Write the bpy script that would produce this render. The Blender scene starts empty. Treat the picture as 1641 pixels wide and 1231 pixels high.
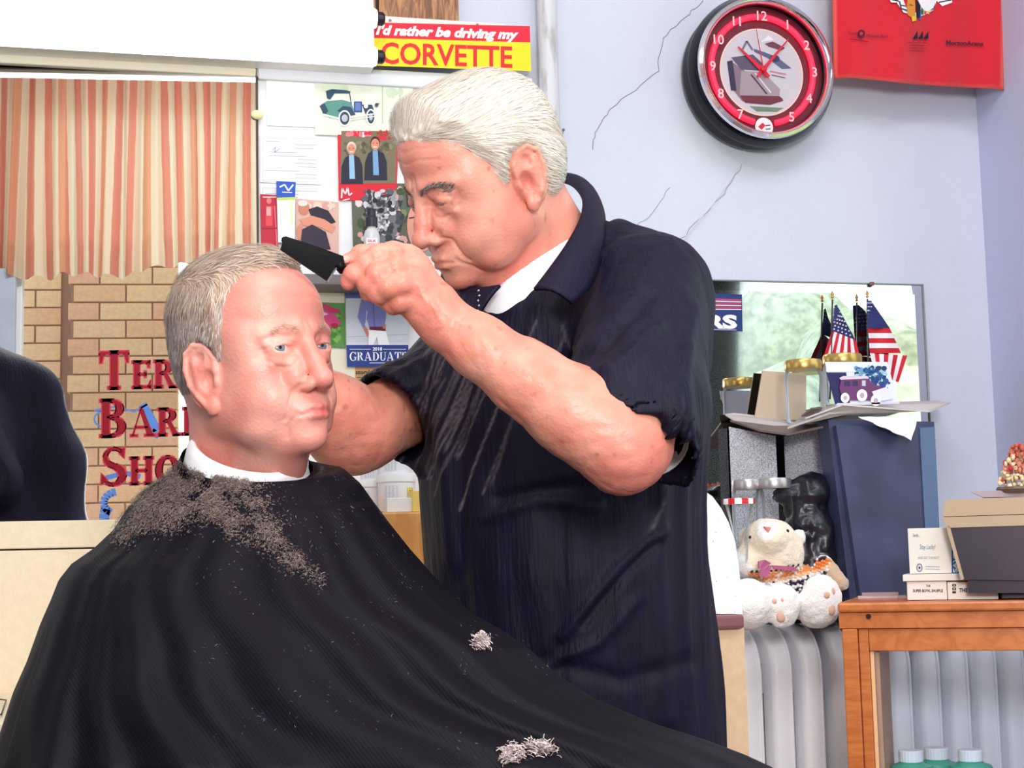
import bpy, bmesh, math, random
import numpy as np
from mathutils import Vector, Matrix
random.seed(7); np.random.seed(7)
S = bpy.context.scene
COL = S.collection
# ------------------------------------------------------------------ camera
F_PX, CXP, CYP = 2500.0, 820.5, 615.5
CAM = np.array([0.0, 0.0, 1.10])
def _basis(yaw, p, r):
    cy, sy, cp, sp, cr, sr = math.cos(yaw), math.sin(yaw), math.cos(p), math.sin(p), math.cos(r), math.sin(r)
    Ry = np.array([[cy, 0, sy], [0, 1, 0], [-sy, 0, cy]])
    Rx = np.array([[1, 0, 0], [0, cp, -sp], [0, sp, cp]])
    Rz = np.array([[cr, -sr, 0], [sr, cr, 0], [0, 0, 1]])
    M = Rz @ Rx @ Ry                      # camera (right, down, forward) <- world (X, -Z, Y)
    T = np.array([[1, 0, 0], [0, 0, -1], [0, 1, 0]], float)
    return M @ T
MB = _basis(math.radians(-14.93), math.radians(-6.19), math.radians(-1.39))
RIGHT, UP, FWD = MB[0], -MB[1], MB[2]
cam_d = bpy.data.cameras.new('camera'); cam = bpy.data.objects.new('camera', cam_d); COL.objects.link(cam)
cam_d.sensor_width = 36.0; cam_d.sensor_fit = 'HORIZONTAL'; cam_d.lens = F_PX * 36.0 / 1641.0
cam_d.clip_start = 0.05; cam_d.clip_end = 200
cam.matrix_world = Matrix(((RIGHT[0], UP[0], -FWD[0], CAM[0]), (RIGHT[1], UP[1], -FWD[1], CAM[1]), (RIGHT[2], UP[2], -FWD[2], CAM[2]), (0, 0, 0, 1)))
S.camera = cam
# ------------------------------------------------------------------ world, fill lights, exposure
S.view_settings.view_transform = 'Standard'; S.view_settings.look = 'None'
S.view_settings.gamma = 1.0; S.view_settings.exposure = 0.0; S.view_settings.use_curve_mapping = False
w = bpy.data.worlds.new('sky'); S.world = w; w.use_nodes = True
bg = w.node_tree.nodes['Background']; bg.inputs[0].default_value = (0.86, 0.93, 1.0, 1); bg.inputs[1].default_value = 1.9
try:
    S.cycles.use_denoising = True; S.cycles.max_bounces = 8; S.cycles.transparent_max_bounces = 12
    S.cycles.caustics_reflective = False; S.cycles.caustics_refractive = False
    S.cycles.sample_clamp_indirect = 6.0
except Exception: pass
def area(name, loc, target, sx, sy, watts, col=(1, 1, 1)):
    l = bpy.data.lights.new(name, 'AREA'); l.shape = 'RECTANGLE'; l.size = sx; l.size_y = sy; l.energy = watts; l.color = col
    o = bpy.data.objects.new(name, l); COL.objects.link(o); o.location = loc
    d = Vector(target) - Vector(loc); o.rotation_euler = d.to_track_quat('-Z', 'Y').to_euler(); return o
area('overhead_fill_light', (-0.30, 0.15, 3.40), (0.1, 1.9, 1.1), 1.3, 0.6, 34, (1, 0.97, 0.94))  # unseen overhead fill, added to light the two men
area('overhead_fill_light', (1.20, 0.9, 3.40), (1.2, 2.8, 1.1), 1.2, 0.5, 18, (0.97, 0.97, 1.0))  # second overhead fill, added to lift the right end of the back wall
area('overhead_fill_light', (0.1, 0.5, 3.42), (0.05, -0.8, 1.7), 0.9, 0.4, 34, (1, 0.97, 0.93))  # overhead fill added to brighten the curtain at the shop front
area('front_fill_light', (0.20, -0.50, 1.72), (0.62, 2.4, 1.12), 0.4, 0.4, 42, (1, 0.98, 0.97))  # added frontal fill just behind the camera, acting like a flash
# ------------------------------------------------------------------ projection helpers (photo pixel -> point on a real plane)
def ray(u, v):
    d = (u - CXP) / F_PX * RIGHT + (CYP - v) / F_PX * UP + FWD
    return d
def P(u, v, d): return CAM + d * ray(u, v)
def OnY(u, v, Y):
    r = ray(u, v); return CAM + r * ((Y - CAM[1]) / r[1])
def OnX(u, v, X):
    r = ray(u, v); return CAM + r * ((X - CAM[0]) / r[0])
def OnZ(u, v, Z):
    r = ray(u, v); return CAM + r * ((Z - CAM[2]) / r[2])
WALL_Y = 3.0
SIDE_X = float(OnY(1581, 450, WALL_Y)[0])
# left wall mirror: hung a little proud at its right and bottom edge
ME, MT = math.radians(3.0), math.radians(1.6)
MN = np.array([-math.sin(ME), -math.cos(ME), math.sin(MT)]); MN /= np.linalg.norm(MN)
MO = OnY(415, 470, 2.945)
def OnMirror(u, v):
    r = ray(u, v); t = np.dot(MO - CAM, MN) / np.dot(r, MN); return CAM + r * t
def RM(u, v, Y):
    """where the mirrored line of sight through a pixel meets the plane y = Y in the real room"""
    p = OnMirror(u, v); r = ray(u, v); r = r - 2 * np.dot(r, MN) * MN
    return p + r * ((Y - p[1]) / r[1])
# ------------------------------------------------------------------ object helpers
def link(o, parent=None):
    COL.objects.link(o)
    if parent is not None: o.parent = parent
    return o
def tag(o, label=None, cat=None, group=None, kind=None):
    if label: o['label'] = label
    if cat: o['category'] = cat
    if group: o['group'] = group
    if kind: o['kind'] = kind
    return o
def empty(name, loc, label=None, cat=None, group=None, rz=0.0):
    o = bpy.data.objects.new(name, None); o.location = [float(c) for c in loc]; o.rotation_euler = (0, 0, rz); o.empty_display_size = 0.05
    COL.objects.link(o); return tag(o, label, cat, group)
def lin(c):
    c = [x / 255.0 for x in c[:3]]
    return tuple(x / 12.92 if x <= 0.04045 else ((x + 0.055) / 1.055) ** 2.4 for x in c) + (1.0,)
_mats = {}
def mat(name, rgb=(200, 200, 200), rough=0.6, metal=0.0, spec=0.5, var=0.0, vscale=20.0, rgb2=None, bump=0.0, bscale=80.0, emit=0.0, trans=0.0, ior=1.45, stretch=None, coat=0.0, alpha=1.0, sheen=0.0, sss=0.0, detail=4.0, crange=(0.35, 0.65)):
    if name in _mats: return _mats[name]
    m = bpy.data.materials.new(name); m.use_nodes = True; nt = m.node_tree; N = nt.nodes; L = nt.links
    b = N['Principled BSDF']; c = lin(rgb)
    b.inputs['Base Color'].default_value = c; b.inputs['Roughness'].default_value = rough; b.inputs['Metallic'].default_value = metal
    b.inputs['Specular IOR Level'].default_value = spec; b.inputs['IOR'].default_value = ior
    if trans: b.inputs['Transmission Weight'].default_value = trans
    if coat: b.inputs['Coat Weight'].default_value = coat
    if sheen: b.inputs['Sheen Weight'].default_value = sheen
    if alpha < 1: b.inputs['Alpha'].default_value = alpha
    if sss:
        b.inputs['Subsurface Weight'].default_value = sss; b.inputs['Subsurface Radius'].default_value = (0.012, 0.005, 0.003)
    if emit:
        b.inputs['Emission Color'].default_value = c; b.inputs['Emission Strength'].default_value = emit
    if var or bump:
        tc = N.new('ShaderNodeTexCoord'); mp = N.new('ShaderNodeMapping'); L.new(tc.outputs['Object'], mp.inputs[0])
        if stretch: mp.inputs['Scale'].default_value = stretch
    if var or rgb2:
        nz = N.new('ShaderNodeTexNoise'); nz.inputs['Scale'].default_value = vscale; nz.inputs['Detail'].default_value = detail
        L.new(mp.outputs[0], nz.inputs['Vector'])
        cr = N.new('ShaderNodeValToRGB'); cr.color_ramp.elements[0].position = crange[0]; cr.color_ramp.elements[1].position = crange[1]
        c2 = lin(rgb2) if rgb2 else tuple(min(1, x * (1 - var)) for x in c[:3]) + (1,)
        cr.color_ramp.elements[0].color = c2; cr.color_ramp.elements[1].color = c
        L.new(nz.outputs['Fac'], cr.inputs[0]); L.new(cr.outputs[0], b.inputs['Base Color'])
    if bump:
        nb = N.new('ShaderNodeTexNoise'); nb.inputs['Scale'].default_value = bscale; nb.inputs['Detail'].default_value = 3
        L.new(mp.outputs[0], nb.inputs['Vector'])
        bp = N.new('ShaderNodeBump'); bp.inputs['Strength'].default_value = bump; bp.inputs['Distance'].default_value = 0.004
        L.new(nb.outputs['Fac'], bp.inputs['Height']); L.new(bp.outputs[0], b.inputs['Normal'])
    _mats[name] = m; return m
def mirror_mat():
    m = bpy.data.materials.new('silvered_mirror'); m.use_nodes = True
    b = m.node_tree.nodes['Principled BSDF']; b.inputs['Base Color'].default_value = (0.93, 0.94, 0.93, 1); b.inputs['Metallic'].default_value = 1; b.inputs['Roughness'].default_value = 0.0
    return m
def glass_mat(name='clear_glass', col=(1, 1, 1, 1), mix=0.12):
    """thin glass: transparent with a fresnel gloss"""
    m = bpy.data.materials.new(name); m.use_nodes = True; nt = m.node_tree; N = nt.nodes; L = nt.links
    for n in list(N): N.remove(n)
    o = N.new('ShaderNodeOutputMaterial'); t = N.new('ShaderNodeBsdfTransparent'); g = N.new('ShaderNodeBsdfGlossy'); x = N.new('ShaderNodeMixShader'); lw = N.new('ShaderNodeLayerWeight')
    t.inputs[0].default_value = col; g.inputs['Roughness'].default_value = 0.03; lw.inputs['Blend'].default_value = mix
    L.new(lw.outputs['Fresnel'], x.inputs[0]); L.new(t.outputs[0], x.inputs[1]); L.new(g.outputs[0], x.inputs[2]); L.new(x.outputs[0], o.inputs[0])
    return m
def vcol_mat(name, rough=0.5, spec=0.4, bump=0.0, bscale=200):
    m = bpy.data.materials.new(name); m.use_nodes = True; nt = m.node_tree
    a = nt.nodes.new('ShaderNodeVertexColor'); a.layer_name = 'Col'; b = nt.nodes['Principled BSDF']
    nt.links.new(a.outputs[0], b.inputs['Base Color']); b.inputs['Roughness'].default_value = rough; b.inputs['Specular IOR Level'].default_value = spec
    return m
PRINT = vcol_mat('printed_paper', 0.45, 0.3)
def woff(o):
    t = np.zeros(3)
    while o is not None: t = t + np.array(o.matrix_basis.translation); o = o.parent
    return t
def mesh_obj(name, verts, faces, m=None, parent=None, smooth=False, mats=None, fmat=None, loc=None):
    me = bpy.data.meshes.new(name); V = np.asarray(verts, float)
    off = np.zeros(3)
    if parent is not None: off = woff(parent)
    elif loc is not None: off = np.array(loc, float)
    elif len(V): lo, hi = V.min(0), V.max(0); off = np.array([(lo[0] + hi[0]) / 2, (lo[1] + hi[1]) / 2, lo[2]]); loc = off
    me.from_pydata((V - off).tolist(), [], [tuple(int(i) for i in f) for f in faces])
    for mm in (mats or ([m] if m else [])): me.materials.append(mm)
    if fmat is not None: me.polygons.foreach_set('material_index', list(fmat))
    if smooth: me.polygons.foreach_set('use_smooth', [True] * len(me.polygons))
    me.update(); o = bpy.data.objects.new(name, me)
    if parent is None and loc is not None: o.location = [float(c) for c in loc]
    return link(o, parent)
class MBd:
    """collects shapes into one mesh"""
    def __init__(s): s.v = []; s.f = []; s.mi = []; s.cur = 0
    def add(s, V, Fc, mi=None):
        b = len(s.v); s.v += [tuple(map(float, p)) for p in V]; s.f += [tuple(i + b for i in f) for f in Fc]; s.mi += [s.cur if mi is None else mi] * len(Fc); return s
    def box(s, c, size, R=None, bev=0.0, mi=None):
        c = np.array(c, float); h = np.array(size, float) / 2
        bm = bmesh.new(); bmesh.ops.create_cube(bm, size=1.0)
        for v in bm.verts: v.co = Vector((v.co.x * h[0] * 2, v.co.y * h[1] * 2, v.co.z * h[2] * 2))
        if bev > 0: bmesh.ops.bevel(bm, geom=bm.edges[:], offset=min(bev, min(h) * 0.9), segments=2, profile=0.5, affect='EDGES', clamp_overlap=True)
        bm.verts.index_update(); V = np.array([v.co[:] for v in bm.verts]); Fc = [tuple(v.index for v in f.verts) for f in bm.faces]; bm.free()
        if R is not None: V = V @ np.array(R).T
        return s.add(V + c, Fc, mi)
    def b2(s, lo, hi, bev=0.0, mi=None):
        lo = np.array(lo, float); hi = np.array(hi, float); return s.box((lo + hi) / 2, np.abs(hi - lo), None, bev, mi)
    def lathe(s, prof, c=(0, 0, 0), n=32, axis=None, mi=None, caps=True, sx=1.0, sy=1.0):
        """prof: list of (r, z); axis: 3x3 columns (ex, ey, ez)"""
        A = np.eye(3) if axis is None else np.array(axis).T if False else np.array(axis)
        V = []; Fc = []
        for r, z in prof:
            for k in range(n):
                a = 2 * math.pi * k / n; p = np.array([r * math.cos(a) * sx, r * math.sin(a) * sy, z]); V.append(np.array(c) + A @ p)
        for i in range(len(prof) - 1):
            for k in range(n):
                k2 = (k + 1) % n; Fc.append((i * n + k, i * n + k2, (i + 1) * n + k2, (i + 1) * n + k))
        if caps:
            if prof[0][0] > 1e-6: Fc.append(tuple(range(n - 1, -1, -1)))
            if prof[-1][0] > 1e-6: Fc.append(tuple((len(prof) - 1) * n + k for k in range(n)))
        return s.add(V, Fc, mi)
    def tube(s, pts, r, n=8, mi=None, closed=False):
        pts = [np.array(p, float) for p in pts]; V = []; Fc = []; m = len(pts); rr = r if hasattr(r, '__len__') else [r] * m
        t0 = pts[1] - pts[0]; ref = np.array([0, 0, 1.0]) if abs(t0[2]) < 0.8 * np.linalg.norm(t0) else np.array([1.0, 0, 0])
        x = np.cross(ref, t0); x /= np.linalg.norm(x)
        for i in range(m):
            if closed: t = pts[(i + 1) % m] - pts[i - 1]
            else: t = pts[min(i + 1, m - 1)] - pts[max(i - 1, 0)]
            t = t / (np.linalg.norm(t) + 1e-12); x = x - np.dot(x, t) * t; x /= np.linalg.norm(x) + 1e-12; y = np.cross(t, x)
            for k in range(n):
                a = 2 * math.pi * k / n; V.append(pts[i] + rr[i] * (math.cos(a) * x + math.sin(a) * y))
        for i in range(m if closed else m - 1):
            j = (i + 1) % m
            for k in range(n):
                k2 = (k + 1) % n; Fc.append((i * n + k, i * n + k2, j * n + k2, j * n + k))
        if not closed: Fc.append(tuple(range(n - 1, -1, -1))); Fc.append(tuple((m - 1) * n + k for k in range(n)))
        return s.add(V, Fc, mi)
    def prism(s, poly, vec, mi=None):
        """poly: planar 3-D points, extruded along vec"""
        n = len(poly); V = [np.array(p, float) for p in poly]; V += [p + np.array(vec, float) for p in V]
        Fc = [tuple(range(n)), tuple(range(2 * n - 1, n - 1, -1))] + [(i, i + n, (i + 1) % n + n, (i + 1) % n) for i in range(n)]
        return s.add(V, Fc, mi)
    def ball(s, c, r, n=16, m=10, A=None, mi=None):
        r = np.array(r if hasattr(r, '__len__') else [r] * 3, float); V = []; Fc = []
        for i in range(m + 1):
            t = math.pi * i / m
            for k in range(n):
                a = 2 * math.pi * k / n; p = r * np.array([math.sin(t) * math.cos(a), math.sin(t) * math.sin(a), math.cos(t)])
                if A is not None: p = np.array(A) @ p
                V.append(np.array(c) + p)
        for i in range(m):
            for k in range(n):
                k2 = (k + 1) % n; Fc.append((i * n + k, (i + 1) * n + k, (i + 1) * n + k2, i * n + k2))
        return s.add(V, Fc, mi)
    def build(s, name, m=None, parent=None, smooth=False, mats=None, loc=None):
        o = mesh_obj(name, s.v, s.f, m, parent, smooth, mats, s.mi if mats else None, loc)
        me = o.data; bm = bmesh.new(); bm.from_mesh(me); bmesh.ops.remove_doubles(bm, verts=bm.verts, dist=1e-6); bmesh.ops.recalc_face_normals(bm, faces=bm.faces); bm.to_mesh(me); bm.free()
        return o
def shade_auto(o, ang=35):
    me = o.data; me.polygons.foreach_set('use_smooth', [True] * len(me.polygons))
    try: me.set_sharp_from_angle(angle=math.radians(ang))
    except Exception: pass
    return o
# text outlines -> 2-D triangles
_txt = {}
def text2d(s, bold=0.0, shear=0.0, space=1.0):
    k = (s, bold, shear, space)
    if k in _txt: return _txt[k]
    c = bpy.data.curves.new('t', 'FONT'); c.body = s; c.size = 1.0; c.offset = bold; c.shear = shear; c.space_character = space; c.resolution_u = 3
    o = bpy.data.objects.new('t', c); COL.objects.link(o); dg = bpy.context.evaluated_depsgraph_get(); dg.update()
    me = o.evaluated_get(dg).to_mesh(); V = np.array([v.co[:2] for v in me.vertices]); Fc = [tuple(p.vertices) for p in me.polygons]
    o.evaluated_get(dg).to_mesh_clear(); bpy.data.objects.remove(o); bpy.data.curves.remove(c)
    _txt[k] = (V, Fc); return V, Fc
class Art:
    """flat coloured print: polygons in a 2-D frame mapped on to a plane; pmap(u, v) -> 3-D, nrm points at the viewer"""
    def __init__(s, pmap, nrm, step=0.0004): s.pm = pmap; s.n = np.array(nrm, float); s.v = []; s.f = []; s.c = []; s.step = step; s.lay = 0
    def _add(s, pts, faces, col, lay):
        lay = s.lay if lay is None else lay; b = len(s.v)
        s.v += [s.pm(float(p[0]), float(p[1])) + s.n * s.step * lay for p in pts]; s.f += [tuple(i + b for i in f) for f in faces]; s.c += [lin(col)] * len(faces)
    def base(s, pts, col, thick=0.0015):
        n = len(pts); b = len(s.v); s.v += [s.pm(*map(float, p)) for p in pts] + [s.pm(*map(float, p)) - s.n * thick for p in pts]
        s.f += [tuple(b + i for i in range(n)), tuple(b + i for i in range(2 * n - 1, n - 1, -1))] + [(b + i, b + i + n, b + (i + 1) % n + n, b + (i + 1) % n) for i in range(n)]
        s.c += [lin(col)] * (n + 2); s.lay = 1
    def poly(s, pts, col, lay=None): s._add(pts, [tuple(range(len(pts)))], col, lay)
    def rect(s, x0, y0, x1, y1, col, lay=None): s.poly([(x0, y0), (x1, y0), (x1, y1), (x0, y1)], col, lay)
    def ell(s, cx, cy, rx, ry, col, lay=None, n=24, rot=0.0):
        ca, sa = math.cos(rot), math.sin(rot)
        s.poly([(cx + rx * math.cos(a) * ca - ry * math.sin(a) * sa, cy + rx * math.cos(a) * sa + ry * math.sin(a) * ca) for a in [2 * math.pi * k / n for k in range(n)]], col, lay)
    def line(s, pts, wd, col, lay=None):
        for (x0, y0), (x1, y1) in zip(pts[:-1], pts[1:]):
            d = math.hypot(x1 - x0, y1 - y0) or 1; nx, ny = -(y1 - y0) / d * wd / 2, (x1 - x0) / d * wd / 2
            s.poly([(x0 + nx, y0 + ny), (x1 + nx, y1 + ny), (x1 - nx, y1 - ny), (x0 - nx, y0 - ny)], col, lay)
    def text(s, t, x, y, size, col, wd=None, slope=0.0, bold=0.0, shear=0.0, lay=None, ysign=-1, space=1.0, up=None):
        """size = cap height in frame units; wd = total width"""
        V, Fc = text2d(t, bold, shear, space); V = V.copy(); k = size / 0.70
        x0, x1 = V[:, 0].min(), V[:, 0].max(); kx = k if wd is None else wd / (x1 - x0)
        X = (V[:, 0] - x0) * kx; Y = V[:, 1] * k
        pts = np.stack([x + X, y + ysign * Y + slope * X], 1) if up is None else np.stack([x + X * up[0] + Y * up[2], y + X * up[1] + Y * up[3]], 1)
        s._add(pts, Fc, col, lay)
    def noise(s, x0, y0, x1, y1, cols, n, r, lay=None, seed=1):
        rnd = random.Random(seed)
        for i in range(n): s.ell(rnd.uniform(x0 + r, x1 - r), rnd.uniform(y0 + r, y1 - r), r * rnd.uniform(.4, 1), r * rnd.uniform(.4, 1), rnd.choice(cols), (s.lay if lay is None else lay) + i * 0.02, 7)
    def build(s, name, parent=None, m=None):
        o = mesh_obj(name, s.v, s.f, m or PRINT, parent, loc=None if parent is not None else s.v[0])
        ca = o.data.color_attributes.new('Col', 'FLOAT_COLOR', 'CORNER'); k = 0; arr = []
        for p, c in zip(o.data.polygons, s.c): arr += list(c) * p.loop_total
        ca.data.foreach_set('color', arr); return o
def pxY(Y): return (lambda u, v: OnY(u, v, Y))
NY = (0, -1, 0)
# ------------------------------------------------------------------ implicit modelling on a grid
class Field:
    def __init__(s, lo, hi, h):
        s.lo = np.array(lo, float); s.h = h; s.n = np.ceil((np.array(hi, float) - s.lo) / h).astype(int) + 1
        s.F = np.full(tuple(s.n), 0.03, np.float32)
    def box(s, lo, hi):
        a = np.clip(np.floor((np.array(lo) - s.lo) / s.h).astype(int), 0, s.n); b = np.clip(np.ceil((np.array(hi) - s.lo) / s.h).astype(int) + 1, 0, s.n)
        sl = tuple(slice(int(a[i]), int(b[i])) for i in range(3))
        ax = [(s.lo[i] + s.h * np.arange(a[i], b[i])).astype(np.float32) for i in range(3)]
        return sl, ax[0][:, None, None], ax[1][None, :, None], ax[2][None, None, :]
    def _op(s, sl, d, k, op):
        A = s.F[sl]
        if A.size == 0: return
        if op == 'add':
            h = np.clip(.5 + .5 * (A - d) / k, 0, 1); s.F[sl] = A * (1 - h) + d * h - k * h * (1 - h)
        elif op == 'sub':
            h = np.clip(.5 - .5 * (A + d) / k, 0, 1); s.F[sl] = A * (1 - h) - d * h + k * h * (1 - h)
        elif op == 'and':
            s.F[sl] = np.maximum(A, d)
    def ell(s, c, r, A=None, k=.01, op='add'):
        c = np.array(c, float); r = np.array(r if hasattr(r, '__len__') else [r] * 3, float); R = r.max() + k + .012
        sl, X, Y, Z = s.box(c - R, c + R); X = X - c[0]; Y = Y - c[1]; Z = Z - c[2]
        if A is None: p = [X, Y, Z]
        else: A = np.array(A, np.float32); p = [A[0, i] * X + A[1, i] * Y + A[2, i] * Z for i in range(3)]
        r = r.astype(np.float32)
        k0 = np.sqrt((p[0] / r[0]) ** 2 + (p[1] / r[1]) ** 2 + (p[2] / r[2]) ** 2); k1 = np.sqrt((p[0] / r[0] ** 2) ** 2 + (p[1] / r[1] ** 2) ** 2 + (p[2] / r[2] ** 2) ** 2) + 1e-6
        s._op(sl, k0 * (k0 - 1) / k1, k, op)
    def cap(s, a, b, r1, r2=None, k=.01, op='add', flat=None):
        a = np.array(a, float); b = np.array(b, float); r2 = r1 if r2 is None else r2; R = max(r1, r2) + k + .012
        sl, X, Y, Z = s.box(np.minimum(a, b) - R, np.maximum(a, b) + R); d = b - a; L = max(float(d @ d), 1e-9)
        X = X - a[0]; Y = Y - a[1]; Z = Z - a[2]; t = np.clip((X * d[0] + Y * d[1] + Z * d[2]) / L, 0, 1)
        qx, qy, qz = X - t * d[0], Y - t * d[1], Z - t * d[2]
        if flat is not None:                       # (direction, factor): squash the section along a direction
            n, f = np.array(flat[0], float), flat[1]; n = n / np.linalg.norm(n); w_ = qx * n[0] + qy * n[1] + qz * n[2]; g = (1 / f - 1)
            qx, qy, qz = qx + g * w_ * n[0], qy + g * w_ * n[1], qz + g * w_ * n[2]
        s._op(sl, (np.sqrt(qx * qx + qy * qy + qz * qz) - (r1 + (r2 - r1) * t)).astype(np.float32), k, op)
    def chain(s, pts, rs, k=.01, op='add', flat=None):
        rs = rs if hasattr(rs, '__len__') else [rs] * len(pts)
        for i in range(len(pts) - 1): s.cap(pts[i], pts[i + 1], rs[i], rs[i + 1], k, op, flat)
    def plane(s, p, n, op='sub', k=.004, lo=None, hi=None):
        """half space on the side n points to"""
        n = np.array(n, float); n /= np.linalg.norm(n); lo = s.lo if lo is None else lo; hi = s.lo + s.h * s.n if hi is None else hi
        sl, X, Y, Z = s.box(lo, hi); d = -((X - p[0]) * n[0] + (Y - p[1]) * n[1] + (Z - p[2]) * n[2]); s._op(sl, d.astype(np.float32), k, op)
    def sample(s, V):
        q = (np.asarray(V) - s.lo) / s.h; q = np.clip(q, 0, np.array(s.n) - 1.001); i = np.floor(q).astype(int); f = q - i; o = 0
        for dx in (0, 1):
            for dy in (0, 1):
                for dz in (0, 1):
                    w_ = (f[:, 0] if dx else 1 - f[:, 0]) * (f[:, 1] if dy else 1 - f[:, 1]) * (f[:, 2] if dz else 1 - f[:, 2]); o = o + w_ * s.F[i[:, 0] + dx, i[:, 1] + dy, i[:, 2] + dz]
        return o
    def grad(s, V):
        e = s.h * .8; g = np.stack([s.sample(V + np.eye(3)[i] * e) - s.sample(V - np.eye(3)[i] * e) for i in range(3)], 1) / (2 * e)
        return g
    def mesh(s, smooth=1):
        F = s.F; F[0], F[-1], F[:, 0], F[:, -1], F[:, :, 0], F[:, :, -1] = .01, .01, .01, .01, .01, .01
        I = F < 0; nx, ny, nz = F.shape
        cnt = np.zeros((nx - 1, ny - 1, nz - 1), np.int8)
        for dx in (0, 1):
            for dy in (0, 1):
                for dz in (0, 1): cnt += I[dx:nx - 1 + dx, dy:ny - 1 + dy, dz:nz - 1 + dz]
        act = (cnt > 0) & (cnt < 8); idx = np.full(act.shape, -1, np.int64); ii = np.argwhere(act); idx[act] = np.arange(len(ii))
        cor = np.zeros((len(ii), 8), np.float32); offs = [(a, b, c) for a in (0, 1) for b in (0, 1) for c in (0, 1)]
        for j, (a, b, c) in enumerate(offs): cor[:, j] = F[ii[:, 0] + a, ii[:, 1] + b, ii[:, 2] + c]
        acc = np.zeros((len(ii), 3)); num = np.zeros(len(ii))
        for j in range(8):
            for m in range(j + 1, 8):
                if sum(abs(offs[j][q] - offs[m][q]) for q in range(3)) != 1: continue
                a, b = cor[:, j], cor[:, m]; x = (a < 0) != (b < 0); t = np.where(x, a / np.where(x, a - b, 1), 0)
                p = np.array(offs[j])[None] + t[:, None] * (np.array(offs[m]) - np.array(offs[j]))[None]; acc += np.where(x[:, None], p, 0); num += x
        V = s.lo + s.h * (ii + acc / np.maximum(num, 1)[:, None]); Q = []
        for ax in range(3):
            A = np.moveaxis(I, ax, 0); dif = A[:-1] != A[1:]; e = np.argwhere(dif); e = e[(e[:, 1] > 0) & (e[:, 2] > 0)]
            e = e[(e[:, 1] < A.shape[1] - 1) & (e[:, 2] < A.shape[2] - 1)]
            ins = A[e[:, 0], e[:, 1], e[:, 2]]; J = np.moveaxis(idx, ax, 0)
            q = np.stack([J[e[:, 0], e[:, 1] - 1, e[:, 2] - 1], J[e[:, 0], e[:, 1], e[:, 2] - 1], J[e[:, 0], e[:, 1], e[:, 2]], J[e[:, 0], e[:, 1] - 1, e[:, 2]]], 1)
            flip = ins if ax != 1 else ~ins
            q[~flip] = q[~flip][:, ::-1]; Q.append(q)
        Q = np.concatenate(Q)
        for it in range(smooth):
            s2 = np.zeros_like(V); c2 = np.zeros(len(V))
            for a, b in ((0, 1), (1, 2), (2, 3), (3, 0)):
                np.add.at(s2, Q[:, a], V[Q[:, b]]); np.add.at(s2, Q[:, b], V[Q[:, a]]); np.add.at(c2, Q[:, a], 1); np.add.at(c2, Q[:, b], 1)
            V = V * .5 + .5 * s2 / np.maximum(c2, 1)[:, None]
        return V, Q
def np_mesh(name, V, Q, m, parent=None, smooth=True, col=None, loc=None, mats=None, fmat=None):
    """fast mesh from arrays (quads or triangles)"""
    off = woff(parent) if parent is not None else (np.array(loc, float) if loc is not None else np.array([*(V.min(0) + V.max(0))[:2] / 2, V.min(0)[2]]))
    me = bpy.data.meshes.new(name); n = Q.shape[1]; me.vertices.add(len(V)); me.vertices.foreach_set('co', (V - off).astype(np.float32).ravel())
    me.loops.add(len(Q) * n); me.loops.foreach_set('vertex_index', Q.astype(np.int32).ravel()); me.polygons.add(len(Q)); me.polygons.foreach_set('loop_start', np.arange(0, len(Q) * n, n, dtype=np.int32))
    try: me.polygons.foreach_set('loop_total', np.full(len(Q), n, np.int32))
    except Exception: pass
    for mm in (mats or [m]): me.materials.append(mm)
    me.update(calc_edges=True)
    if fmat is not None: me.polygons.foreach_set('material_index', fmat.astype(np.int32))
    me.polygons.foreach_set('use_smooth', np.full(len(Q), smooth, bool)); me.validate()
    if col is not None:
        ca = me.color_attributes.new('Col', 'FLOAT_COLOR', 'POINT'); ca.data.foreach_set('color', np.concatenate([col, np.ones((len(col), 1))], 1).astype(np.float32).ravel())
    o = bpy.data.objects.new(name, me)
    if parent is None: o.location = off.tolist()
    return link(o, parent)
def vnoise(V, sc, seed=0):
    """cheap smooth 3-D value noise, -1..1"""
    q = np.asarray(V) * sc + seed * 17.13; i = np.floor(q).astype(np.int64); f = q - i; f = f * f * (3 - 2 * f); o = 0
    for dx in (0, 1):
        for dy in (0, 1):
            for dz in (0, 1):
                a = (i[:, 0] + dx) * 73856093 ^ (i[:, 1] + dy) * 19349663 ^ (i[:, 2] + dz) * 83492791; a = (a ^ (a >> 13)) * 1274126177 & 0x7fffffff; r = (a % 100003) / 50001.5 - 1
                w_ = (f[:, 0] if dx else 1 - f[:, 0]) * (f[:, 1] if dy else 1 - f[:, 1]) * (f[:, 2] if dz else 1 - f[:, 2]); o = o + w_ * r
    return o
def polydist(P2, poly):
    """signed distance to a 2-D polygon, positive inside"""
    poly = np.array(poly); d = np.full(len(P2), 9.0); ins = np.zeros(len(P2), bool)
    for i in range(len(poly)):
        a, b = poly[i - 1], poly[i]; ab = b - a; q = P2 - a; t = np.clip((q @ ab) / (ab @ ab), 0, 1); d = np.minimum(d, np.linalg.norm(q - t[:, None] * ab, axis=1))
        c = ((a[1] > P2[:, 1]) != (b[1] > P2[:, 1])); xx = (b[0] - a[0]) * (P2[:, 1] - a[1]) / (b[1] - a[1] + 1e-12) + a[0]; ins ^= c & (P2[:, 0] < xx)
    return np.where(ins, d, -d)
def pix(V): q = (V - CAM); z = q @ FWD; return np.stack([CXP + F_PX * (q @ RIGHT) / z, CYP - F_PX * (q @ UP) / z], 1)
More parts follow.
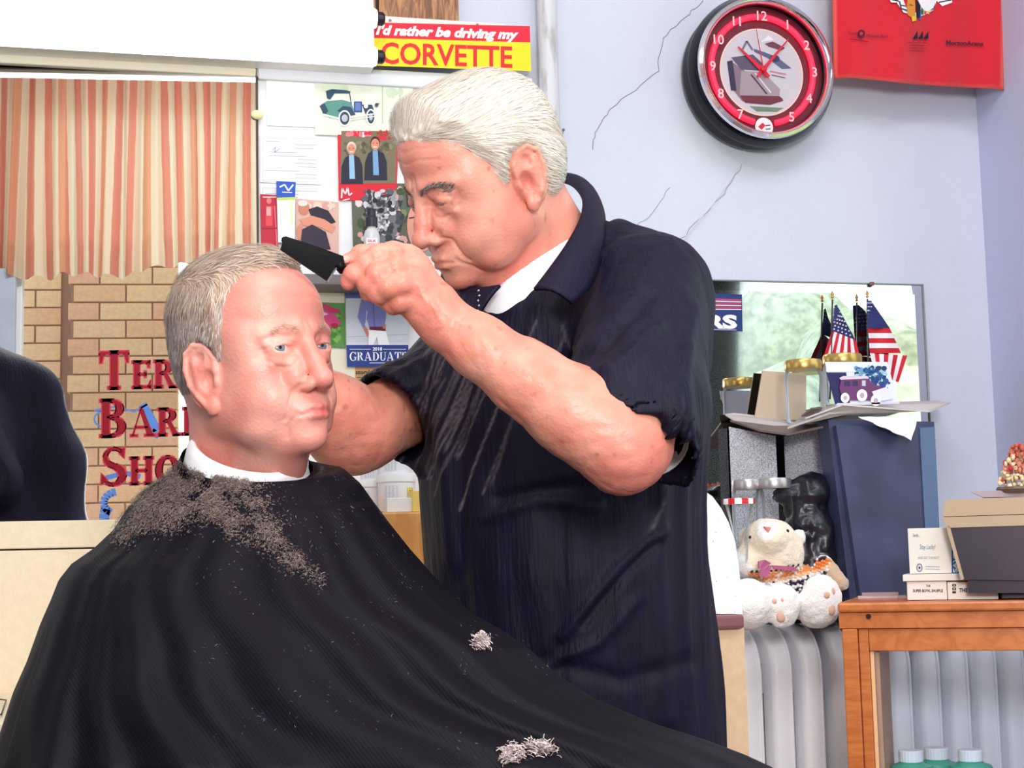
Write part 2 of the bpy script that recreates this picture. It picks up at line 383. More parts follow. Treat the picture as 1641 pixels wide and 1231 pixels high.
# ================================================================== the room
Z_FLOOR, Z_CEIL, X_LEFT, Y_FRONT = 0.0, 3.5, -2.3, -1.0
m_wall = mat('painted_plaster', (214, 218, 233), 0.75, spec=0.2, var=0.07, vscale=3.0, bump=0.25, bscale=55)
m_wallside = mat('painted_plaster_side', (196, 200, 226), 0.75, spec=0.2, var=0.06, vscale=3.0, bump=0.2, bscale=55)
m_floor = mat('worn_linoleum', (150, 140, 128), 0.5, var=0.2, vscale=6)
m_ceil = mat('ceiling_paint', (232, 232, 230), 0.8)
def struct(o): o['kind'] = 'structure'; return o
def wall_with_holes(name, axis, c, a0, a1, z0, z1, holes, th, m):
    """plane wall at axis=c, thickness th (signed), with rectangular holes (a0,a1,z0,z1)"""
    mb = MBd(); As = sorted({a0, a1} | {h[0] for h in holes} | {h[1] for h in holes}); Zs = sorted({z0, z1} | {h[2] for h in holes} | {h[3] for h in holes})
    for i in range(len(As) - 1):
        for j in range(len(Zs) - 1):
            ca, cz = (As[i] + As[i + 1]) / 2, (Zs[j] + Zs[j + 1]) / 2
            if any(h[0] < ca < h[1] and h[2] < cz < h[3] for h in holes): continue
            if axis == 'y': mb.b2((As[i], c, Zs[j]), (As[i + 1], c + th, Zs[j + 1]))
            else: mb.b2((c, As[i], Zs[j]), (c + th, As[i + 1], Zs[j + 1]))
    return struct(mb.build(name, m))
struct(MBd().b2((X_LEFT - .15, WALL_Y, 0), (SIDE_X + .15, WALL_Y + .12, Z_CEIL)).build('wall_back', m_wall))
struct(MBd().b2((X_LEFT - .15, Y_FRONT - .15, -.1), (SIDE_X + .15, WALL_Y + .12, 0)).build('floor', m_floor))
struct(MBd().b2((X_LEFT - .15, Y_FRONT - .15, Z_CEIL), (SIDE_X + .15, WALL_Y + .12, Z_CEIL + .1)).build('ceiling', m_ceil))
wall_with_holes('wall_left', 'x', X_LEFT, Y_FRONT, WALL_Y, 0, Z_CEIL, [(-.6, 1.7, .95, 2.7)], -.15, m_wallside)  # opening added to bring in fill light from the left
# side window (its view fills the right-hand mirror)
SWY0, SWY1, SWZ0, SWZ1 = 0.30, 2.66, 1.02, 2.45
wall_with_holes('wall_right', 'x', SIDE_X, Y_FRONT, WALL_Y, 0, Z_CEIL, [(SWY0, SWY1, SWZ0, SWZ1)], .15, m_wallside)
m_trim = mat('white_gloss_trim', (235, 236, 240), 0.35)
m_pane = glass_mat('window_glass', (0.98, 1, 0.99, 1), 0.08)
def window_frame(name, axis, c, a0, a1, z0, z1, mull=()):
    t = 0.05; mb = MBd()
    def bb(p0, p1, q0, q1):
        if axis == 'x': mb.b2((c, p0, q0), (c + .06, p1, q1), .004)
        else: mb.b2((p0, c - .06, q0), (p1, c, q1), .004)
    bb(a0, a1, z0, z0 + t); bb(a0, a1, z1 - t, z1); bb(a0, a0 + t, z0 + t, z1 - t); bb(a1 - t, a1, z0 + t, z1 - t)
    for k in mull: bb(k - t / 2, k + t / 2, z0 + t, z1 - t)
    o = struct(mb.build(name, m_trim))
    g = MBd()
    if axis == 'x': g.b2((c + .03, a0 + t, z0 + t), (c + .034, a1 - t, z1 - t))
    else: g.b2((a0 + t, c - .034, z0 + t), (a1 - t, c - .03, z1 - t))
    g.build('pane', m_pane, o); return o
window_frame('window_added_fill', 'x', X_LEFT - .10, -.6, 1.7, .95, 2.7, (.55,))  # added window, glazes the opening that lets in the left fill
window_frame('window_2', 'x', SIDE_X + .05, SWY0, SWY1, SWZ0, SWZ1)
# shop front window (seen back to front in the left-hand mirror)
wl = RM(24, 600, Y_FRONT)[0]; FW0, FW1 = float(wl) - .03, 1.45
FZ0, FZ1 = 0.62, 3.38
wall_with_holes('wall_front', 'y', Y_FRONT, X_LEFT, SIDE_X, 0, Z_CEIL, [(FW0, FW1, FZ0, FZ1)], -.15, m_wall)
win1 = window_frame('window_1', 'y', Y_FRONT - .03, FW0, FW1, FZ0, FZ1)
# --- outside: sunny pavement, brick return of the facade, trees beyond the side window
m_ground = mat('pavement', (226, 220, 210), 0.8, var=0.15, vscale=3)
struct(MBd().b2((-9, -14, -.25), (SIDE_X + .15, Y_FRONT - .15, -.10)).build('ground', m_ground))
m_grass = mat('lawn', (196, 214, 140), 0.9, var=0.25, vscale=1.5)
struct(MBd().b2((SIDE_X + .15, -14, -.25), (30, 20, -.10)).build('ground_lawn', m_grass))
# brick wall: sunny face plus the darker return on its left; each brick is its own part
m_mort = mat('mortar', (170, 136, 116), 0.95)
mbr = [mat('buff_brick_%s' % n, c, 0.85, var=0.12, vscale=40, bump=0.4, bscale=120, spec=0.15) for n, c in (('pale', (250, 208, 168)), ('tan', (246, 198, 156)), ('rosy', (244, 190, 156)), ('gold', (250, 212, 166)))]
YB = -2.05
bx1 = float(RM(285, 600, YB)[0]); bx0 = float(RM(108, 600, YB)[0]); bxl = float(RM(25, 600, YB)[0])
zt = float(RM(150, 400, YB)[2]) + .25; zb = 0.0
ch = abs(float(RM(180, 470, YB)[2] - RM(180, 498.6, YB)[2])); bl = abs(float(RM(200, 600, YB)[0] - RM(285, 600, YB)[0]))
brw = struct(MBd().b2((bx0 + .012, YB - .30, -.1), (bx1 - .012, YB - .008, zt)).b2((bxl - .8, YB - .38, -.1), (bx0 + .012, YB - .13, zt)).build('wall_outside', m_mort))
def brick_mesh(L, H, D):
    mb = MBd().b2((0, -D, 0), (L, 0, H), .003); o = mb.build('brick', mbr[0], loc=(0, 0, 0)); me = o.data; bpy.data.objects.remove(o); return me
_bm = {}
def put_brick(x, y, z, L, H, k):
    key = (round(L, 3), k)
    if key not in _bm:
        me = brick_mesh(L, H, .09); me.materials[0] = mbr[k]; _bm[key] = me
    o = bpy.data.objects.new('brick', _bm[key]); o.location = Vector((x, y, z)) - Vector(woff(brw)); COL.objects.link(o); o.parent = brw
rb = random.Random(3); nrow = int((zt - .55) / ch)
zrow0 = float(RM(200, 484.5, YB)[2]); zrow0 -= math.floor((zrow0 - .45) / ch) * ch
for r in range(nrow):
    z = zrow0 + r * ch
    if z + ch > zt: break
    for seg0, seg1, yy, ph in ((bx0, bx1, YB, 0.5 if r % 2 else 0.0), (bxl - .35, bx0 - .05, YB - .12, 0.0 if r % 2 else 0.5)):
        x = seg1 + ph * bl
        while x > seg0:
            xa, xb = max(seg0, x - bl + .008), min(seg1, x)
            if xb - xa > .02: put_brick(xa, yy + rb.uniform(-.002, .002), z + .004, xb - xa, ch - .008, rb.randrange(4))
            x -= bl
# serif letters painted on the shop window -------------------------------------------------
def arc(cx, cy, rx, ry, a0, a1, n=14): return [(cx + rx * math.cos(math.radians(a0 + (a1 - a0) * i / n)), cy + ry * math.sin(math.radians(a0 + (a1 - a0) * i / n))) for i in range(n + 1)]
def ribbon(outer, inner): return [list(p) for p in zip(outer[:-1], outer[1:], inner[1:], inner[:-1])]
def rectp(x0, y0, x1, y1): return [(x0, y0), (x1, y0), (x1, y1), (x0, y1)]
def serif(ch):
    """polygons for one capital in a unit box (cap height 1), plus its width"""
    t, s, h = .2, .07, .055     # stem, serif overhang, serif/hairline height
    def stem(x, y0=0, y1=1): return [rectp(x, y0, x + t, y1), rectp(x - s, y0, x + t + s, y0 + h), rectp(x - s, y1 - h, x + t + s, y1)]
    if ch == 'T': return stem(.3)[0:2] + [rectp(0, .93, .8, 1), [(0, .7), (.05, .7), (.12, .93), (0, .93)], [(.8, .7), (.75, .7), (.68, .93), (.8, .93)]], .84
    if ch == 'E': return stem(.07) + [rectp(.2, 0, .66, h + .02), rectp(.2, 1 - h - .02, .64, 1), rectp(.2, .48, .5, .54), [(.7, .28), (.65, .28), (.56, .06), (.67, 0)], [(.65, .76), (.6, .76), (.53, .94), (.65, 1)], rectp(.47, .4, .51, .62)], .74
    if ch == 'H': return stem(.07) + stem(.6) + [rectp(.2, .47, .65, .54)], .9
    if ch in 'PRB':
        p = stem(.07); p += ribbon(arc(.3, .75, .36, .25, 90, -90), arc(.3, .75, .17, .19, 90, -90)) + [rectp(.2, .94, .3, 1), rectp(.2, .5, .3, .56)]
        if ch == 'B': p += ribbon(arc(.33, .27, .39, .27, 90, -90), arc(.33, .27, .19, .21, 90, -90)) + [rectp(.2, 0, .33, .06)]; return p, .78
        if ch == 'R': p += [[(.34, .52), (.5, .52), (.76, .05), (.84, 0), (.6, 0)], rectp(.6, 0, .9, h)]; return p, .88
        return p, .72
    if ch == 'A': return [[(.36, 1), (.5, 1), (.86, .03), (.62, .03)], [(.36, 1), (.41, 1), (.15, .03), (.08, .03)], rectp(.02, 0, .27, h), rectp(.55, 0, .94, h), rectp(.2, .3, .66, .36)], .96
    if ch == 'O': return ribbon(arc(.44, .5, .44, .52, 0, 360, 30), arc(.44, .5, .22, .45, 0, 360, 30)), .9
    if ch == 'S':
        a = arc(.36, .73, .29, .27, 40, 270, 14) + arc(.34, .27, .36, .29, 90, -140, 14); b = arc(.37, .76, .2, .18, 30, 262, 14) + arc(.30, .24, .2, .2, 75, -140, 14)
        return ribbon(a, b) + [[(.66, .97), (.6, .97), (.52, .85), (.64, .7)], [(.0, .03), (.05, .03), (.16, .14), (.02, .32)]], .74
    if ch == 'Y': return [rectp(.34, 0, .54, .45), rectp(.26, 0, .62, h), [(.05, 1), (.28, 1), (.54, .42), (.36, .42)], [(.75, 1), (.82, 1), (.54, .42), (.48, .46)], rectp(-.03, 1 - h, .36, 1), rectp(.62, 1 - h, .92, 1)], .9
    return [], .3
YG = Y_FRONT - .058
letr = Art(lambda u, v: RM(u, v, YG), (0, 1, 0), 0.0004)
RED, REDL = (150, 12, 34), (214, 60, 84)
def word(w, u, v, big, small, slope=-.03):
    for pas, (col, grow) in enumerate(((REDL, 2.0), (RED, 0))):
        x = u
        for i, c in enumerate(w):
            hgt = big if i == 0 else small; pl, wd = serif(c); kx = hgt * (1.0 if i else .95)
            for p in pl:
                q = [(x + a * kx, v - b * hgt + slope * (x + a * kx - u)) for a, b in p]
                if grow:
                    cx = sum(a for a, _ in q) / len(q); cy = sum(b for _, b in q) / len(q)
                    q = [(a + (grow * (1 if a > cx else -1)), b + grow * (1 if b > cy else -1)) for a, b in q]
                letr.poly(q, col, 1 + pas)
            x += (wd + .07) * kx
word('TERRY', 160, 624, 60, 43); word("BARBER", 160, 701, 60, 43); word('SHOP', 162, 778, 60, 43)
letr.build('window_lettering', win1)
bl_ = Art(lambda u, v: RM(u, v, YG - .001), (0, 1, 0), 0.0003)
BLUE = (96, 138, 214)
for pts, wd in ((arc(205, 830, 38, 42, 200, 70, 12), 16), ([(150, 658), (185, 652), (215, 660), (236, 648)], 3), (arc(165, 672, 14, 12, 60, 300, 8), 3), ([(228, 648), (240, 668), (252, 690), (246, 700)], 14), ([(170, 766), (200, 758), (225, 764)], 8), (arc(190, 806, 24, 18, 120, 260, 8), 12)): bl_.line(pts, wd, BLUE)
bl_.build('blue_window_graphic', win1)
# window reveal on the left of the brick, a grey door post
post = MBd().b2((float(RM(-60, 600, Y_FRONT + .05)[0]), Y_FRONT, 0.0), (float(RM(22, 600, Y_FRONT + .05)[0]), Y_FRONT + .05, 2.6), .004).build('trim_1', mat('grey_door_post', (176, 184, 200), .5, var=.1, vscale=8)); struct(post)
# --- left mirror
def quad_slab(pts, n, th, mb): mb.prism([np.array(p) for p in pts], np.array(n) * th)
mirror = MBd(); c4 = [OnMirror(-330, 90), OnMirror(413.5, 124), OnMirror(416, 831), OnMirror(-330, 836)]
# squared-off in the mirror's own plane
ex = np.cross(np.array([0, 0, 1.0]), -MN); ex /= np.linalg.norm(ex); ex = -ex if ex[0] < 0 else ex; ez = np.cross(ex, -MN); ez = ez if ez[2] > 0 else -ez
tr, brr = OnMirror(413.5, 108), OnMirror(416, 831)
top = np.dot(tr - brr, ez); wd = .95
q = [brr, brr + ez * top, brr + ez * top - ex * wd, brr - ex * wd]
quad_slab(q, -MN, .006, mirror)
mir = mirror.build('wall_mirror', mirror_mat(), loc=brr)
tag(mir, 'large wall mirror reflecting curtain, brick wall and window lettering', 'mirror')
m_steel = mat('brushed_steel', (190, 192, 198), 0.3, metal=0.9)
m_dark = mat('dark_mirror_edge', (128, 88, 70), 0.4)
MBd().tube([brr + MN * .001, brr + ez * top + MN * .001], .0016, 6).build('mirror_edge', mat('dark_edge', (88, 70, 62), .4), mir)
MBd().tube([brr + MN * .001 - ez * .001, brr - ex * wd + MN * .001 - ez * .001], .0022, 6).build('mirror_edge', m_dark, mir)
cl = OnMirror(412, 185)
MBd().ball(cl + MN * .004, (.0125, .006, .0095)).build('mirror_clip', mat('cream_plastic', (240, 226, 176), .35), mir, True)
# --- backing strip, beige splashboard and wood panelling round the mirror
m_beige = mat('beige_laminate', (236, 218, 188), 0.55, var=0.06, vscale=60, bump=.1, bscale=200)
def zY(u, v, Y): return float(OnY(u, v, Y)[2])
def xY(u, v, Y): return float(OnY(u, v, Y)[0])
zr = zY(200, 833, 2.96); zj = zY(200, 877, 2.95)
sb = MBd().b2((-1.6, 2.935, zj + .001), (xY(640, 850, 2.93), 2.995, zr), .002).build('splashboard', m_beige); tag(sb, 'long beige splashboard strip directly under the big wall mirror', 'panel')
lb = MBd().b2((-1.6, 2.93, .83), (xY(640, 850, 2.93), 2.995, zj - .002), .002).build('back_panel', m_beige); tag(lb, 'wide beige wall panel below the splashboard strip', 'panel')
m_strip = mat('almond_metal', (232, 222, 200), .35)
zs0 = zY(200, 110, 2.9); 
lt = MBd().b2((-1.6, 2.955, zY(413, 123, 2.955)), (xY(413, 108, 2.955), 2.972, zY(413, 109, 2.955)), .003).build('mirror_rail', m_strip); tag(lt, 'almond metal rail between the strip light and mirror top', 'rail')
m_wood = None
def wood_mat(name, c1, c2, sc=(1, 1, 8), rough=.45, scale=7):
    m = bpy.data.materials.new(name); m.use_nodes = True; N = m.node_tree.nodes; L = m.node_tree.links; b = N['Principled BSDF']
    tc = N.new('ShaderNodeTexCoord'); mp = N.new('ShaderNodeMapping'); mp.inputs['Scale'].default_value = sc; nz = N.new('ShaderNodeTexNoise'); nz.inputs['Scale'].default_value = scale; nz.inputs['Detail'].default_value = 8; nz.inputs['Distortion'].default_value = 1.2
    cr = N.new('ShaderNodeValToRGB'); cr.color_ramp.elements[0].position = .4; cr.color_ramp.elements[1].position = .62; cr.color_ramp.elements[0].color = lin(c2); cr.color_ramp.elements[1].color = lin(c1)
    L.new(tc.outputs['Object'], mp.inputs[0]); L.new(mp.outputs[0], nz.inputs['Vector']); L.new(nz.outputs['Fac'], cr.inputs[0]); L.new(cr.outputs[0], b.inputs['Base Color']); b.inputs['Roughness'].default_value = rough
    return m
m_panel = wood_mat('wood_panelling', (186, 132, 84), (120, 70, 38), (14, 14, 2.2))
# wood panelling boards above, joined with dark grooves
pnl = struct(MBd().b2((-1.6, 2.972, zY(660, 24, 2.97) - .06), (xY(735, 10, 2.97), 2.999, 3.3)).build('trim_2', mat('dark_groove', (60, 34, 22), .6)))
xg = xY(605, 10, 2.96); xe = xY(735, 10, 2.96); pw = .30
x = xe
bd = [(xg + .003, xe)] + [(xg - .002 - (k + 1) * pw, xg - .003 - k * pw) for k in range(4)]
for a, b_ in bd: MBd().b2((a, 2.962, zY(660, 24, 2.97) - .055), (b_, 2.975, 3.3), .001).build('panel_board', m_panel, pnl)
# --- white pin board with the prints
m_board = mat('white_board', (240, 240, 242), .5, var=.04, vscale=6)
bz1 = zY(640, 113, 2.965); 
pb = MBd().b2((xY(414, 300, 2.965), 2.965, zY(500, 836, 2.965)), (xY(858, 300, 2.965), 2.999, bz1), .002).build('pin_board', m_board); tag(pb, 'white board beside the mirror covered in photos and cards', 'board')
MBd().b2((xY(414, 125, 2.95), 2.955, zY(500, 131, 2.955)), (xY(812, 125, 2.955), 2.967, zY(500, 112, 2.955)), .003).build('board_rail', mat('rail_white', (226, 228, 236), .4), pb)
# --- pipe
pu = OnY(876, 0, 2.95); pl = OnY(886, 285, 2.95)
pipe = MBd().lathe([(.0205, .5), (.0205, 3.45)], (float((pu[0] + pl[0]) / 2), 2.955, 0), 20).build('wall_pipe', mat('chipped_white_pipe', (212, 212, 218), .45, rgb2=(160, 150, 146), vscale=30, var=.3, stretch=(1, 1, .2), crange=(.32, .45)), smooth=True)
tag(pipe, 'vertical chipped white pipe on the wall behind the barber', 'pipe')
thin = MBd().tube([OnY(903, 208, 2.985), OnY(893, 262, 2.985), OnY(888, 300, 2.985)], .0008, 5); thin.ball(OnY(903, 208, 2.985), .003)
tag(thin.build('hanging_wire', mat('wire_grey', (120, 112, 120), .5)), 'short thin wire hanging from a nail beside the pipe', 'wire')
# --- cracks in the plaster
m_crack = mat('plaster_crack', (150, 146, 160), .9)
ck = MBd(); rc = random.Random(5)
def crack(pts, r):
    out = []
    for a, b_ in zip(pts[:-1], pts[1:]):
        n = 5
        for i in range(n): t = i / n; out.append((a[0] + (b_[0] - a[0]) * t + rc.uniform(-2.2, 2.2), a[1] + (b_[1] - a[1]) * t + rc.uniform(-2, 2)))
    out.append(pts[-1]); ck.tube([OnY(p[0], p[1], 2.9995) for p in out], r, 4)
crack([(1126, 0), (1098, 28), (1062, 62), (1054, 112), (1010, 150), (976, 178), (957, 205), (950, 240)], .0009)
crack([(1190, 262), (1160, 310), (1120, 352), (1085, 392)], .0006); crack([(1072, 300), (1050, 338), (1020, 362)], .0006)
bk = bpy.data.objects['wall_back']; o = ck.build('crack', m_crack, bk)
# --- fluorescent strip light
m_tube = mat('fluorescent_glow', (255, 250, 244), .5, emit=3.5)
m_house = mat('white_enamel', (245, 244, 240), .3)
m_cap = mat('black_tube_cap', (30, 22, 34), .35)
TY = 2.895
def fx(u, v): return OnY(u, v, TY)
e1, e2 = fx(603, 30), fx(603, 91)
fix = empty('strip_light', (float(e1[0]) - .6, 2.9, float(e1[2])), 'white twin tube fluorescent strip light mounted above the wall mirror', 'light')
MBd().b2((-1.4, 2.905, float(OnY(600, 107, 2.905)[2])), (float(OnY(600, 50, 2.905)[0]), 2.965, float(e1[2]) + .06), .004).build('housing', m_house, fix)
for e in (e1, e2):
    t = MBd().lathe([(.0205, 0), (.0205, 1.55), (.017, 1.557)], (float(e[0]) - 1.557, TY, float(e[2])), 24, axis=np.array([[0, 0, 1], [1, 0, 0], [0, 1, 0]])).build('tube', m_tube, fix, True)
    sk = MBd().lathe([(.0135, 0), (.0135, .012), (.010, .016)], (float(e[0]), TY, float(e[2])), 20, axis=np.array([[0, 0, 1], [1, 0, 0], [0, 1, 0]])).build('tube_cap', m_cap, fix); shade_auto(sk)
    MBd().b2((float(e[0]) - .004, TY, float(e[2]) - .012), (float(e[0]) + .004, 2.92, float(e[2]) + .012), .002).build('socket', m_house, fix)
# white punched metal plate behind the bumper sticker
pa, pb2 = OnY(600, 22, 2.95), OnY(811, 112, 2.95)
plate = MBd().b2((float(OnY(607, 22, 2.95)[0]), 2.95, float(pb2[2])), (float(pb2[0]), 2.964, float(OnY(700, 31, 2.95)[2])), .001).build('mounting_plate', mat('white_metal_plate', (226, 222, 220), .4, rgb2=(200, 180, 170), var=.1, vscale=25, crange=(.28, .4))); tag(plate, 'white punched metal plate behind the red and yellow sticker', 'plate')
for u, v in ((625, 33), (765, 40)): MBd().lathe([(.003, 0), (.003, .001)], OnY(u, v, 2.95), 12, axis=np.array([[1, 0, 0], [0, 0, -1], [0, 1, 0]])).build('hole', mat('rusty_hole', (170, 120, 110), .8), plate)
# --- right-hand mirror
rm0, rm1 = OnY(1090, 445, 2.985), OnY(1477, 457, 2.985)
zb_ = zY(1478, 770, 2.985)
rmr = MBd().b2((float(rm0[0]) - .35, 2.982, zb_ - .25), (float(rm1[0]), 2.996, float(rm1[2]))).build('wall_mirror', bpy.data.materials['silvered_mirror']); tag(rmr, 'right hand mirror reflecting pale green trees, with small flags in front', 'mirror')
# bevel: four thin tilted strips
def bev_strip(p0, p1, p2, p3): return MBd().add([p0, p1, p2, p3], [(0, 1, 2, 3)])
X0, X1, Z0, Z1 = float(rm0[0]) - .35, float(rm1[0]), zb_ - .25, float(rm1[2]); bw = .022
bs = MBd()
bs.add([(X0, 2.9815, Z1), (X1, 2.9815, Z1), (X1 - bw, 2.979, Z1 - bw), (X0, 2.979, Z1 - bw)], [(0, 1, 2, 3)])
bs.add([(X1, 2.9815, Z1), (X1, 2.9815, Z0), (X1 - bw, 2.979, Z0), (X1 - bw, 2.979, Z1 - bw)], [(0, 1, 2, 3)])
bs.add([(X0, 2.979, Z1 - bw), (X1 - bw, 2.979, Z1 - bw), (X1 - bw, 2.979, Z0), (X0, 2.979, Z0)], [(0, 1, 2, 3)])
mo = bs.build('mirror_face', bpy.data.materials['silvered_mirror'], rmr)
MBd().b2((X1 - .001, 2.978, Z0), (X1 + .0012, 2.996, Z1)).b2((X0, 2.978, Z1 - .001), (X1 + .0012, 2.996, Z1 + .0012)).build('mirror_edge', mat('mirror_edge_grey', (150, 156, 160), .3), rmr)
cpt = OnY(1397, 455, 2.976); MBd().b2(cpt - np.array([.005, .004, .004]), cpt + np.array([.005, .004, .004]), .002).build('mirror_clip', mat('rust_clip', (120, 92, 84), .5), rmr)
# ================================================================== things
# --- trees outside the side window
m_leafs = [mat('tree_leaf_%s' % n, c, .8, var=.5, vscale=9, bump=.6, bscale=12) for n, c in (('light', (222, 236, 204)), ('mid', (208, 226, 190)), ('yellow', (234, 240, 204)))]
m_bark = mat('tree_bark', (130, 110, 90), .9, bump=.5, bscale=20)
rt = random.Random(11)
tree_spots = [(4.6, -5.6, 2.7, 0), (7.7, -9.5, 3.6, 1), (6.9, -6.3, 3.0, 2), (10.2, -8.6, 4.0, 1), (4.9, -10.2, 3.0, 2), (10.8, -4.6, 3.4, 0), (7.9, -12.4, 4.2, 0)]
tl = ['light green bushy tree nearest the side window', 'tall mid green tree left behind the nearest tree', 'yellow green tree right of the nearest tree', 'mid green tree further along the lawn', 'low yellowish tree at the near end of the row', 'tall light green tree behind the gap', 'large pale tree at the far end of the row']
for i, (x, y, hgt, k) in enumerate(tree_spots):
    t = empty('tree', (x, y, -.1), tl[i], 'tree', 'trees outside the side window')
    MBd().tube([(x, y, -.1), (x + .05, y, hgt * .3), (x, y + .05, hgt * .6)], [.14, .11, .06], 8).build('trunk', m_bark, t)
    lo = np.array([x - hgt * .6, y - hgt * .6, .1]); fd = Field(lo, np.array([x + hgt * .6, y + hgt * .6, hgt * 1.15]), .12); fd.F[:] = .3
    for j in range(12):
        a = rt.uniform(0, 6.28); rr = rt.uniform(0, .27) * hgt; c = (x + rr * math.cos(a), y + rr * math.sin(a), hgt * rt.uniform(.35, .85)); fd.ell(c, hgt * rt.uniform(.14, .20), k=.15)
    V, Q = fd.mesh(1); nrm = fd.grad(V); nrm /= np.linalg.norm(nrm, axis=1)[:, None] + 1e-6; V = V + nrm * (vnoise(V, 5, 2) * .06)[:, None]
    np_mesh('crown', V, Q, m_leafs[k], t)
# --- curtain on a rod inside the front window
YC = Y_FRONT + .04
def cpx(u, v): return RM(u, v, YC)
tp = cpx(200, 112); cxl, cxr = float(cpx(-60, 200)[0]), float(cpx(425, 200)[0])
zt_ = float(tp[2]) + .08
cur = empty('cafe_curtain', (0, YC, 1.5), 'short striped cream and salmon curtain seen in the wall mirror', 'curtain')
m_cur = bpy.data.materials.new('striped_curtain'); m_cur.use_nodes = True
N = m_cur.node_tree.nodes; L = m_cur.node_tree.links; b = N['Principled BSDF']; a = N.new('ShaderNodeVertexColor'); a.layer_name = 'Col'; L.new(a.outputs[0], b.inputs['Base Color']); b.inputs['Roughness'].default_value = .8
trn = N.new('ShaderNodeBsdfTranslucent'); L.new(a.outputs[0], trn.inputs[0]); mx = N.new('ShaderNodeMixShader'); mx.inputs[0].default_value = .62; L.new(b.outputs[0], mx.inputs[1]); L.new(trn.outputs[0], mx.inputs[2]); L.new(mx.outputs[0], N['Material Output'].inputs[0])
NU, NV = 620, 26
us = np.linspace(0, 1, NU); vs = np.linspace(0, 1, NV); rcur = np.random.RandomState(4)
ph = np.cumsum(rcur.uniform(.6, 1.4, NU)); ph = ph / ph[-1] * 2 * math.pi * 13
V = np.zeros((NV, NU, 3)); C = np.zeros((NV, NU, 3))
cloth_u = np.cumsum(1 + .9 * np.abs(np.cos(ph / 2 + .5)) * rcur.uniform(.5, 1.3)); cloth_u /= cloth_u[-1]
base = np.array(lin((246, 232, 206))[:3]); sal = np.array(lin((236, 156, 136))[:3]); org = np.array(lin((242, 178, 146))[:3])
for j, t in enumerate(vs):
    drift = .012 * np.sin(us * 19 + t * 1.2) * t + .007 * np.sin(us * 47 + 2) * t
    X = cxl + (cxr - cxl) * us + drift
    amp = .010 + .022 * t
    Y = YC + amp * np.sin(ph + .6 * t * np.sin(us * 23)) + .006 * np.sin(ph * 2.3 + 1)
    uu = us * 426 - 40
    zb1 = np.interp(uu, [-60, 0, 90, 100, 195, 205, 230, 410, 430], [445, 442, 446, 438, 444, 433, 428, 407, 402])
    zbot = np.array([cpx(q, z)[2] for q, z in zip(uu, zb1)]) + .003 * np.sin(ph)
    Z = zt_ + (zbot - zt_) * t; V[j] = np.stack([X, Y, Z], 1)
    st = (cloth_u * 21 + .25 * t * np.sin(us * 15)) % 1.0; w1 = (st < .5)[:, None]; hem = t > .86
    s3 = np.where((np.floor(cloth_u * 21).astype(int) % 3 == 0)[:, None], org, sal)
    C[j] = np.where(w1, base, s3 * (.88 if hem else 1.0))
V = V.reshape(-1, 3); gi = np.arange(NV * NU).reshape(NV, NU); Q = np.stack([gi[:-1, :-1], gi[:-1, 1:], gi[1:, 1:], gi[1:, :-1]], -1).reshape(-1, 4)
np_mesh('striped_cloth', V, Q, m_cur, cur, True, C.reshape(-1, 3))
MBd().tube([(cxl - .05, YC, zt_ - .004), (cxr + .05, YC, zt_ - .004)], .006, 10).build('rod', m_trim, cur)
# --- bumper sticker
YS = 2.945
st = Art(pxY(YS), NY)
c4 = [(598, 36), (849, 42), (851, 114), (598, 105)]
def bil(a, b):   # a along, b down
    t = np.array(c4, float); return tuple((t[0] * (1 - a) + t[1] * a) * (1 - b) + (t[3] * (1 - a) + t[2] * a) * b)
st.base(c4, (250, 220, 32), .001); st.poly([bil(0, 0), bil(1, 0), bil(1, .36), bil(0, .36)], (226, 30, 58))
st.text("I'd rather be driving my", 602, 55, 14.5, (255, 255, 255), wd=229, slope=.034, bold=.045, shear=.28, lay=2)
V, Fc = text2d('CORVETTE', .035, 0, 1.0)
st.text('CORVETTE', 611, 101, 33, (222, 38, 44), wd=210, slope=.033, bold=.02, lay=2)
tag(st.build('bumper_sticker'), 'red and yellow bumper sticker on the wall above the barber', 'sticker')
# --- prints on the board, all facing the camera side of the wall board
YP = 2.9625
def sheet(name, pts, col, label, cat, Y=YP, group=None):
    a = Art(pxY(Y), NY); a.base(pts, col, .0008)
    def fin(parent=None): return tag(a.build(name), label, cat, group)
    return a, fin
a, f = sheet('paper_sheet', [(427, 128), (508, 131), (507, 204), (428, 201)], (252, 252, 248), 'plain white paper sheet on the board under the strip light', 'paper'); f()
# old green car print
a, f = sheet('car_print', [(505, 131), (662, 137), (660, 222), (505, 216)], (226, 230, 214), 'pale print of a dark green vintage touring car', 'picture', 2.9605)
for x in (612, 640): a.rect(x, 138, x + 2, 205, (190, 200, 180))
a.noise(508, 134, 560, 150, [(206, 220, 190), (214, 226, 200)], 14, 9, 1, 3); a.noise(615, 138, 655, 160, [(206, 220, 190), (200, 214, 190)], 10, 8, 1, 4)
a.rect(506, 198, 660, 216, (236, 232, 212), 1.3)
G1, G2, G3 = (34, 66, 92), (84, 140, 132), (236, 238, 232)
a.poly([(522, 146), (532, 143), (556, 145), (562, 147), (560, 150), (536, 150), (529, 160), (524, 158)], G1, 3); a.line([(560, 149), (563, 168)], 1.5, G1, 3)
a.poly([(514, 168), (524, 162), (548, 160), (562, 164), (567, 176), (560, 190), (528, 189), (517, 182)], G2, 2); a.poly([(512, 170), (520, 166), (526, 178), (520, 186)], G1, 3)
a.line([(518, 184), (545, 191)], 3, G3, 4); a.poly([(540, 178), (550, 170), (562, 172), (570, 184), (560, 186)], G1, 3)
a.rect(567, 163, 580, 180, (40, 60, 130), 4); a.rect(569, 165, 578, 178, (96, 120, 180), 5); a.poly([(580, 168), (596, 168), (601, 182), (586, 184)], G1, 3)
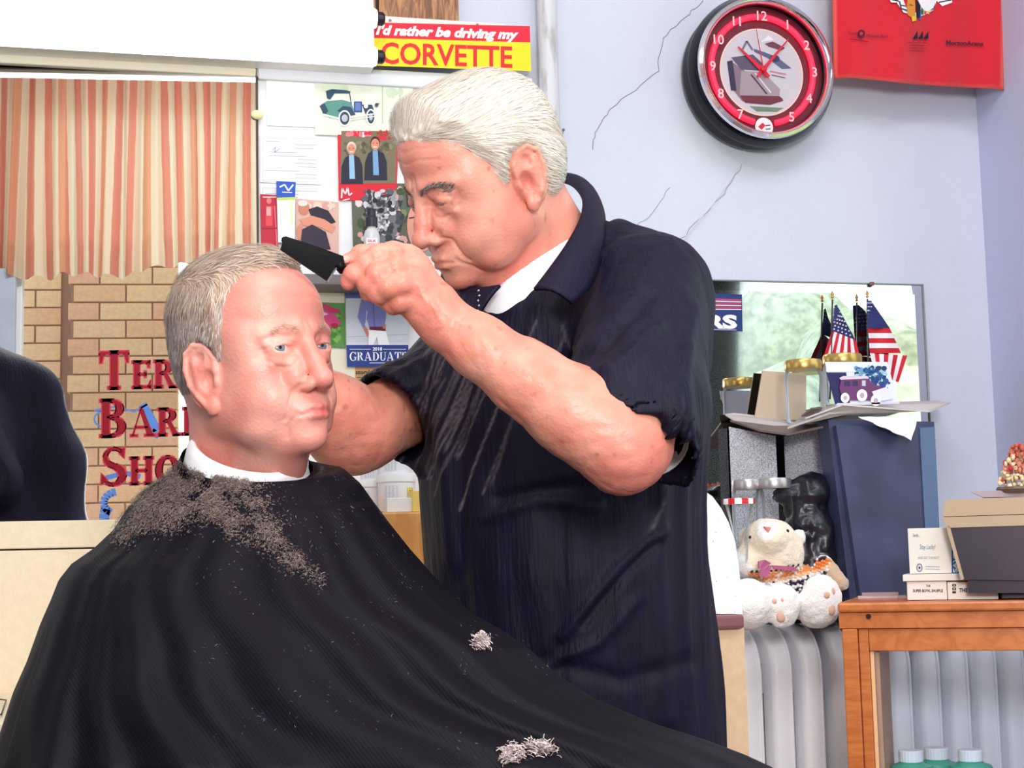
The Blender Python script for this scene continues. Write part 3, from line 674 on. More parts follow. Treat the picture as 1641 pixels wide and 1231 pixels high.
for cx_, cy_, rx_ in ((552, 190, 10), (594, 188, 8)):
    a.ell(cx_, cy_, rx_, 13, G3, 5); a.ell(cx_, cy_, rx_ - 2.4, 10.5, G1, 6); a.ell(cx_, cy_, rx_ - 5, 6, (180, 186, 190), 7)
a.line([(560, 189), (600, 183)], 1.8, G3, 8); a.line([(560, 193), (600, 187)], 1.5, (220, 224, 220), 8); a.ell(586, 171, 3.4, 3.4, G3, 8); a.ell(603, 169, 3, 3, (60, 80, 100), 8); a.line([(602, 167), (608, 167)], 1.4, (50, 50, 60), 8)
f()
def certificate(pts, lines, label, seed):
    a, f = sheet('certificate', pts, (246, 246, 250), label, 'certificate'); x0, y0 = pts[0]; x1, y1 = pts[2]; g = (206, 206, 216)
    a.line([(x0 + 4, y0 + 4), (x1 - 4, y0 + 6), (x1 - 4, y1 - 4), (x0 + 4, y1 - 6), (x0 + 4, y0 + 4)], .8, g)
    r = random.Random(seed)
    for i in range(lines):
        yy = y0 + 9 + i * (y1 - y0 - 14) / lines; xx = x0 + r.choice((8, 14, 55, 60)); a.line([(xx, yy), (min(x1 - 8, xx + r.uniform(20, 60)), yy + 1)], 1.1, (186, 186, 200))
    return a, f
a, f = certificate([(417, 217), (515, 221), (515, 296), (417, 292)], 11, 'white framed certificate with fine grey print below the blank sheet', 2)
a.line([(436, 241), (442, 236), (440, 244), (449, 238)], 1.2, (170, 170, 186)); f()
a, f = certificate([(417, 297), (516, 300), (516, 330), (417, 328)], 4, 'white certificate half hidden behind the clipper photo', 5); f()
# photo of two men
a, f = sheet('photo_card', [(541, 204), (640, 206), (636, 296), (628, 322), (543, 321)], (214, 26, 50), 'red edged card with photo of two smiling men in dark jackets', 'photo', 2.960)
a.poly([(547, 210), (636, 210), (634, 294), (545, 294)], (120, 110, 84)); a.noise(547, 208, 600, 222, [(236, 220, 220), (226, 120, 130), (214, 26, 50)], 24, 5, 1.1, 6); a.noise(598, 206, 636, 228, [(206, 30, 50), (160, 60, 50)], 16, 5, 1.2, 8)
a.noise(548, 224, 634, 250, [(96, 92, 66), (140, 130, 100), (80, 78, 58)], 40, 5, 1.4, 9)
SK, JK = (216, 140, 112), (26, 30, 50)
def man(x, y, s, hair, shirt, skin=SK):
    a.poly([(x - 15 * s, y + 30 * s), (x - 10 * s, y + 16 * s), (x - 3 * s, y + 11 * s), (x + 5 * s, y + 11 * s), (x + 14 * s, y + 15 * s), (x + 19 * s, y + 28 * s), (x + 20 * s, y + 58 * s), (x - 16 * s, y + 58 * s)], JK, 3)
    a.poly([(x - 3 * s, y + 11 * s), (x + 5 * s, y + 11 * s), (x + 7 * s, y + 50 * s), (x - 2 * s, y + 50 * s)], shirt, 4)
    a.ell(x + s, y - 1 * s, 7.6 * s, 10 * s, hair, 4.5); a.ell(x + s, y + 2 * s, 6.6 * s, 9 * s, skin, 5); a.line([(x - 2 * s, y + 6 * s), (x + 4 * s, y + 6 * s)], 1.6, (250, 240, 236), 6); a.line([(x - 3 * s, y), (x - 1 * s, y)], 1, (60, 40, 40), 6); a.line([(x + 3 * s, y), (x + 5 * s, y)], 1, (60, 40, 40), 6)
man(562, 238, .98, (210, 200, 190), (150, 190, 226)); man(600, 230, 1.02, (58, 40, 34), (120, 160, 206))
a.line([(547, 318), (548, 302), (553, 312), (557, 301), (559, 314), (564, 310)], 2.2, (255, 240, 240), 7); a.line([(549, 322), (560, 319)], 1.4, (255, 240, 240), 7); f()
# dog photo
a, f = sheet('dog_photo', [(563, 294), (660, 294), (661, 404), (566, 404)], (92, 96, 80), 'photo of a shaggy grey dog behind the spray bottle', 'photo', 2.9612)
a.noise(565, 296, 656, 402, [(60, 80, 50), (120, 130, 90), (214, 160, 160), (230, 210, 210), (44, 56, 44)], 70, 9, 1, 12)
a.noise(584, 306, 652, 398, [(70, 70, 78), (110, 110, 118), (50, 50, 56)], 110, 8, 3, 13); a.noise(578, 300, 636, 350, [(150, 150, 158), (90, 90, 98), (206, 206, 212), (50, 50, 56)], 110, 6, 6, 14)
a.noise(586, 340, 625, 375, [(214, 214, 218), (180, 180, 186), (110, 110, 116)], 50, 5, 9, 15); a.ell(600, 322, 4, 4, (20, 18, 22), 13); a.ell(624, 326, 4, 4, (20, 18, 22), 13); a.ell(610, 338, 5, 4, (16, 14, 18), 13); f()
# portrait photo partly behind the barber's nose
a, f = sheet('portrait_photo', [(650, 300), (735, 300), (735, 410), (650, 408)], (150, 150, 146), 'portrait photo of a smiling pink face beside the dog photo', 'photo', 2.9618)
a.noise(652, 302, 733, 330, [(96, 96, 92), (180, 180, 176)], 24, 7, 1, 17); a.ell(676, 362, 24, 42, (222, 150, 132), 4); a.poly([(650, 308), (700, 306), (702, 326), (652, 332)], (60, 40, 40), 5); a.line([(664, 388), (684, 392)], 3, (246, 236, 236), 6); a.line([(655, 350), (668, 348)], 2, (70, 40, 40), 6); f()
# haircut photo
a, f = sheet('haircut_photo', [(473, 318), (543, 324), (543, 412), (474, 408)], (222, 178, 166), 'photo of a barber leaning over a customer beside the red card', 'photo', 2.9608)
a.noise(475, 322, 541, 338, [(236, 206, 190), (214, 160, 150)], 16, 8, 1, 20); a.ell(487, 334, 9, 11, (206, 130, 106), 3); a.ell(485, 326, 8, 5, (226, 220, 214), 4)
a.poly([(494, 336), (508, 331), (526, 338), (538, 356), (524, 362), (500, 350)], (34, 26, 44), 3); a.poly([(480, 352), (500, 346), (520, 352), (538, 364), (532, 374), (512, 364), (486, 362)], (222, 146, 120), 4); a.ell(481, 372, 6, 13, (214, 140, 118), 4); a.poly([(484, 368), (500, 360), (522, 372), (530, 400), (486, 400), (482, 384)], (44, 30, 54), 5); f()
# pink car on grass
a, f = sheet('car_photo', [(500, 463), (552, 466), (554, 557), (502, 556)], (92, 150, 70), 'photo of pink cars parked on bright green grass', 'photo', 2.9608)
a.poly([(500, 463), (552, 466), (552, 486), (500, 484)], (226, 222, 196)); a.noise(502, 488, 551, 555, [(70, 130, 50), (130, 180, 90), (96, 156, 70)], 60, 5, 1.1, 22)
a.poly([(512, 492), (520, 487), (542, 496), (547, 502), (530, 502)], (196, 40, 96), 3); a.poly([(500, 500), (516, 496), (536, 504), (546, 516), (540, 526), (520, 524), (500, 514)], (214, 64, 124), 4); a.poly([(500, 500), (514, 498), (526, 504), (514, 508), (500, 508)], (240, 190, 210), 5); a.ell(536, 522, 6, 4, (170, 20, 50), 6); a.ell(518, 534, 9, 15, (120, 110, 170), 4); a.ell(512, 530, 7, 9, (210, 214, 236), 5); f()
# graduation card
a, f = sheet('graduation_card', [(553, 428), (652, 428), (655, 588), (556, 588)], (222, 224, 232), 'blue and white graduation card with a person in a lilac shirt', 'card', 2.956)
a.poly([(553, 467), (600, 468), (600, 478), (554, 478)], (88, 100, 160)); a.poly([(554, 478), (653, 480), (654, 548), (555, 548)], (206, 210, 222)); a.line([(556, 540), (654, 536)], 1, (180, 186, 200), 2)
LIL = (124, 130, 196)
a.poly([(579, 480), (618, 480), (619, 500), (616, 524), (592, 526), (588, 512), (584, 520), (588, 528), (582, 526), (573, 508)], LIL, 3); a.line([(598, 482), (600, 524)], 1, (90, 96, 160), 4); a.line([(588, 498), (586, 516)], 1.3, (200, 206, 230), 4)
a.poly([(592, 524), (617, 524), (618, 531), (592, 529)], (110, 30, 50), 5); a.poly([(591, 529), (618, 530), (624, 553), (606, 553), (604, 540), (598, 553), (590, 553)], (250, 250, 252), 5); a.poly([(581, 524), (588, 526), (591, 537), (589, 540)], (206, 120, 104), 5); a.poly([(612, 522), (618, 520), (618, 526), (614, 528)], (206, 120, 104), 6)
a.poly([(555, 553), (654, 553), (655, 588), (556, 588)], (44, 66, 146), 4); a.line([(560, 560), (594, 560)], .9, (255, 255, 255), 6); a.line([(614, 560), (650, 560)], .9, (255, 255, 255), 6)
a.text('2018', 597, 562, 5.2, (255, 255, 255), wd=15, bold=.03, lay=6)
def serif_text(a, s, x, y, hgt, col, lay, sx=1.0):
    t, h = .17, .05
    for c in s:
        if c == 'G': pl = ribbon(arc(.44, .5, .44, .52, 40, 320, 22), arc(.44, .5, .25, .46, 40, 320, 22)) + [rectp(.62, .05, .8, .44), rectp(.5, .4, .9, .45), rectp(.72, .66, .78, .98)]; w_ = .9
        elif c == 'D': pl = [rectp(.1, 0, .28, 1), rectp(.02, 0, .3, h), rectp(.02, 1 - h, .3, 1)] + ribbon(arc(.3, .5, .52, .5, 90, -90), arc(.3, .5, .32, .45, 90, -90)); w_ = .86
        elif c == 'U': pl = [rectp(.1, .3, .28, 1), rectp(.02, 1 - h, .38, 1), rectp(.66, .3, .72, 1), rectp(.56, 1 - h, .84, 1)] + ribbon(arc(.41, .32, .31, .33, 180, 360), arc(.41, .32, .17, .26, 180, 360)); w_ = .86
        else: pl, w_ = serif(c)
        for p in pl: a.poly([(x + q[0] * hgt * sx, y - q[1] * hgt) for q in p], col, lay)
        x += (w_ + .03) * hgt * sx
serif_text(a, 'GRADUATE', 560, 578.5, 14, (255, 255, 255), 6, .92); a.line([(592, 582), (632, 582)], 1.2, (220, 226, 240), 6); f()
# papers low on the board
a, f = sheet('cream_note', [(515, 559), (571, 562), (572, 632), (515, 630)], (236, 228, 206), 'cream note paper below the photo of pink cars', 'paper', 2.960); a.line([(548, 612), (556, 604), (562, 612), (554, 618)], .8, (190, 180, 170)); f()
a, f = sheet('newspaper_clipping', [(569, 588), (640, 588), (640, 640), (570, 638)], (196, 150, 100), 'brown newspaper clipping under the graduation card', 'paper', 2.9595)
a.text("story's P", 570, 600, 7, (60, 36, 24), wd=34, bold=.03)
for i in range(7): a.line([(572, 605 + i * 4.6), (600, 605.5 + i * 4.6)], 1.6, (110, 76, 52))
f()
# red card on the far left of the board
a, f = sheet('red_card', [(417, 311), (446, 313), (446, 398), (419, 400)], (196, 26, 54), 'red card printed with a pale figure left of the blue tipped pack', 'card', 2.957)
a.rect(426, 330, 437, 362, (226, 70, 84)); a.rect(427, 332, 434, 346, (240, 170, 170), 2); a.ell(431, 322, 4, 5, (230, 120, 120), 2); a.line([(420, 366), (444, 366)], 1.4, (150, 10, 36), 2); a.line([(421, 316), (443, 316)], 2, (250, 210, 210), 2); a.line([(440, 330), (444, 396)], 2, (240, 120, 130), 2); f()
# blister pack with blue header
pk = empty('hanging_pack', OnY(458, 385, 2.945), 'white hanging pack with a blue header and green stripe', 'pack')
a = Art(pxY(2.944), NY); a.base([(443, 290), (474, 292), (473, 316), (444, 317)], (36, 84, 190), .004); a.line([(448, 300), (456, 296), (462, 306), (470, 296)], 2.4, (255, 255, 255), 2); a.line([(452, 308), (468, 309)], 1.4, (230, 240, 255), 2); a.build('header_card', pk)
a = Art(pxY(2.943), NY); a.base([(444, 317), (473, 316), (472, 388), (446, 388)], (240, 244, 250), .010); a.poly([(444, 317), (473, 316), (473, 320), (445, 321)], (196, 220, 60)); a.poly([(447, 322), (459, 322), (460, 384), (449, 384)], (252, 252, 255), 2); a.poly([(465, 322), (468, 322), (469, 360), (466, 360)], (230, 236, 170), 2); a.build('sleeve', pk)
# --- grey ledge with the spray bottle
zl = zY(525, 444, 2.90)
ldg = MBd().b2((xY(455, 450, 2.88), 2.87, zl - .020), (xY(715, 450, 2.88), 2.964, zl), .002).build('narrow_shelf', mat('grey_ledge', (112, 106, 108), .5)); tag(ldg, 'narrow grey shelf on the board behind the comb', 'shelf')
sp = OnY(596, 400, 2.905); spz = zl; k_ = float(np.linalg.norm(OnY(596, 360, 2.905) - OnY(596, 400, 2.905))) / 40
sx_ = float(sp[0]); zz = lambda v: zY(596, v, 2.905)
sb_ = empty('spray_bottle', (sx_, 2.905, spz), 'small clear spray bottle with a black cap in front of dog photo', 'bottle')
shade_auto(MBd().lathe([(.0145, spz), (.0155, spz + .004), (.0155, zz(378)), (.013, zz(371)), (.0085, zz(366)), (.0085, zz(362))], (sx_, 2.905, 0), 24).build('bottle_body', mat('frosty_plastic', (236, 236, 240), .15, alpha=.75), sb_))
shade_auto(MBd().lathe([(.0118, zz(364)), (.0118, zz(350)), (.0108, zz(349)), (.0088, zz(348)), (.0088, zz(336)), (.007, zz(335))], (sx_, 2.905, 0), 24).build('spray_cap', mat('black_spray_cap', (40, 38, 52), .3), sb_))
a = Art(lambda u, v: np.array([*(OnY(u, v, 2.8885))]), NY); a.poly([(587, 381), (605, 381), (605, 395), (587, 395)], (250, 240, 242)); a.text('SILK', 589, 388, 4, (200, 40, 60), wd=14, bold=.02, lay=1); a.line([(589, 391), (603, 391)], 1, (200, 40, 60), 1); a.build('bottle_label', sb_)
# --- tubs, box and wooden cabinet beside the barber
zc = zY(640, 821, 2.60)
m_orange = wood_mat('honey_wood', (222, 160, 92), (204, 140, 74), (6, 6, 1.2), .45)
wc = MBd().b2((xY(540, 830, 2.60), 2.60, zY(5, 1112, 2.92) + .0005), (xY(815, 830, 2.60), 2.92, zc), .003).build('wooden_cabinet', m_orange); tag(wc, 'honey coloured wooden cabinet under the white tubs behind the barber', 'cabinet')
m_tub = mat('white_tub_plastic', (240, 240, 242), .35)
def tub(u, v0, v1, Y, half, label, letter=None):
    c = OnY(u, v1, Y); r = half / F_PX * float(np.dot(c - CAM, FWD)); z0 = zY(u, v1, Y); z1 = zY(u, v0, Y); x, y = float(c[0]), Y
    t = empty('tub', (x, y, z0), label, 'tub', 'white tubs on the wooden cabinet'); h = z1 - z0
    shade_auto(MBd().lathe([(r * .9, z0), (r * .93, z0 + .002), (r * .95, z1 - h * .22)], (x, y, 0), 36).build('tub_body', m_tub, t))
    shade_auto(MBd().lathe([(r, z1 - h * .22), (r * 1.0, z1 - .003), (r * .97, z1)], (x, y, 0), 36).build('tub_lid', m_tub, t))
    # printed label wraps the tub
    lb = Art(lambda q, w_: np.array([x + (r * .96) * math.sin(q), y - (r * .96) * math.cos(q), w_]), (0, 0, 0), 0)
    for i in range(8): a0 = -.9 + .1 * i; lb.poly([(a0, z0 + h * .1), (a0 + .085, z0 + h * .1), (a0 + .085, z0 + h * .68), (a0, z0 + h * .68)], (214, 216, 222) if i % 2 else (232, 232, 238))
    for i in range(9): a0 = -1.02; zz_ = z0 + h * (.14 + .055 * i); lb.poly([(-.85, zz_), (-.45 + .1 * (i % 3), zz_), (-.45 + .1 * (i % 3), zz_ + h * .02), (-.85, zz_ + h * .02)], (90, 96, 110)); 
    if letter:
        lb.pm = lambda q, w_: np.array([x + (r * .975) * math.sin(q), y - (r * .975) * math.cos(q), w_])
        k2 = h * .09
        for dx, cl_ in ((.05, (30, 60, 40)), (0, (236, 220, 40))):
            for p in (rectp(0, 0, .14, 1), rectp(0, .84, .5, 1), rectp(0, .42, .4, .56)): lb.poly([(.42 + dx + q[0] * .6, z0 + h * .12 + (q[1] * .5) * h - dx * .01) for q in p], cl_)
            lb.pm = lambda q, w_: np.array([x + (r * .985) * math.sin(q), y - (r * .985) * math.cos(q), w_])
    lb.build('tub_label', t); return t
tub(636, 760, 820, 2.70, 32, 'front white tub with a yellow letter on its label', 'F'); tub(633, 716, 760, 2.712, 28, 'white tub stacked on top of the yellow lettered tub'); tub(590, 770, 822, 2.74, 26, 'left white tub half hidden by the black cape'); tub(598, 741, 770, 2.745, 22, 'small white tub stacked on the left hand tub')
bxm = empty('small_box', OnY(640, 821, 2.63), 'small white carton with a yellow end in front of the tubs', 'box')
MBd().b2((xY(619, 800, 2.62), 2.615, zc + .0005), (xY(662, 800, 2.62), 2.65, zY(640, 798, 2.615)), .001).build('carton', mat('carton_white', (238, 236, 232), .6), bxm)
MBd().b2((xY(661, 800, 2.61), 2.61, zc + .0005), (xY(673, 800, 2.61), 2.65, zY(640, 787, 2.61)), .001).build('yellow_end', mat('carton_yellow', (240, 206, 110), .6), bxm)
# --- work counter on the left, tool and coil on it
m_top = mat('counter_top_cream', (240, 226, 198), .45, var=.05, vscale=50)
ctr = empty('work_counter', (-.2, 2.7, 0), 'cream work counter running below the wall mirror', 'counter')
zct = zY(5, 1112, 2.92)
MBd().b2((-1.6, 2.40, zct - .03), (xY(862, 900, 2.40), 2.93, zct), .004).build('counter_top', m_top, ctr)
MBd().b2((-1.58, 2.45, .08), (xY(858, 900, 2.45), 2.93, zct - .031)).build('counter_body', m_beige, ctr)
ctool = empty('clipper_tool', OnZ(8, 1125, zct), 'copper coloured tool lying on the counter at the left edge', 'tool')
MBd().tube([OnZ(-40, 1100, zct) + np.array([0, 0, .014]), OnZ(22, 1104, zct) + np.array([0, 0, .012])], [.008, .006], 10).build('handle', mat('copper_tool', (196, 108, 60), .3, metal=.6), ctool, True)
MBd().tube([OnZ(-40, 1120, zct) + np.array([0, 0, .004]), OnZ(10, 1126, zct) + np.array([0, 0, .004]), OnZ(2, 1150, zct) + np.array([0, 0, .004]), OnZ(-20, 1142, zct) + np.array([0, 0, .004])], .0012, 6).build('cord', mat('dark_cord', (70, 60, 60), .5), ctool, True)
# --- end cabinet with speckled splash panel
ec = empty('end_cabinet', (xY(1100, 1000, 2.35), 2.5, 0), 'beige cabinet with brown edged top right of the barber', 'cabinet')
YE = 2.35; ze = zY(1170, 985, YE); ex1 = xY(1203, 1100, YE)
MBd().b2((xY(905, 1100, YE), YE, .03), (xY(1198, 1130, YE), 2.72, ze - .022), .002).build('cabinet_body', mat('cork_laminate', (226, 190, 152), .6, var=.1, vscale=70), ec)
MBd().b2((xY(900, 1000, YE - .01), YE - .014, ze - .022), (xY(1192, 990, YE - .01), 2.72, ze), .005).build('brown_edge_top', mat('brown_edge', (134, 84, 84), .3), ec)
a = [(900, 984), (900, 760), (1128, 786), (1142, 796), (1156, 815), (1168, 838), (1178, 868), (1184, 905), (1187, 940), (1190, 984)]
m_speck = bpy.data.materials.new('speckled_laminate'); m_speck.use_nodes = True; N = m_speck.node_tree.nodes; L = m_speck.node_tree.links; b = N['Principled BSDF']; b.inputs['Roughness'].default_value = .35
tc = N.new('ShaderNodeTexCoord'); vo = N.new('ShaderNodeTexVoronoi'); vo.inputs['Scale'].default_value = 95; cr = N.new('ShaderNodeValToRGB'); cr.color_ramp.elements[0].position = .07; cr.color_ramp.elements[1].position = .12; cr.color_ramp.elements[0].color = lin((150, 140, 150)); cr.color_ramp.elements[1].color = lin((244, 242, 244))
L.new(tc.outputs['Object'], vo.inputs['Vector']); L.new(vo.outputs['Distance'], cr.inputs[0]); L.new(cr.outputs[0], b.inputs['Base Color'])
MBd().prism([OnY(u, v, YE) for u, v in a], (0, .022, 0)).build('speckled_splash', m_speck, ec)
# --- radiator
m_rad = mat('silver_radiator_paint', (242, 242, 248), .4, metal=.0, var=.06, vscale=12)
m_rust = mat('rusty_gap', (110, 84, 62), .9, var=.5, vscale=60)
yr0, yr1 = 2.705, 2.915; zr_ = zY(1300, 1000, yr0 + .05); xr = xY(1305, 1100, yr0); pitch = xY(1353, 1100, yr0) - xr
rad = empty('radiator', (xr + .2, 2.81, 0), 'tall silver painted column radiator under the right hand mirror', 'radiator')
def fin_mesh(th, topz):
    out = []; R = .085; n = 10
    for i in range(n + 1): a_ = math.pi / 2 * i / n; out.append((yr0 + R - R * math.sin(math.pi / 2 - a_) if False else yr0 + R * (1 - math.cos(a_)), topz - R * (1 - math.sin(a_))))
    for i in range(n + 1): a_ = math.pi / 2 * i / n; out.append((yr1 - R * (1 - math.sin(a_)), topz - R * (1 - math.cos(a_))))
    out += [(yr1, .12), (yr0, .12)]
    return out
prof = fin_mesh(.04, zr_)
for k in range(-3, 8):
    x = xr + k * pitch; 
    if k == -3: pass
    rings = []
    cyy, czz = (yr0 + yr1) / 2, zr_ * .5
    def off(pts, d):
        r_ = []; n = len(pts)
        for i in range(n):
            p0, p1, p2 = np.array(pts[i - 1]), np.array(pts[i]), np.array(pts[(i + 1) % n]); t_ = p2 - p0; nn = np.array([t_[1], -t_[0]]); nn /= np.linalg.norm(nn) + 1e-9
            c_ = np.array([cyy, p1[1] if p1[1] < zr_ - .1 else zr_ - .1]); 
            if nn @ (p1 - c_) < 0: nn = -nn
            r_.append(p1 - nn * d)
        return r_
    hw = pitch * .36; V = []; Fc = []
    for dx, d in ((-hw, .012), (-hw * .82, .003), (-hw * .5, 0), (hw * .5, 0), (hw * .82, .003), (hw, .012)):
        rings.append([(x + dx, float(p[0]), float(p[1])) for p in off(prof, d)])
    n = len(prof)
    for r_ in rings: V += r_
    for i in range(len(rings) - 1):
        for j in range(n): Fc.append((i * n + j, i * n + (j + 1) % n, (i + 1) * n + (j + 1) % n, (i + 1) * n + j))
    Fc.append(tuple(range(n))); Fc.append(tuple((len(rings) - 1) * n + j for j in range(n)))
    sec = MBd().add(V, Fc); rp = off(prof, -.001)[:-2]; sec.tube([(x + hw * .7, float(p[0]), float(p[1])) for p in rp[:12]] + [(x + hw * .7, float(rp[11][0]), float(rp[11][1]) - .001)], .0022, 5) if False else sec.tube([(x + hw * .62, yr0 - .001, .14)] + [(x + hw * .62, float(p[0]), float(p[1])) for p in rp[:9]], .0028, 6)
    o = sec.build('radiator_section', m_rad, rad); shade_auto(o, 50)
MBd().b2((xr - 3 * pitch, yr0 + .03, .2), (xr + 7.2 * pitch, yr1 - .03, .25)).b2((xr - 3 * pitch, yr0 + .05, zr_ - .12), (xr + 7.2 * pitch, yr1 - .05, zr_ - .07)).b2((xr - 3 * pitch, yr0 + .045, .26), (xr + 7.2 * pitch, yr0 + .10, zr_ - .125)).build('hub', m_rust, rad)
MBd().b2((xr - 3 * pitch, yr0 + .05, .0), (xr - 2.6 * pitch, yr1 - .05, .13)).build('foot', m_rad, rad); MBd().b2((xr + 6.6 * pitch, yr0 + .05, .0), (xr + 7 * pitch, yr1 - .05, .13)).build('foot', m_rad, rad)
# --- two grey carpeted speaker boxes, black bag, big navy case
m_carp = mat('grey_carpet', (232, 232, 240), .95, rgb2=(160, 160, 172), var=.4, vscale=380, crange=(.35, .6), bump=.5, bscale=400, spec=.1)
def wedge(name, pts, Y, dep, m, label, cat, group=None, lean=0.0):
    p3 = [OnY(u, v, Y) for u, v in pts]; p3 = [p + np.array([0, lean * (p[2] - zr_), 0]) for p in p3]
    o = MBd().prism(p3, (0, dep, 0)).build(name, m); bm = bmesh.new(); bm.from_mesh(o.data); bmesh.ops.bevel(bm, geom=bm.edges[:], offset=.004, segments=2, affect='EDGES'); bm.to_mesh(o.data); bm.free(); return tag(o, label, cat, group)
zb_r = 1001
def boxq(fr, dep, label):
    # fr: four (u, v, Y): front face corners, going round
    p3 = [OnY(*p) for p in fr]; p3[0][2] = p3[3][2] = zr_ + .001; p3[0][:2] = p3[1][:2]; p3[3][:2] = p3[2][:2]
    nrm = np.cross(p3[2] - p3[1], np.array([0, 0, 1.0])); nrm[2] = 0; nrm /= np.linalg.norm(nrm); nrm = nrm if nrm[1] > 0 else -nrm
    V = p3 + [np.array([p3[0][0] + .012, min(2.975, p3[0][1] + dep), p3[0][2]]), np.array([p3[1][0] + .012, min(2.975, p3[1][1] + dep), p3[1][2]]), np.array([p3[2][0], 2.975, p3[2][2]]), np.array([p3[3][0], 2.975, p3[3][2]])]
    o = MBd().add(V, [(0, 1, 2, 3), (7, 6, 5, 4), (0, 4, 5, 1), (1, 5, 6, 2), (2, 6, 7, 3), (3, 7, 4, 0)]).build('speaker_box', m_carp); return tag(o, label, 'speaker', 'grey carpeted boxes')
boxq([(1166, 999, 2.95), (1168, 684, 2.95), (1243, 699, 2.88), (1240, 1000, 2.88)], .02, 'grey carpeted speaker box on the left behind the glass jars')
boxq([(1252, 999, 2.90), (1256, 700, 2.90), (1340, 672, 2.80), (1338, 1000, 2.80)], .02, 'grey carpeted speaker box standing against the big navy case')
m_blk = mat('black_plastic', (22, 20, 28), .35)
m_bag = mat('black_bag_plastic', (24, 22, 34), .3, bump=.6, bscale=35)
# black bag, crumpled heap in front of the right box
fd = Field(OnY(1255, 1010, 2.70) - .05, OnY(1370, 740, 2.80) + .06, .005)
for (u0, v0, u1, v1, r0) in ((1300, 960, 1300, 850, .052), (1335, 960, 1338, 860, .05), (1290, 815, 1306, 790, .036), (1262, 790, 1285, 782, .022), (1350, 960, 1352, 900, .035)): fd.cap(OnY(u0, v0, 2.765), OnY(u1, v1, 2.765), r0, r0 * .9, k=.02)
fd.plane((0, 0, zr_ + .001), (0, 0, -1), 'sub', .003)
V, Q = fd.mesh(1); nn = fd.grad(V); nn /= np.linalg.norm(nn, axis=1)[:, None] + 1e-6; V = V + nn * (np.abs(vnoise(V, 35, 1)) * .012 + vnoise(V, 90, 3) * .003)[:, None]; V[:, 2] = np.maximum(V[:, 2], zr_ + .001)
tag(np_mesh('plastic_bag', V, Q, m_bag), 'crumpled black plastic bag beside the teddy bear', 'bag')
m_navy = mat('navy_vinyl', (66, 70, 104), .35, rgb2=(48, 52, 82), var=.3, vscale=9)
cs = empty('navy_case', OnY(1420, 958, 2.62), 'large dark navy case leaning against the wall above the radiator', 'case')
def leanpt(u, v, Y, k=.16): p = OnY(u, v, Y); q = OnY(u, v, Y + k * (p[2] - zr_)); return q
o = MBd().prism([leanpt(u, v, 2.66) for u, v in ((1327, 672), (1497, 676), (1512, 985), (1366, 990))], (.0, .05, .0)).build('case_shell', m_navy, cs); shade_auto(o)
o = MBd().prism([leanpt(u, v, 2.645) for u, v in ((1340, 682), (1496, 684), (1510, 985), (1384, 988))], (0, .014, 0)).build('case_face', m_navy, cs)
o = MBd().prism([leanpt(u, v, 2.642) for u, v in ((1474, 686), (1498, 684), (1512, 985), (1490, 985))], (0, .004, 0)).build('side_strip', mat('slate_strip', (84, 104, 140), .4), cs)
# --- cardboard and papers on top of the boxes
m_cb = mat('grey_cardboard', (186, 176, 172), .8, var=.1, vscale=30); m_cb2 = mat('brown_cardboard', (204, 182, 158), .8); m_cb3 = mat('pale_cardboard', (214, 206, 204), .7)
def zpx(u, v, Y): return OnY(u, v, Y)
def card(name, pts, th, m, label, cat='cardboard', group='flat cardboard pieces on the boxes'):
    P3 = [zpx(*p) for p in pts]; n = len(P3); V = P3 + [p + np.array([0, 0, th]) for p in P3]
    o = MBd().add(V, [tuple(range(n)), tuple(range(2 * n - 1, n - 1, -1))] + [(i, (i + 1) % n, (i + 1) % n + n, i + n) for i in range(n)]).build(name, m); return tag(o, label, cat, group)
card('card_sheet', [(1170, 676, 2.955), (1218, 692, 2.84), (1262, 698, 2.76), (1330, 684, 2.74), (1330, 676, 2.92), (1192, 676, 2.96)], .004, mat('dark_cardboard', (132, 116, 112), .8), 'dark grey cardboard sheet sagging over the left carpeted box')
card('card_sheet', [(1162, 666, 2.965), (1186, 681, 2.93), (1290, 686, 2.80), (1316, 680, 2.95), (1176, 664, 2.97)], .003, m_cb3, 'thin pale cardboard sheet sticking out at the left')
card('card_sheet', [(1262, 688, 2.70), (1330, 664, 2.70), (1412, 656, 2.72), (1468, 660, 2.74), (1466, 650, 2.93), (1300, 660, 2.93)], .004, m_cb, 'grey cardboard sheet lying under the car postcard')
card('card_sheet', [(1290, 672, 2.71), (1350, 650, 2.69), (1490, 661, 2.74), (1523, 647, 2.86), (1500, 644, 2.95), (1330, 650, 2.95)], .003, m_cb3, 'top pale cardboard sheet reaching far right')
card('card_sheet', [(1284, 668, 2.70), (1300, 656, 2.70), (1318, 655, 2.72), (1308, 668, 2.72)], .003, mat('brown_flap', (112, 92, 88), .8), 'small dark brown cardboard flap beside the open jar')
o = MBd().prism([OnY(u, v, 2.955) for u, v in ((1208, 680), (1222, 594), (1266, 597), (1292, 600), (1292, 684))], (0, .004, 0)).build('cardboard_piece', m_cb2); tag(o, 'upright light brown cardboard piece behind the glass jar', 'cardboard')
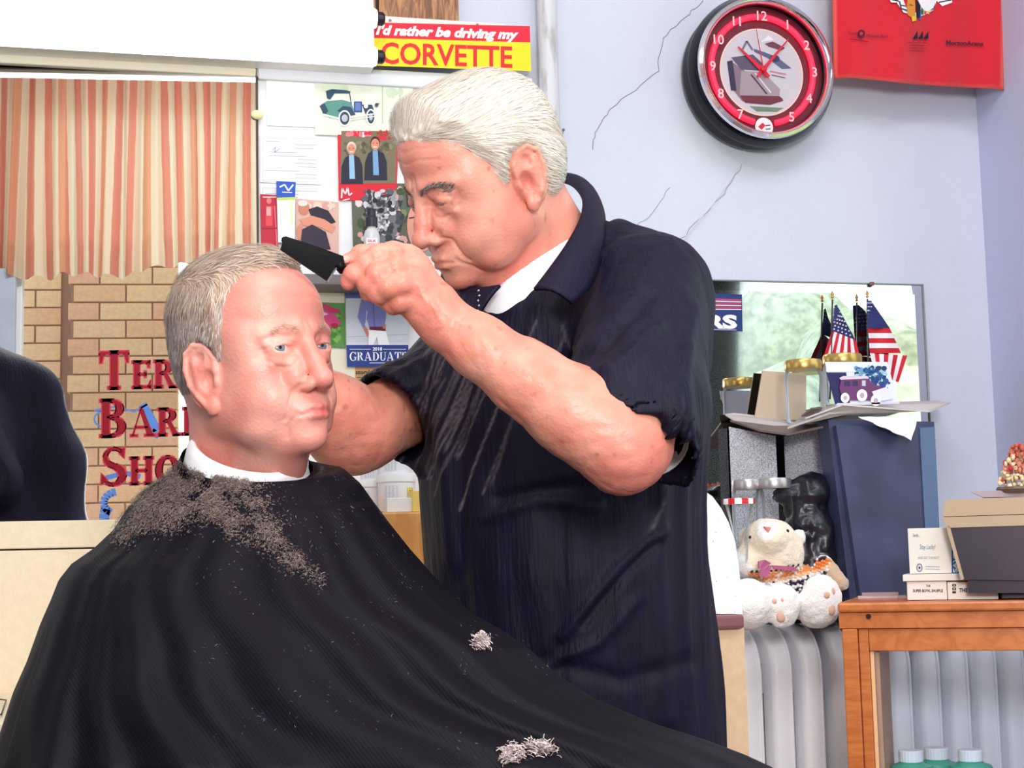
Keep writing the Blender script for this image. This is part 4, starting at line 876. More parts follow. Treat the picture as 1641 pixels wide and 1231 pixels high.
# white crumpled paper triangle
n = 12; V = []; A3, B3, C3 = zpx(1374, 668, 2.70), zpx(1468, 668, 2.70), zpx(1461, 706, 2.655)
Vt = []; Ft = []; ids = {}
for i in range(n + 1):
    for j in range(n + 1 - i): ids[i, j] = len(Vt); p = A3 + (B3 - A3) * i / n + (C3 - A3) * j / n; Vt.append(p + np.array([0, .004 * math.sin(i * 2.1 + j * 1.7) - .002, 0]))
for i in range(n):
    for j in range(n - i):
        Ft.append((ids[i, j], ids[i + 1, j], ids[i, j + 1]))
        if i + j < n - 1: Ft.append((ids[i + 1, j], ids[i + 1, j + 1], ids[i, j + 1]))
o = MBd().add(Vt, Ft).build('foil_paper', mat('white_foil', (236, 236, 242), .35, bump=.5, bscale=60)); tag(o, 'crumpled white paper triangle hanging over the navy case', 'paper')
# --- glass jars
G = glass_mat('jar_glass', (.96, .97, .98, 1), .18); nt = G.node_tree; pb_ = nt.nodes.new('ShaderNodeBsdfPrincipled'); pb_.inputs['Base Color'].default_value = (.82, .86, .88, 1); pb_.inputs['Roughness'].default_value = .06; pb_.inputs['Specular IOR Level'].default_value = 1.0
for n_ in nt.nodes:
    if n_.type == 'MIX_SHADER': nt.links.new(pb_.outputs[0], n_.inputs[2])
m_gold = mat('gold_lid', (206, 172, 100), .28, metal=.8); m_zinc = mat('zinc_lid', (190, 184, 186), .3, metal=.8)
def jar(u, vb, vt, half, Y, label, lid, lidm, vlid, group='empty glass jars', prof=None, sub=True):
    c = OnY(u, vb, Y); d = float(np.dot(c - CAM, FWD)); r = half / F_PX * d; x = float(c[0]); z0, z1, z2 = zY(u, vb, Y), zY(u, vt, Y), zY(u, vlid, Y)
    t = empty('glass_jar', (x, Y, z0), label, 'jar', group); h = z2 - z0; nk = r * lid
    shade_auto(MBd().lathe([(r * .86, z0 + .0015), (r * .98, z0 + .006), (r, z0 + .016), (r, z0 + h * .80), (r * .97, z0 + h * .88), (nk * .96, z0 + h * .95), (nk * .95, z2)] if prof is None else [(r * a_, z0 + h * b_) for a_, b_ in prof], (x, Y, 0), 40).build('jar_body', G, t), 60)
    if lidm: shade_auto(MBd().lathe([(nk, z2 - .004), (nk * 1.02, z2 - .002), (nk * 1.02, z1 - .003), (nk * .98, z1), (nk * .9, z1 + .0006)], (x, Y, 0), 40).build('jar_lid', lidm, t))
    return t
jar(1291, 679, 578, 31, 2.82, 'large clear jar with gold lid on the left carpeted box', .95, m_gold, 590)
j2 = jar(1353, 650, 569, 32, 2.90, 'gold lidded jar behind the car postcard', .96, m_gold, 581)
jar(1243, 868, 767, 30, 2.765, 'mason jar with a zinc lid behind the teddy bear', .95, m_zinc, 780, 'mason jars on the radiator')
jar(1202, 868, 769, 26, 2.79, 'mason jar half hidden behind the front mason jar', .95, m_zinc, 782, 'mason jars on the radiator')
# jam jar with red lid
cj = jar(1188, 900, 800, 24, 2.64, 'flared glass with a red striped lid beside the speckled panel', 1.0, None, 808, 'mason jars on the radiator', [(.40, 0), (.45, .05), (.50, .3), (.55, .55), (.75, .8), (.95, 1.0)])
c = OnY(1176, 803, 2.64); lb_ = MBd(); 
T_ = np.array([[1, 0, 0], [0, math.cos(.25), -math.sin(.25)], [0, math.sin(.25), math.cos(.25)]])
x_, z_ = woff(cj)[0], zY(1186, 803, 2.64)
for k in range(14):
    a0, a1 = 2 * math.pi * k / 14, 2 * math.pi * (k + 1) / 14; V = []
    for z in (z_ - .006, z_ + .004):
        for q in range(4): aa = a0 + (a1 - a0) * q / 3; V.append((x_ + .029 * math.cos(aa), 2.64 + .029 * math.sin(aa), z))
    V.append((x_, 2.64, z_ + .006)); lb_.add(V, [(i, i + 1, i + 5, i + 4) for i in range(3)] + [(4, 5, 6, 7, 8)], k % 2)
lb_.build('jar_lid', None, cj, True, [mat('lid_red', (206, 24, 36), .3), mat('lid_white', (244, 240, 240), .3)])
# --- postcard with vintage car standing on the cards
pc = Art(pxY(2.715), NY); pc.base([(1324, 590), (1322, 580), (1422, 580), (1440, 648), (1340, 650)], (228, 232, 244), .001)
pc.poly([(1324, 597), (1356, 597), (1362, 646), (1338, 648)], (44, 40, 92)); pc.poly([(1324, 582), (1352, 582), (1372, 596), (1324, 596)], (240, 240, 246), 2)
pc.noise(1366, 582, 1424, 618, [(46, 92, 150), (110, 160, 200), (30, 60, 110), (170, 200, 220)], 90, 5, 2, 31); pc.noise(1392, 600, 1430, 628, [(36, 60, 120), (50, 80, 140)], 30, 5, 4, 32)
PU = (110, 60, 110)
pc.poly([(1344, 622), (1348, 606), (1388, 604), (1398, 616), (1412, 620), (1416, 634), (1400, 642), (1350, 642)], PU, 7); pc.poly([(1344, 606), (1350, 603), (1388, 603), (1392, 607), (1346, 609)], (220, 206, 220), 8)
for x in (1352, 1365): pc.rect(x, 611, x + 9, 619, (60, 50, 90), 8)
pc.rect(1380, 610, 1386, 619, (190, 200, 220), 8); pc.poly([(1396, 628), (1420, 620), (1430, 640), (1404, 644)], (228, 224, 240), 8)
for x, y, r in ((1353, 638, 7), (1380, 634, 8.5), (1402, 642, 8)): pc.ell(x, y, r, r * 1.15, (248, 244, 240), 9); pc.ell(x, y, r * .45, r * .5, (190, 170, 190), 10)
pc.line([(1340, 648), (1440, 646)], 3, (214, 208, 224), 9)
tag(pc.build('car_postcard'), 'postcard of a purple vintage car leaning in front of the flags', 'postcard')
# --- small flags on sticks
m_stick = mat('black_stick', (26, 24, 30), .4); m_spear = mat('gold_spear', (190, 140, 70), .3, metal=.7)
FR, FWH, FB = (206, 28, 52), (246, 240, 244), (40, 46, 104)
m_flag = vcol_mat('flag_cloth', .7)
def flag(tipu, tipv, cant, stripes, Y, label, baseu, lowv=650, extra=()):
    t = empty('stick_flag', OnY(baseu, lowv, Y), label, 'flag', 'small flags on sticks')
    sd = MBd().tube([OnY(tipu, tipv + 14, Y), OnY(baseu, lowv, Y)], .0018, 6).build('stick', m_stick, t)
    c = OnY(tipu, tipv + 12, Y); tp_ = OnY(tipu, tipv, Y); hgt = float(tp_[2] - c[2]); MBd().lathe([(.0018, 0), (.0034, hgt * .12), (.0016, hgt * .3), (.0036, hgt * .5), (.0002, hgt)], c, 10).build('spear_tip', m_spear, t, True)
    a = Art(pxY(Y - .004), NY, .0003); fold = lambda u: .004 * math.sin(u * .18)
    a.pm = lambda u, v: OnY(u, v, Y - .004 + fold(u))
    # cloth split fine enough to follow the folds
    def strips(poly4, cols, along, lay, n=12):
        A_, B_, C_, D_ = [np.array(p, float) for p in poly4]      # A-B top, D-C bottom
        m = len(cols)
        for i, cl_ in enumerate(cols):
            for k in range(n):
                if along == 'v': s0, s1, t0, t1 = i / m, (i + 1) / m, k / n, (k + 1) / n
                else: s0, s1, t0, t1 = k / n, (k + 1) / n, i / m, (i + 1) / m
                q = lambda s_, t_: (A_ * (1 - s_) + B_ * s_) * (1 - t_) + (D_ * (1 - s_) + C_ * s_) * t_
                a.poly([q(s0, t0), q(s1, t0), q(s1, t1), q(s0, t1)], cl_, lay)
    strips(cant, [FB], 'v', 0, 8)
    A_, B_, C_, D_ = [np.array(p, float) for p in cant]
    for i in range(5):
        for j in range(7):
            s_ = (i + .5 + .25 * (j % 2)) / 5.4; t_ = (j + .6) / 7.3; p = (A_ * (1 - s_) + B_ * s_) * (1 - t_) + (D_ * (1 - s_) + C_ * s_) * t_
            sz = 1.9 if np.linalg.norm(B_ * (1 - t_) + C_ * t_ - A_ * (1 - t_) - D_ * t_) > 14 else 1.2
            st5 = [(p[0] + sz * (1 if q % 2 == 0 else .42) * math.sin(q * math.pi / 5), p[1] - sz * (1 if q % 2 == 0 else .42) * math.cos(q * math.pi / 5)) for q in range(10)]; a.poly(st5, FWH, 1)
    for sp_, al, cols in stripes: strips(sp_, cols, al, 0)
    a.build('flag_cloth', t, m_flag); return t
flag(1334, 466, [(1337, 490), (1341, 488), (1371, 545), (1333, 530)], [(((1333, 530), (1371, 545), (1379, 575), (1314, 588)), 'v', [FR, FWH, FR, FWH, FR, FWH, FR, FWH, FR])], 2.955, 'left small flag on a stick with slanting red stripes', 1330, 640)
flag(1390, 465, [(1389, 482), (1396, 482), (1426, 526), (1391, 526)], [(((1391, 526), (1426, 526), (1444, 566), (1394, 566)), 'h', [FR, FWH, FR, FWH, FR]), (((1394, 566), (1454, 570), (1440, 613), (1402, 600)), 'v', [FWH, FR, FWH, FR, FWH, FR, FWH, FR])], 2.955, 'right small flag on a stick with its stripes spread out', 1392, 640)
# --- team sticker on the mirror
s2 = Art(pxY(2.977), NY); s2.base([(1090, 468), (1189, 472), (1190, 531), (1090, 528)], (38, 56, 118), .0006)
for i in range(6): s2.line([(1092, 477.5 + i * 3.6), (1188, 481 + i * 3.0)], 1.8, (214, 60, 88) if i % 2 == 0 else (232, 216, 226))
s2.text('RS', 1131, 525, 20, (255, 255, 255), wd=50, slope=.02, bold=.05, lay=2); s2.line([(1110, 527.5), (1180, 529)], .8, (190, 200, 230))
tag(s2.build('mirror_sticker'), 'navy sticker with red stripes and white capitals on the mirror', 'sticker')
# --- neon clock on the back wall
cc = OnY(1215, 112, 2.93); clk = empty('neon_clock', (float(cc[0]), 2.995, float(cc[2])), 'round black and chrome neon clock with red ring and car picture', 'clock')
AX = np.array([[1, 0, 0], [0, 0, -1], [0, 1, 0]], float)     # local z points to the room (-Y)
cc = np.array([float(OnY(1228, 108, 2.91)[0]), 3.0, float(OnY(1228, 108, 2.91)[2])]); Rk = float(np.linalg.norm(OnY(1228, 108, 2.91) - OnY(1228, -7, 2.91)))
m_gblk = mat('glossy_black', (12, 11, 24), .12, spec=.4); m_chr = mat('chrome', (226, 220, 226), .08, metal=1.0)
shade_auto(MBd().lathe([(Rk * .99, 0), (Rk * 1.02, .012), (Rk * 1.03, .028), (Rk * .99, .040), (Rk * .99, .048), (Rk * 1.05, .058), (Rk * 1.05, .070), (Rk * .99, .084), (Rk * .97, .090), (Rk * .90, .088), (Rk * .89, .062), (.001, .062)], cc, 72, AX).build('case', m_gblk, clk), 40)
shade_auto(MBd().lathe([(Rk * .98, .086), (Rk * .97, .096), (Rk * .93, .099), (Rk * .90, .096), (Rk * .885, .088), (Rk * .885, .080)], cc, 72, AX, caps=False).build('bezel', m_chr, clk), 50)
def cpol(r, a, dep=.0): return cc + np.array([r * math.sin(a), -dep, r * math.cos(a)])
cm = lambda u, v: cc + np.array([u * Rk, -.066, v * Rk])
fa = Art(cm, NY, .0003)
fa.ell(0, 0, .89, .89, (96, 26, 46), 0, 60); fa.ell(0, -.02, .60, .60, (196, 196, 206), 1, 60)  # outer ring tinted red, the neon tube's glow put into the colour
fa.line(arc(0, -.02, .6, .6, 0, 360, 60), .016, (236, 210, 190), 2)
# picture of a sports car on the dial
fa.poly([(-.46, .12), (-.3, .02), (.2, -.3), (.3, -.38), (.1, -.46), (-.3, -.44), (-.42, -.3)], (130, 110, 126), 2); fa.poly([(-.44, .16), (-.12, .22), (.02, .1), (-.04, 0), (-.3, 0)], (90, 80, 104), 3); fa.poly([(-.3, -.02), (.02, -.02), (.26, -.24), (.24, -.36), (-.34, -.38)], (160, 146, 158), 3)
fa.poly([(-.34, -.36), (.24, -.34), (.3, -.4), (.1, -.47), (-.26, -.46)], (110, 40, 60), 4); fa.poly([(-.5, .1), (-.42, .12), (-.38, -.3), (-.46, -.3)], (50, 46, 70), 4)
fa.line([(-.16, -.06), (.06, -.32)], .02, (60, 50, 70), 5); fa.line([(-.1, -.04), (.12, -.3)], .02, (220, 210, 220), 5)
fa.poly([(-.1, .3), (.06, .26), (.24, .2), (.44, .06), (.3, .04), (.1, .18), (-.1, .26)], (90, 96, 130), 3); fa.poly([(.06, .38), (.18, .42), (.36, .34), (.3, .3), (.12, .34)], (110, 60, 76), 3); fa.poly([(.0, .4), (.2, .44), (.12, .5)], (226, 226, 236), 3)
fa.line([(-.28, .26), (-.2, .4), (-.12, .28)], .03, (110, 110, 130), 4); fa.ell(.2, .18, .07, .05, (60, 60, 90), 5); fa.poly([(-.2, -.5), (.3, -.5), (.2, -.56), (-.1, -.57)], (110, 130, 110), 2)
fa.line([(.12, 0), (.36, -.03)], .018, (200, 120, 130), 4); fa.line([(.14, -.05), (.34, -.08)], .014, (110, 90, 110), 4)
fa.ell(.0, -.78, .13, .13, (236, 236, 240), 4, 30); fa.poly([(-.09, -.78), (-.02, -.72), (.02, -.76), (-.04, -.82)], (210, 40, 70), 5); fa.line([(.02, -.76), (.09, -.75)], .016, (60, 60, 80), 5); fa.line([(.02, -.81), (.09, -.80)], .014, (60, 60, 80), 5)
nu = Art(lambda u, v: cc + np.array([u * Rk, -.0795, v * Rk]), NY, .0001)
for i, t_ in enumerate(('12', '1', '2', '3', '4', '5', '6', '7', '8', '9', '10', '11')):
    if t_ == '6': continue
    nu = Art(lambda u, v: cc + np.array([u * Rk, -.0795, v * Rk]), NY, .0001)
    an = i * math.pi / 6; h_ = .13; V, Fc = text2d(t_, .01, .0); w_ = V[:, 0].max() - V[:, 0].min()
    k_ = h_ / .7; nu.text(t_, .74 * math.sin(an) - w_ * k_ / 2, .74 * math.cos(an) - h_ / 2, h_, (255, 206, 206), ysign=1, bold=.01, lay=1); nu.build('numeral', clk, PRINT)
fa.build('dial', clk, vcol_mat('dial_print', .35))
m_neon = mat('red_neon', (255, 30, 56), .4, emit=2.6)
MBd().tube([cpol(Rk * .74, a, .071) for a in np.linspace(math.radians(-168), math.radians(168), 80)], .0062, 10).build('neon_tube', m_neon, clk, True)
m_hand = mat('clock_hand_red', (214, 30, 62), .4)
def hand(name, ang, L, wd, dep):
    d = np.array([math.sin(ang), 0, math.cos(ang)]); n = np.array([d[2], 0, -d[0]]); o = cc + np.array([0, -dep, 0])
    MBd().prism([o + n * wd * .6 - d * .02, o + n * wd, o + d * L + n * wd * .25, o + d * L - n * wd * .25, o - n * wd, o - n * wd * .6 - d * .02], (0, -.0012, 0)).build(name, m_hand, clk)
hand('hour_hand', math.radians(-48), Rk * .46, .0052, .070); hand('minute_hand', math.radians(41), Rk * .60, .0042, .0725); hand('second_hand', math.radians(-8), Rk * .58, .0012, .075)
MBd().lathe([(.006, 0), (.006, .012), (.003, .014)], cc + np.array([0, -.068, 0]), 16, AX).build('hand_boss', m_hand, clk)
shade_auto(MBd().lathe([(Rk * .885, .0885), (Rk * .6, .0905), (Rk * .3, .0915), (0.0001, .092)], cc, 60, AX, caps=False).build('cover_glass', glass_mat('clock_glass', (1, .98, .98, 1), .04), clk))
cdp = [OnY(u, v, 2.99) for u, v in ((1194, 236), (1190, 246), (1172, 286), (1140, 330), (1112, 362), (1086, 398))]
MBd().tube(cdp, .0011, 6).build('power_cord', mat('white_cord', (222, 220, 226), .5), clk, True)
# --- red towel pinned near the corner
m_tow = bpy.data.materials.new('red_terry'); m_tow.use_nodes = True; N = m_tow.node_tree.nodes; L = m_tow.node_tree.links; b = N['Principled BSDF']; b.inputs['Roughness'].default_value = .9; b.inputs['Sheen Weight'].default_value = .3; b.inputs['Specular IOR Level'].default_value = .1
a_ = N.new('ShaderNodeVertexColor'); a_.layer_name = 'Col'; L.new(a_.outputs[0], b.inputs['Base Color']); nz = N.new('ShaderNodeTexNoise'); nz.inputs['Scale'].default_value = 420; bp = N.new('ShaderNodeBump'); bp.inputs['Strength'].default_value = .5; bp.inputs['Distance'].default_value = .003; tc = N.new('ShaderNodeTexCoord'); L.new(tc.outputs['Object'], nz.inputs['Vector']); L.new(nz.outputs['Fac'], bp.inputs['Height']); L.new(bp.outputs[0], b.inputs['Normal'])
YT = 2.90; tw = empty('towel', OnY(1475, 140, YT), 'bright red hand towel with printed logos hanging high in the corner', 'towel')
def TW(a, t):
    """a 0..1 across, t 0..1 down from above the frame"""
    ul = 1333 + 3 * t; ur = 1613 - 4 * t; u = ul + (ur - ul) * a; vb = np.interp(a, [0, .1, .25, .5, .8, .95, 1], [126, 124, 128, 135, 140, 141, 145]); v = -190 + (vb + 190) * t
    Y = YT + (.010 * math.sin(a * 9 + 1.0 + t) + .006 * math.sin(a * 23 + 2 * t)) * (.4 + .6 * t) - .02 * (1 - t)
    return u, v, Y
NU, NV = 70, 50; V = np.array([OnY(*TW(i / (NU - 1), j / (NV - 1))) for j in range(NV) for i in range(NU)]); gi = np.arange(NU * NV).reshape(NV, NU)
Q = np.stack([gi[:-1, :-1], gi[:-1, 1:], gi[1:, 1:], gi[1:, :-1]], -1).reshape(-1, 4)
C = np.tile(np.array(lin((216, 44, 58))[:3]), (len(V), 1)); aa = np.tile(np.linspace(0, 1, NU), NV); tt = np.repeat(np.linspace(0, 1, NV), NU); C[(aa < .02) | (aa > .98) | (tt > .985)] = lin((232, 90, 84))[:3]
V2 = V + np.array([0, .004, 0]); n_ = len(V); Vb = np.concatenate([V, V2]); brd = np.concatenate([gi[0], gi[1:, -1], gi[-1, ::-1][1:], gi[::-1, 0][1:-1]]); nb = np.roll(brd, -1)
Qb = np.concatenate([Q, Q[:, ::-1] + n_, np.stack([brd, brd + n_, nb + n_, nb], 1)])
np_mesh('cloth', Vb, Qb, m_tow, tw, True, np.concatenate([C, C]))
def tpm(u, v):
    a = (u - 1334) / 277.0; t = 0.0
    return OnY(u, v, min(TW(a, .9)[2], TW(min(1, max(0, a)), 1.0)[2], TW(a, .8)[2]) - .006)
ta = Art(tpm, NY, .0003); W_, K_ = (250, 246, 248), (30, 24, 46)
# crossed sticks and band of the emblem, only its lower part is in view
ta.poly([(1425, -14), (1438, -14), (1438, 6), (1448, 20), (1470, 27), (1482, 24), (1496, 16), (1502, -2), (1502, -14)], W_, 1)
ta.poly([(1425, -2), (1438, -4), (1440, 4), (1428, 4)], W_, 1); ta.poly([(1500, 0), (1510, 10), (1526, 4), (1524, -4), (1506, 0)], W_, 1); ta.line([(1504, 4), (1524, 0)], 2, K_, 3); ta.line([(1424, -2), (1440, 2)], 2.4, K_, 3)
ta.line([(1441, 2), (1444, 14), (1456, 18)], 2.2, (60, 60, 110), 3); ta.line([(1442, 8), (1452, 10)], 1.4, K_, 3); ta.line([(1498, 2), (1496, 14), (1484, 19)], 2.2, (60, 60, 110), 3); ta.line([(1488, 3), (1498, 3)], 1.2, (140, 60, 90), 3)
ta.poly([(1456, -14), (1464, -14), (1466, 8), (1466, 22), (1468, 33), (1461, 35), (1460, 28), (1454, 24), (1453, 8)], (226, 150, 60), 4); ta.poly([(1461, 26), (1468, 26), (1468, 33), (1462, 35)], (236, 200, 70), 5); ta.line([(1457, 8), (1462, 9)], 1, K_, 6)
for p, c_ in (([(1466, -10), (1476, -10), (1474, 30), (1468, 28)], (34, 24, 40)), ([(1477, 0), (1481, 2), (1479, 25), (1475, 22)], (30, 120, 80)), ([(1482, 2), (1487, 4), (1484, 25), (1480, 22)], (226, 90, 50)), ([(1487, 5), (1492, 8), (1488, 24), (1485, 20)], (240, 190, 80)), ([(1472, 18), (1476, 20), (1475, 33), (1471, 30)], (60, 100, 190))): ta.poly(p, c_, 5)
m_ink = vcol_mat('towel_ink', .8); ta.build('emblem_print', tw, m_ink); DK = (70, 24, 56)
def newart():
    return Art(tpm, NY, .0003)
ta = newart()
ta.ell(1380, 54, 6, 6.5, DK, 2); ta.ell(1380, 54, 2.6, 2.8, (226, 34, 46), 3)
ta.text('First', 1360, 56, 5.2, DK, wd=13, bold=.0, lay=2); ta.text('Midwest Bank', 1389, 59.5, 5.2, DK, wd=34, slope=.03, bold=.0, lay=2); ta.line([(1362, 62.5), (1392, 67)], .9, DK, 2)
ta.build('left_print', tw, m_ink); ta = newart()
for i in range(3): x = 1462 + i * 8.6; ta.poly([(x, 62), (x + 4, 57), (x + 8, 49 + i * .4), (x + 8.6, 61), (x + 5, 63)], K_, 2)
for i, w_ in enumerate((30, 22, 30, 20)): ta.line([(1470 - w_ / 2, 68 + i * 4.2), (1470 + w_ / 2, 68.6 + i * 4.2)], .9, (150, 30, 56), 2)
ta.build('middle_print', tw, m_ink); ta = newart()
ta.text('MortonArena', 1516, 71, 6.4, DK, wd=60, slope=.035, bold=.03, lay=2)
ta.build('right_print', tw, m_ink)
# --- teddy bear
YB_ = 2.68
m_fur = vcol_mat('plush_fur', .95, .1); nt = m_fur.node_tree; b = nt.nodes['Principled BSDF']; b.inputs['Sheen Weight'].default_value = .5
nz = nt.nodes.new('ShaderNodeTexNoise'); nz.inputs['Scale'].default_value = 300; bp = nt.nodes.new('ShaderNodeBump'); bp.inputs['Strength'].default_value = .6; bp.inputs['Distance'].default_value = .003; tc = nt.nodes.new('ShaderNodeTexCoord'); nt.links.new(tc.outputs['Object'], nz.inputs['Vector']); nt.links.new(nz.outputs['Fac'], bp.inputs['Height']); nt.links.new(bp.outputs[0], b.inputs['Normal'])
q = lambda u, v, Y=YB_: OnY(u, v, Y)
tb = empty('teddy_bear', q(1260, 1000), 'cream teddy bear in a striped knitted sweater sitting on the radiator', 'teddy bear'); s_ = 1.16e-3
fd = Field(q(1170, 1020, 2.56) - .02, q(1365, 820, 2.80) + .03, .0032)
fd.ell(q(1236, 886), (.062, .054, .052), k=.012); fd.ell(q(1232, 858, 2.66), (.044, .042, .030), k=.02); fd.ell(q(1233, 862, 2.635), (.026, .026, .026), k=.012)
fd.ell(q(1196, 862, 2.70), (.016, .010, .018), k=.008); fd.ell(q(1280, 862, 2.71), (.014, .010, .016), k=.008)
fd.ell(q(1262, 945, 2.70), (.072, .052, .052), k=.01)
fd.cap(q(1190, 905, 2.69), q(1196, 900, 2.67), .024, .026, k=.01)
fd.ell(q(1196, 968, 2.60), (.046, .044, .044), k=.012); fd.cap(q(1215, 965, 2.67), q(1200, 970, 2.61), .034, .04, k=.015)
fd.cap(q(1240, 955, 2.68), q(1252, 968, 2.60), .030, .034, k=.01); fd.ell(q(1253, 972, 2.585), (.030, .020, .040), k=.01)
fd.cap(q(1290, 965, 2.68), q(1310, 975, 2.61), .032, .036, k=.01); fd.ell(q(1316, 962, 2.585), (.040, .022, .046), k=.01); fd.ell(q(1300, 985, 2.60), (.022, .020, .022), k=.012)
fd.cap(q(1320, 905, 2.68), q(1346, 935, 2.66), .018, .016, k=.01)
V, Q = fd.mesh(1); nn = fd.grad(V); nn /= np.linalg.norm(nn, axis=1)[:, None] + 1e-6
V = V + nn * (vnoise(V, 150, 5) * .0012 + vnoise(V, 60, 2) * .0012)[:, None]
C = np.tile(np.array(lin((248, 244, 240))[:3]), (len(V), 1)); hd = np.linalg.norm((V - q(1236, 878)) / np.array([.075, .08, .062]), axis=1) < 1; C[hd] = lin((246, 232, 208))[:3]
hb = np.linalg.norm(V - q(1336, 925, 2.67), axis=1) < .032; C[hb] = lin((206, 176, 150))[:3]
pv_ = pix(V); kp = np.array([(1200, 916), (1240, 912), (1290, 902), (1322, 890), (1336, 902), (1312, 938), (1296, 976), (1262, 976), (1250, 940), (1205, 934)], float)
kin = (polydist(pv_, kp) > 0) & (V[:, 1] > 2.622) & (V[:, 1] < 2.70) & ~hd
krow = ((pv_[:, 1] + 24 * ((pv_[:, 0] - 1201) / 128) ** 2 - 911) / 5.6).astype(int) % 12
kc = np.array([lin(c)[:3] for c in ((60, 40, 66), (214, 116, 54), (224, 128, 60), (236, 170, 120), (226, 222, 224), (40, 34, 60), (226, 222, 224), (40, 34, 60), (46, 38, 62), (220, 120, 56), (236, 170, 120), (44, 36, 60))]); C[kin] = kc[krow[kin]]
np_mesh('plush_body', V, Q, m_fur, tb, True, C)
m_pad = mat('pink_pads', (226, 178, 160), .8)
def pad(u, v, Y, ru, rv, name='paw_pad', m=None):
    p = q(u, v, Y); MBd().ball(p, (ru * s_, .004, rv * s_), 14, 8).build(name, m or m_pad, tb, True)
def surfY(u, v, y0=2.50):
    for i in range(90):
        Y = y0 + i * .0025; 
        if fd.sample(np.array([q(u, v, Y)]))[0] < 0: return Y
    return 2.6
for u, v, a, b_ in ((1252, 988, 8, 9), (1241, 964, 4, 4.5), (1253, 962, 2.5, 4), (1332, 977, 7, 9), (1325, 954, 5, 5.5), (1335, 948, 3, 6)): pad(u, v, surfY(u, v), a, b_)
Yn = surfY(1231, 850); o = MBd().prism([q(1225, 844, Yn - .003), q(1236, 845, Yn - .003), q(1234, 850, Yn - .005), q(1231, 854, Yn - .004)], (0, .006, 0)).build('nose', mat('rosy_nose', (206, 130, 116), .7), tb)
MBd().tube([q(1232, 853, surfY(1232, 853) - .0005), q(1234, 862, surfY(1234, 862) - .0005), q(1235, 871, surfY(1235, 871) - .0005)], .0007, 6).build('mouth_stitch', m_pad, tb)
MBd().ball(q(1203, 861, surfY(1203, 861)), .0036, 12, 8).build('eye', mat('black_eye', (20, 16, 24), .15), tb, True); MBd().ball(q(1262, 851, surfY(1262, 851)), .0032, 12, 8).build('eye', mat('black_eye'), tb, True)
# knitted sweater: rows of stitches round the belly
knit = [(236, 140, 70), (60, 40, 66), (240, 236, 236), (40, 34, 60), (232, 128, 60), (244, 196, 150), (52, 36, 60), (238, 232, 234), (44, 34, 60), (226, 120, 60)]
sw = MBd(); mk = [mat('knit_%s' % n, c, .95) for n, c in (('orange', knit[0]), ('plum', knit[1]), ('white', knit[2]), ('navy', knit[3]), ('peach', knit[5]))]; rowm = [1, 0, 0, 4, 2, 3, 2, 3, 3, 0, 4, 3]
kp = np.array([(1200, 916), (1240, 912), (1290, 902), (1322, 890), (1336, 902), (1312, 938), (1296, 976), (1262, 976), (1250, 940), (1205, 934)], float)
for r_ in range(14):
    for i in range(34):
        a = i / 33; u = 1201 + 128 * a; v = 914 + 5.6 * r_ - 24 * a * a + (2.0 if i % 2 else 0)
        if polydist(np.array([[u, v]]), kp)[0] < 0: continue
        Y = surfY(u, v)
        if Y < 2.622: continue
        sw.ball(q(u, v, Y - .0012), (.0031, .003, .0030), 6, 4, None, rowm[r_ % 12] if (i + r_) % 7 else 2 if rowm[r_ % 12] != 2 else 1)
# soft under-layer
so = sw.build('knitted_sweater', None, tb, True, mk); so['kind'] = 'stuff'
m_rib = mat('mauve_ribbon', (176, 90, 130), .4)
MBd().prism([q(1216, 900, 2.615), q(1226, 897, 2.612), (q(1236, 903, 2.615)), q(1226, 912, 2.612), q(1216, 911, 2.615)], (0, .005, 0)).prism([q(1222, 908, 2.613), q(1238, 906, 2.617), q(1230, 926, 2.613), q(1217, 922, 2.612)], (0, .003, 0)).prism([q(1238, 906, 2.618), q(1272, 908, 2.618), q(1282, 916, 2.62), q(1262, 914, 2.618), q(1240, 912, 2.618)], (0, .003, 0)).build('ribbon', m_rib, tb)
# --- oak display case, turned towards the room
m_oak = wood_mat('orange_varnished_wood', (208, 122, 62), (190, 104, 48), (1.5, 1.5, 9), .35, 9); m_oakh = wood_mat('orange_varnished_wood_level', (206, 120, 60), (188, 102, 46), (9, 1.5, 9), .35, 4)
cA = P(1351, 1000, 2.58); th = math.radians(-33); CX = np.array([math.cos(th), math.sin(th), 0]); CY = np.array([-math.sin(th), math.cos(th), 0]); CR = np.stack([CX, CY, np.array([0, 0, 1.0])], 1)
def OnC(u, v, off=0.0):
    """pixel -> point on the case's front plane moved back by off"""
    r = ray(u, v); o = cA + CY * off; return CAM + r * (np.dot(o - CAM, CY) / np.dot(r, CY))
def cl_(p): d = np.asarray(p) - cA; return np.array([d @ CX, d @ CY, p[2]])
def cw(x, y, z): return np.array([cA[0], cA[1], 0]) + CX * x + CY * y + np.array([0, 0, z])
case = empty('display_case', cw(.4, .14, 0), 'orange varnished wooden display case with glass panes at the right edge', 'case')
def cbox(mb, x0, x1, y0, y1, z0, z1, bev=.002): return mb.box(cw((x0 + x1) / 2, (y0 + y1) / 2, (z0 + z1) / 2), (x1 - x0, y1 - y0, z1 - z0), CR, bev)
W_c, D_c = .78, .28; ztop = float(OnC(1400, 965)[2]); zt2 = float(OnC(1400, 981)[2]); zr1 = float(OnC(1450, 1007)[2]); zr2 = float(OnC(1450, 1044)[2])
xl = lambda u, v=1100: float(cl_(OnC(u, v))[0])
cbox(MBd(), xl(1343, 975), W_c + .01, -.008, D_c, zt2, ztop, .004).build('top_board', m_oakh, case)
cbox(MBd(), xl(1349), W_c, 0, .02, zr1, zt2 - .0005, .001).build('top_rail', m_oakh, case)
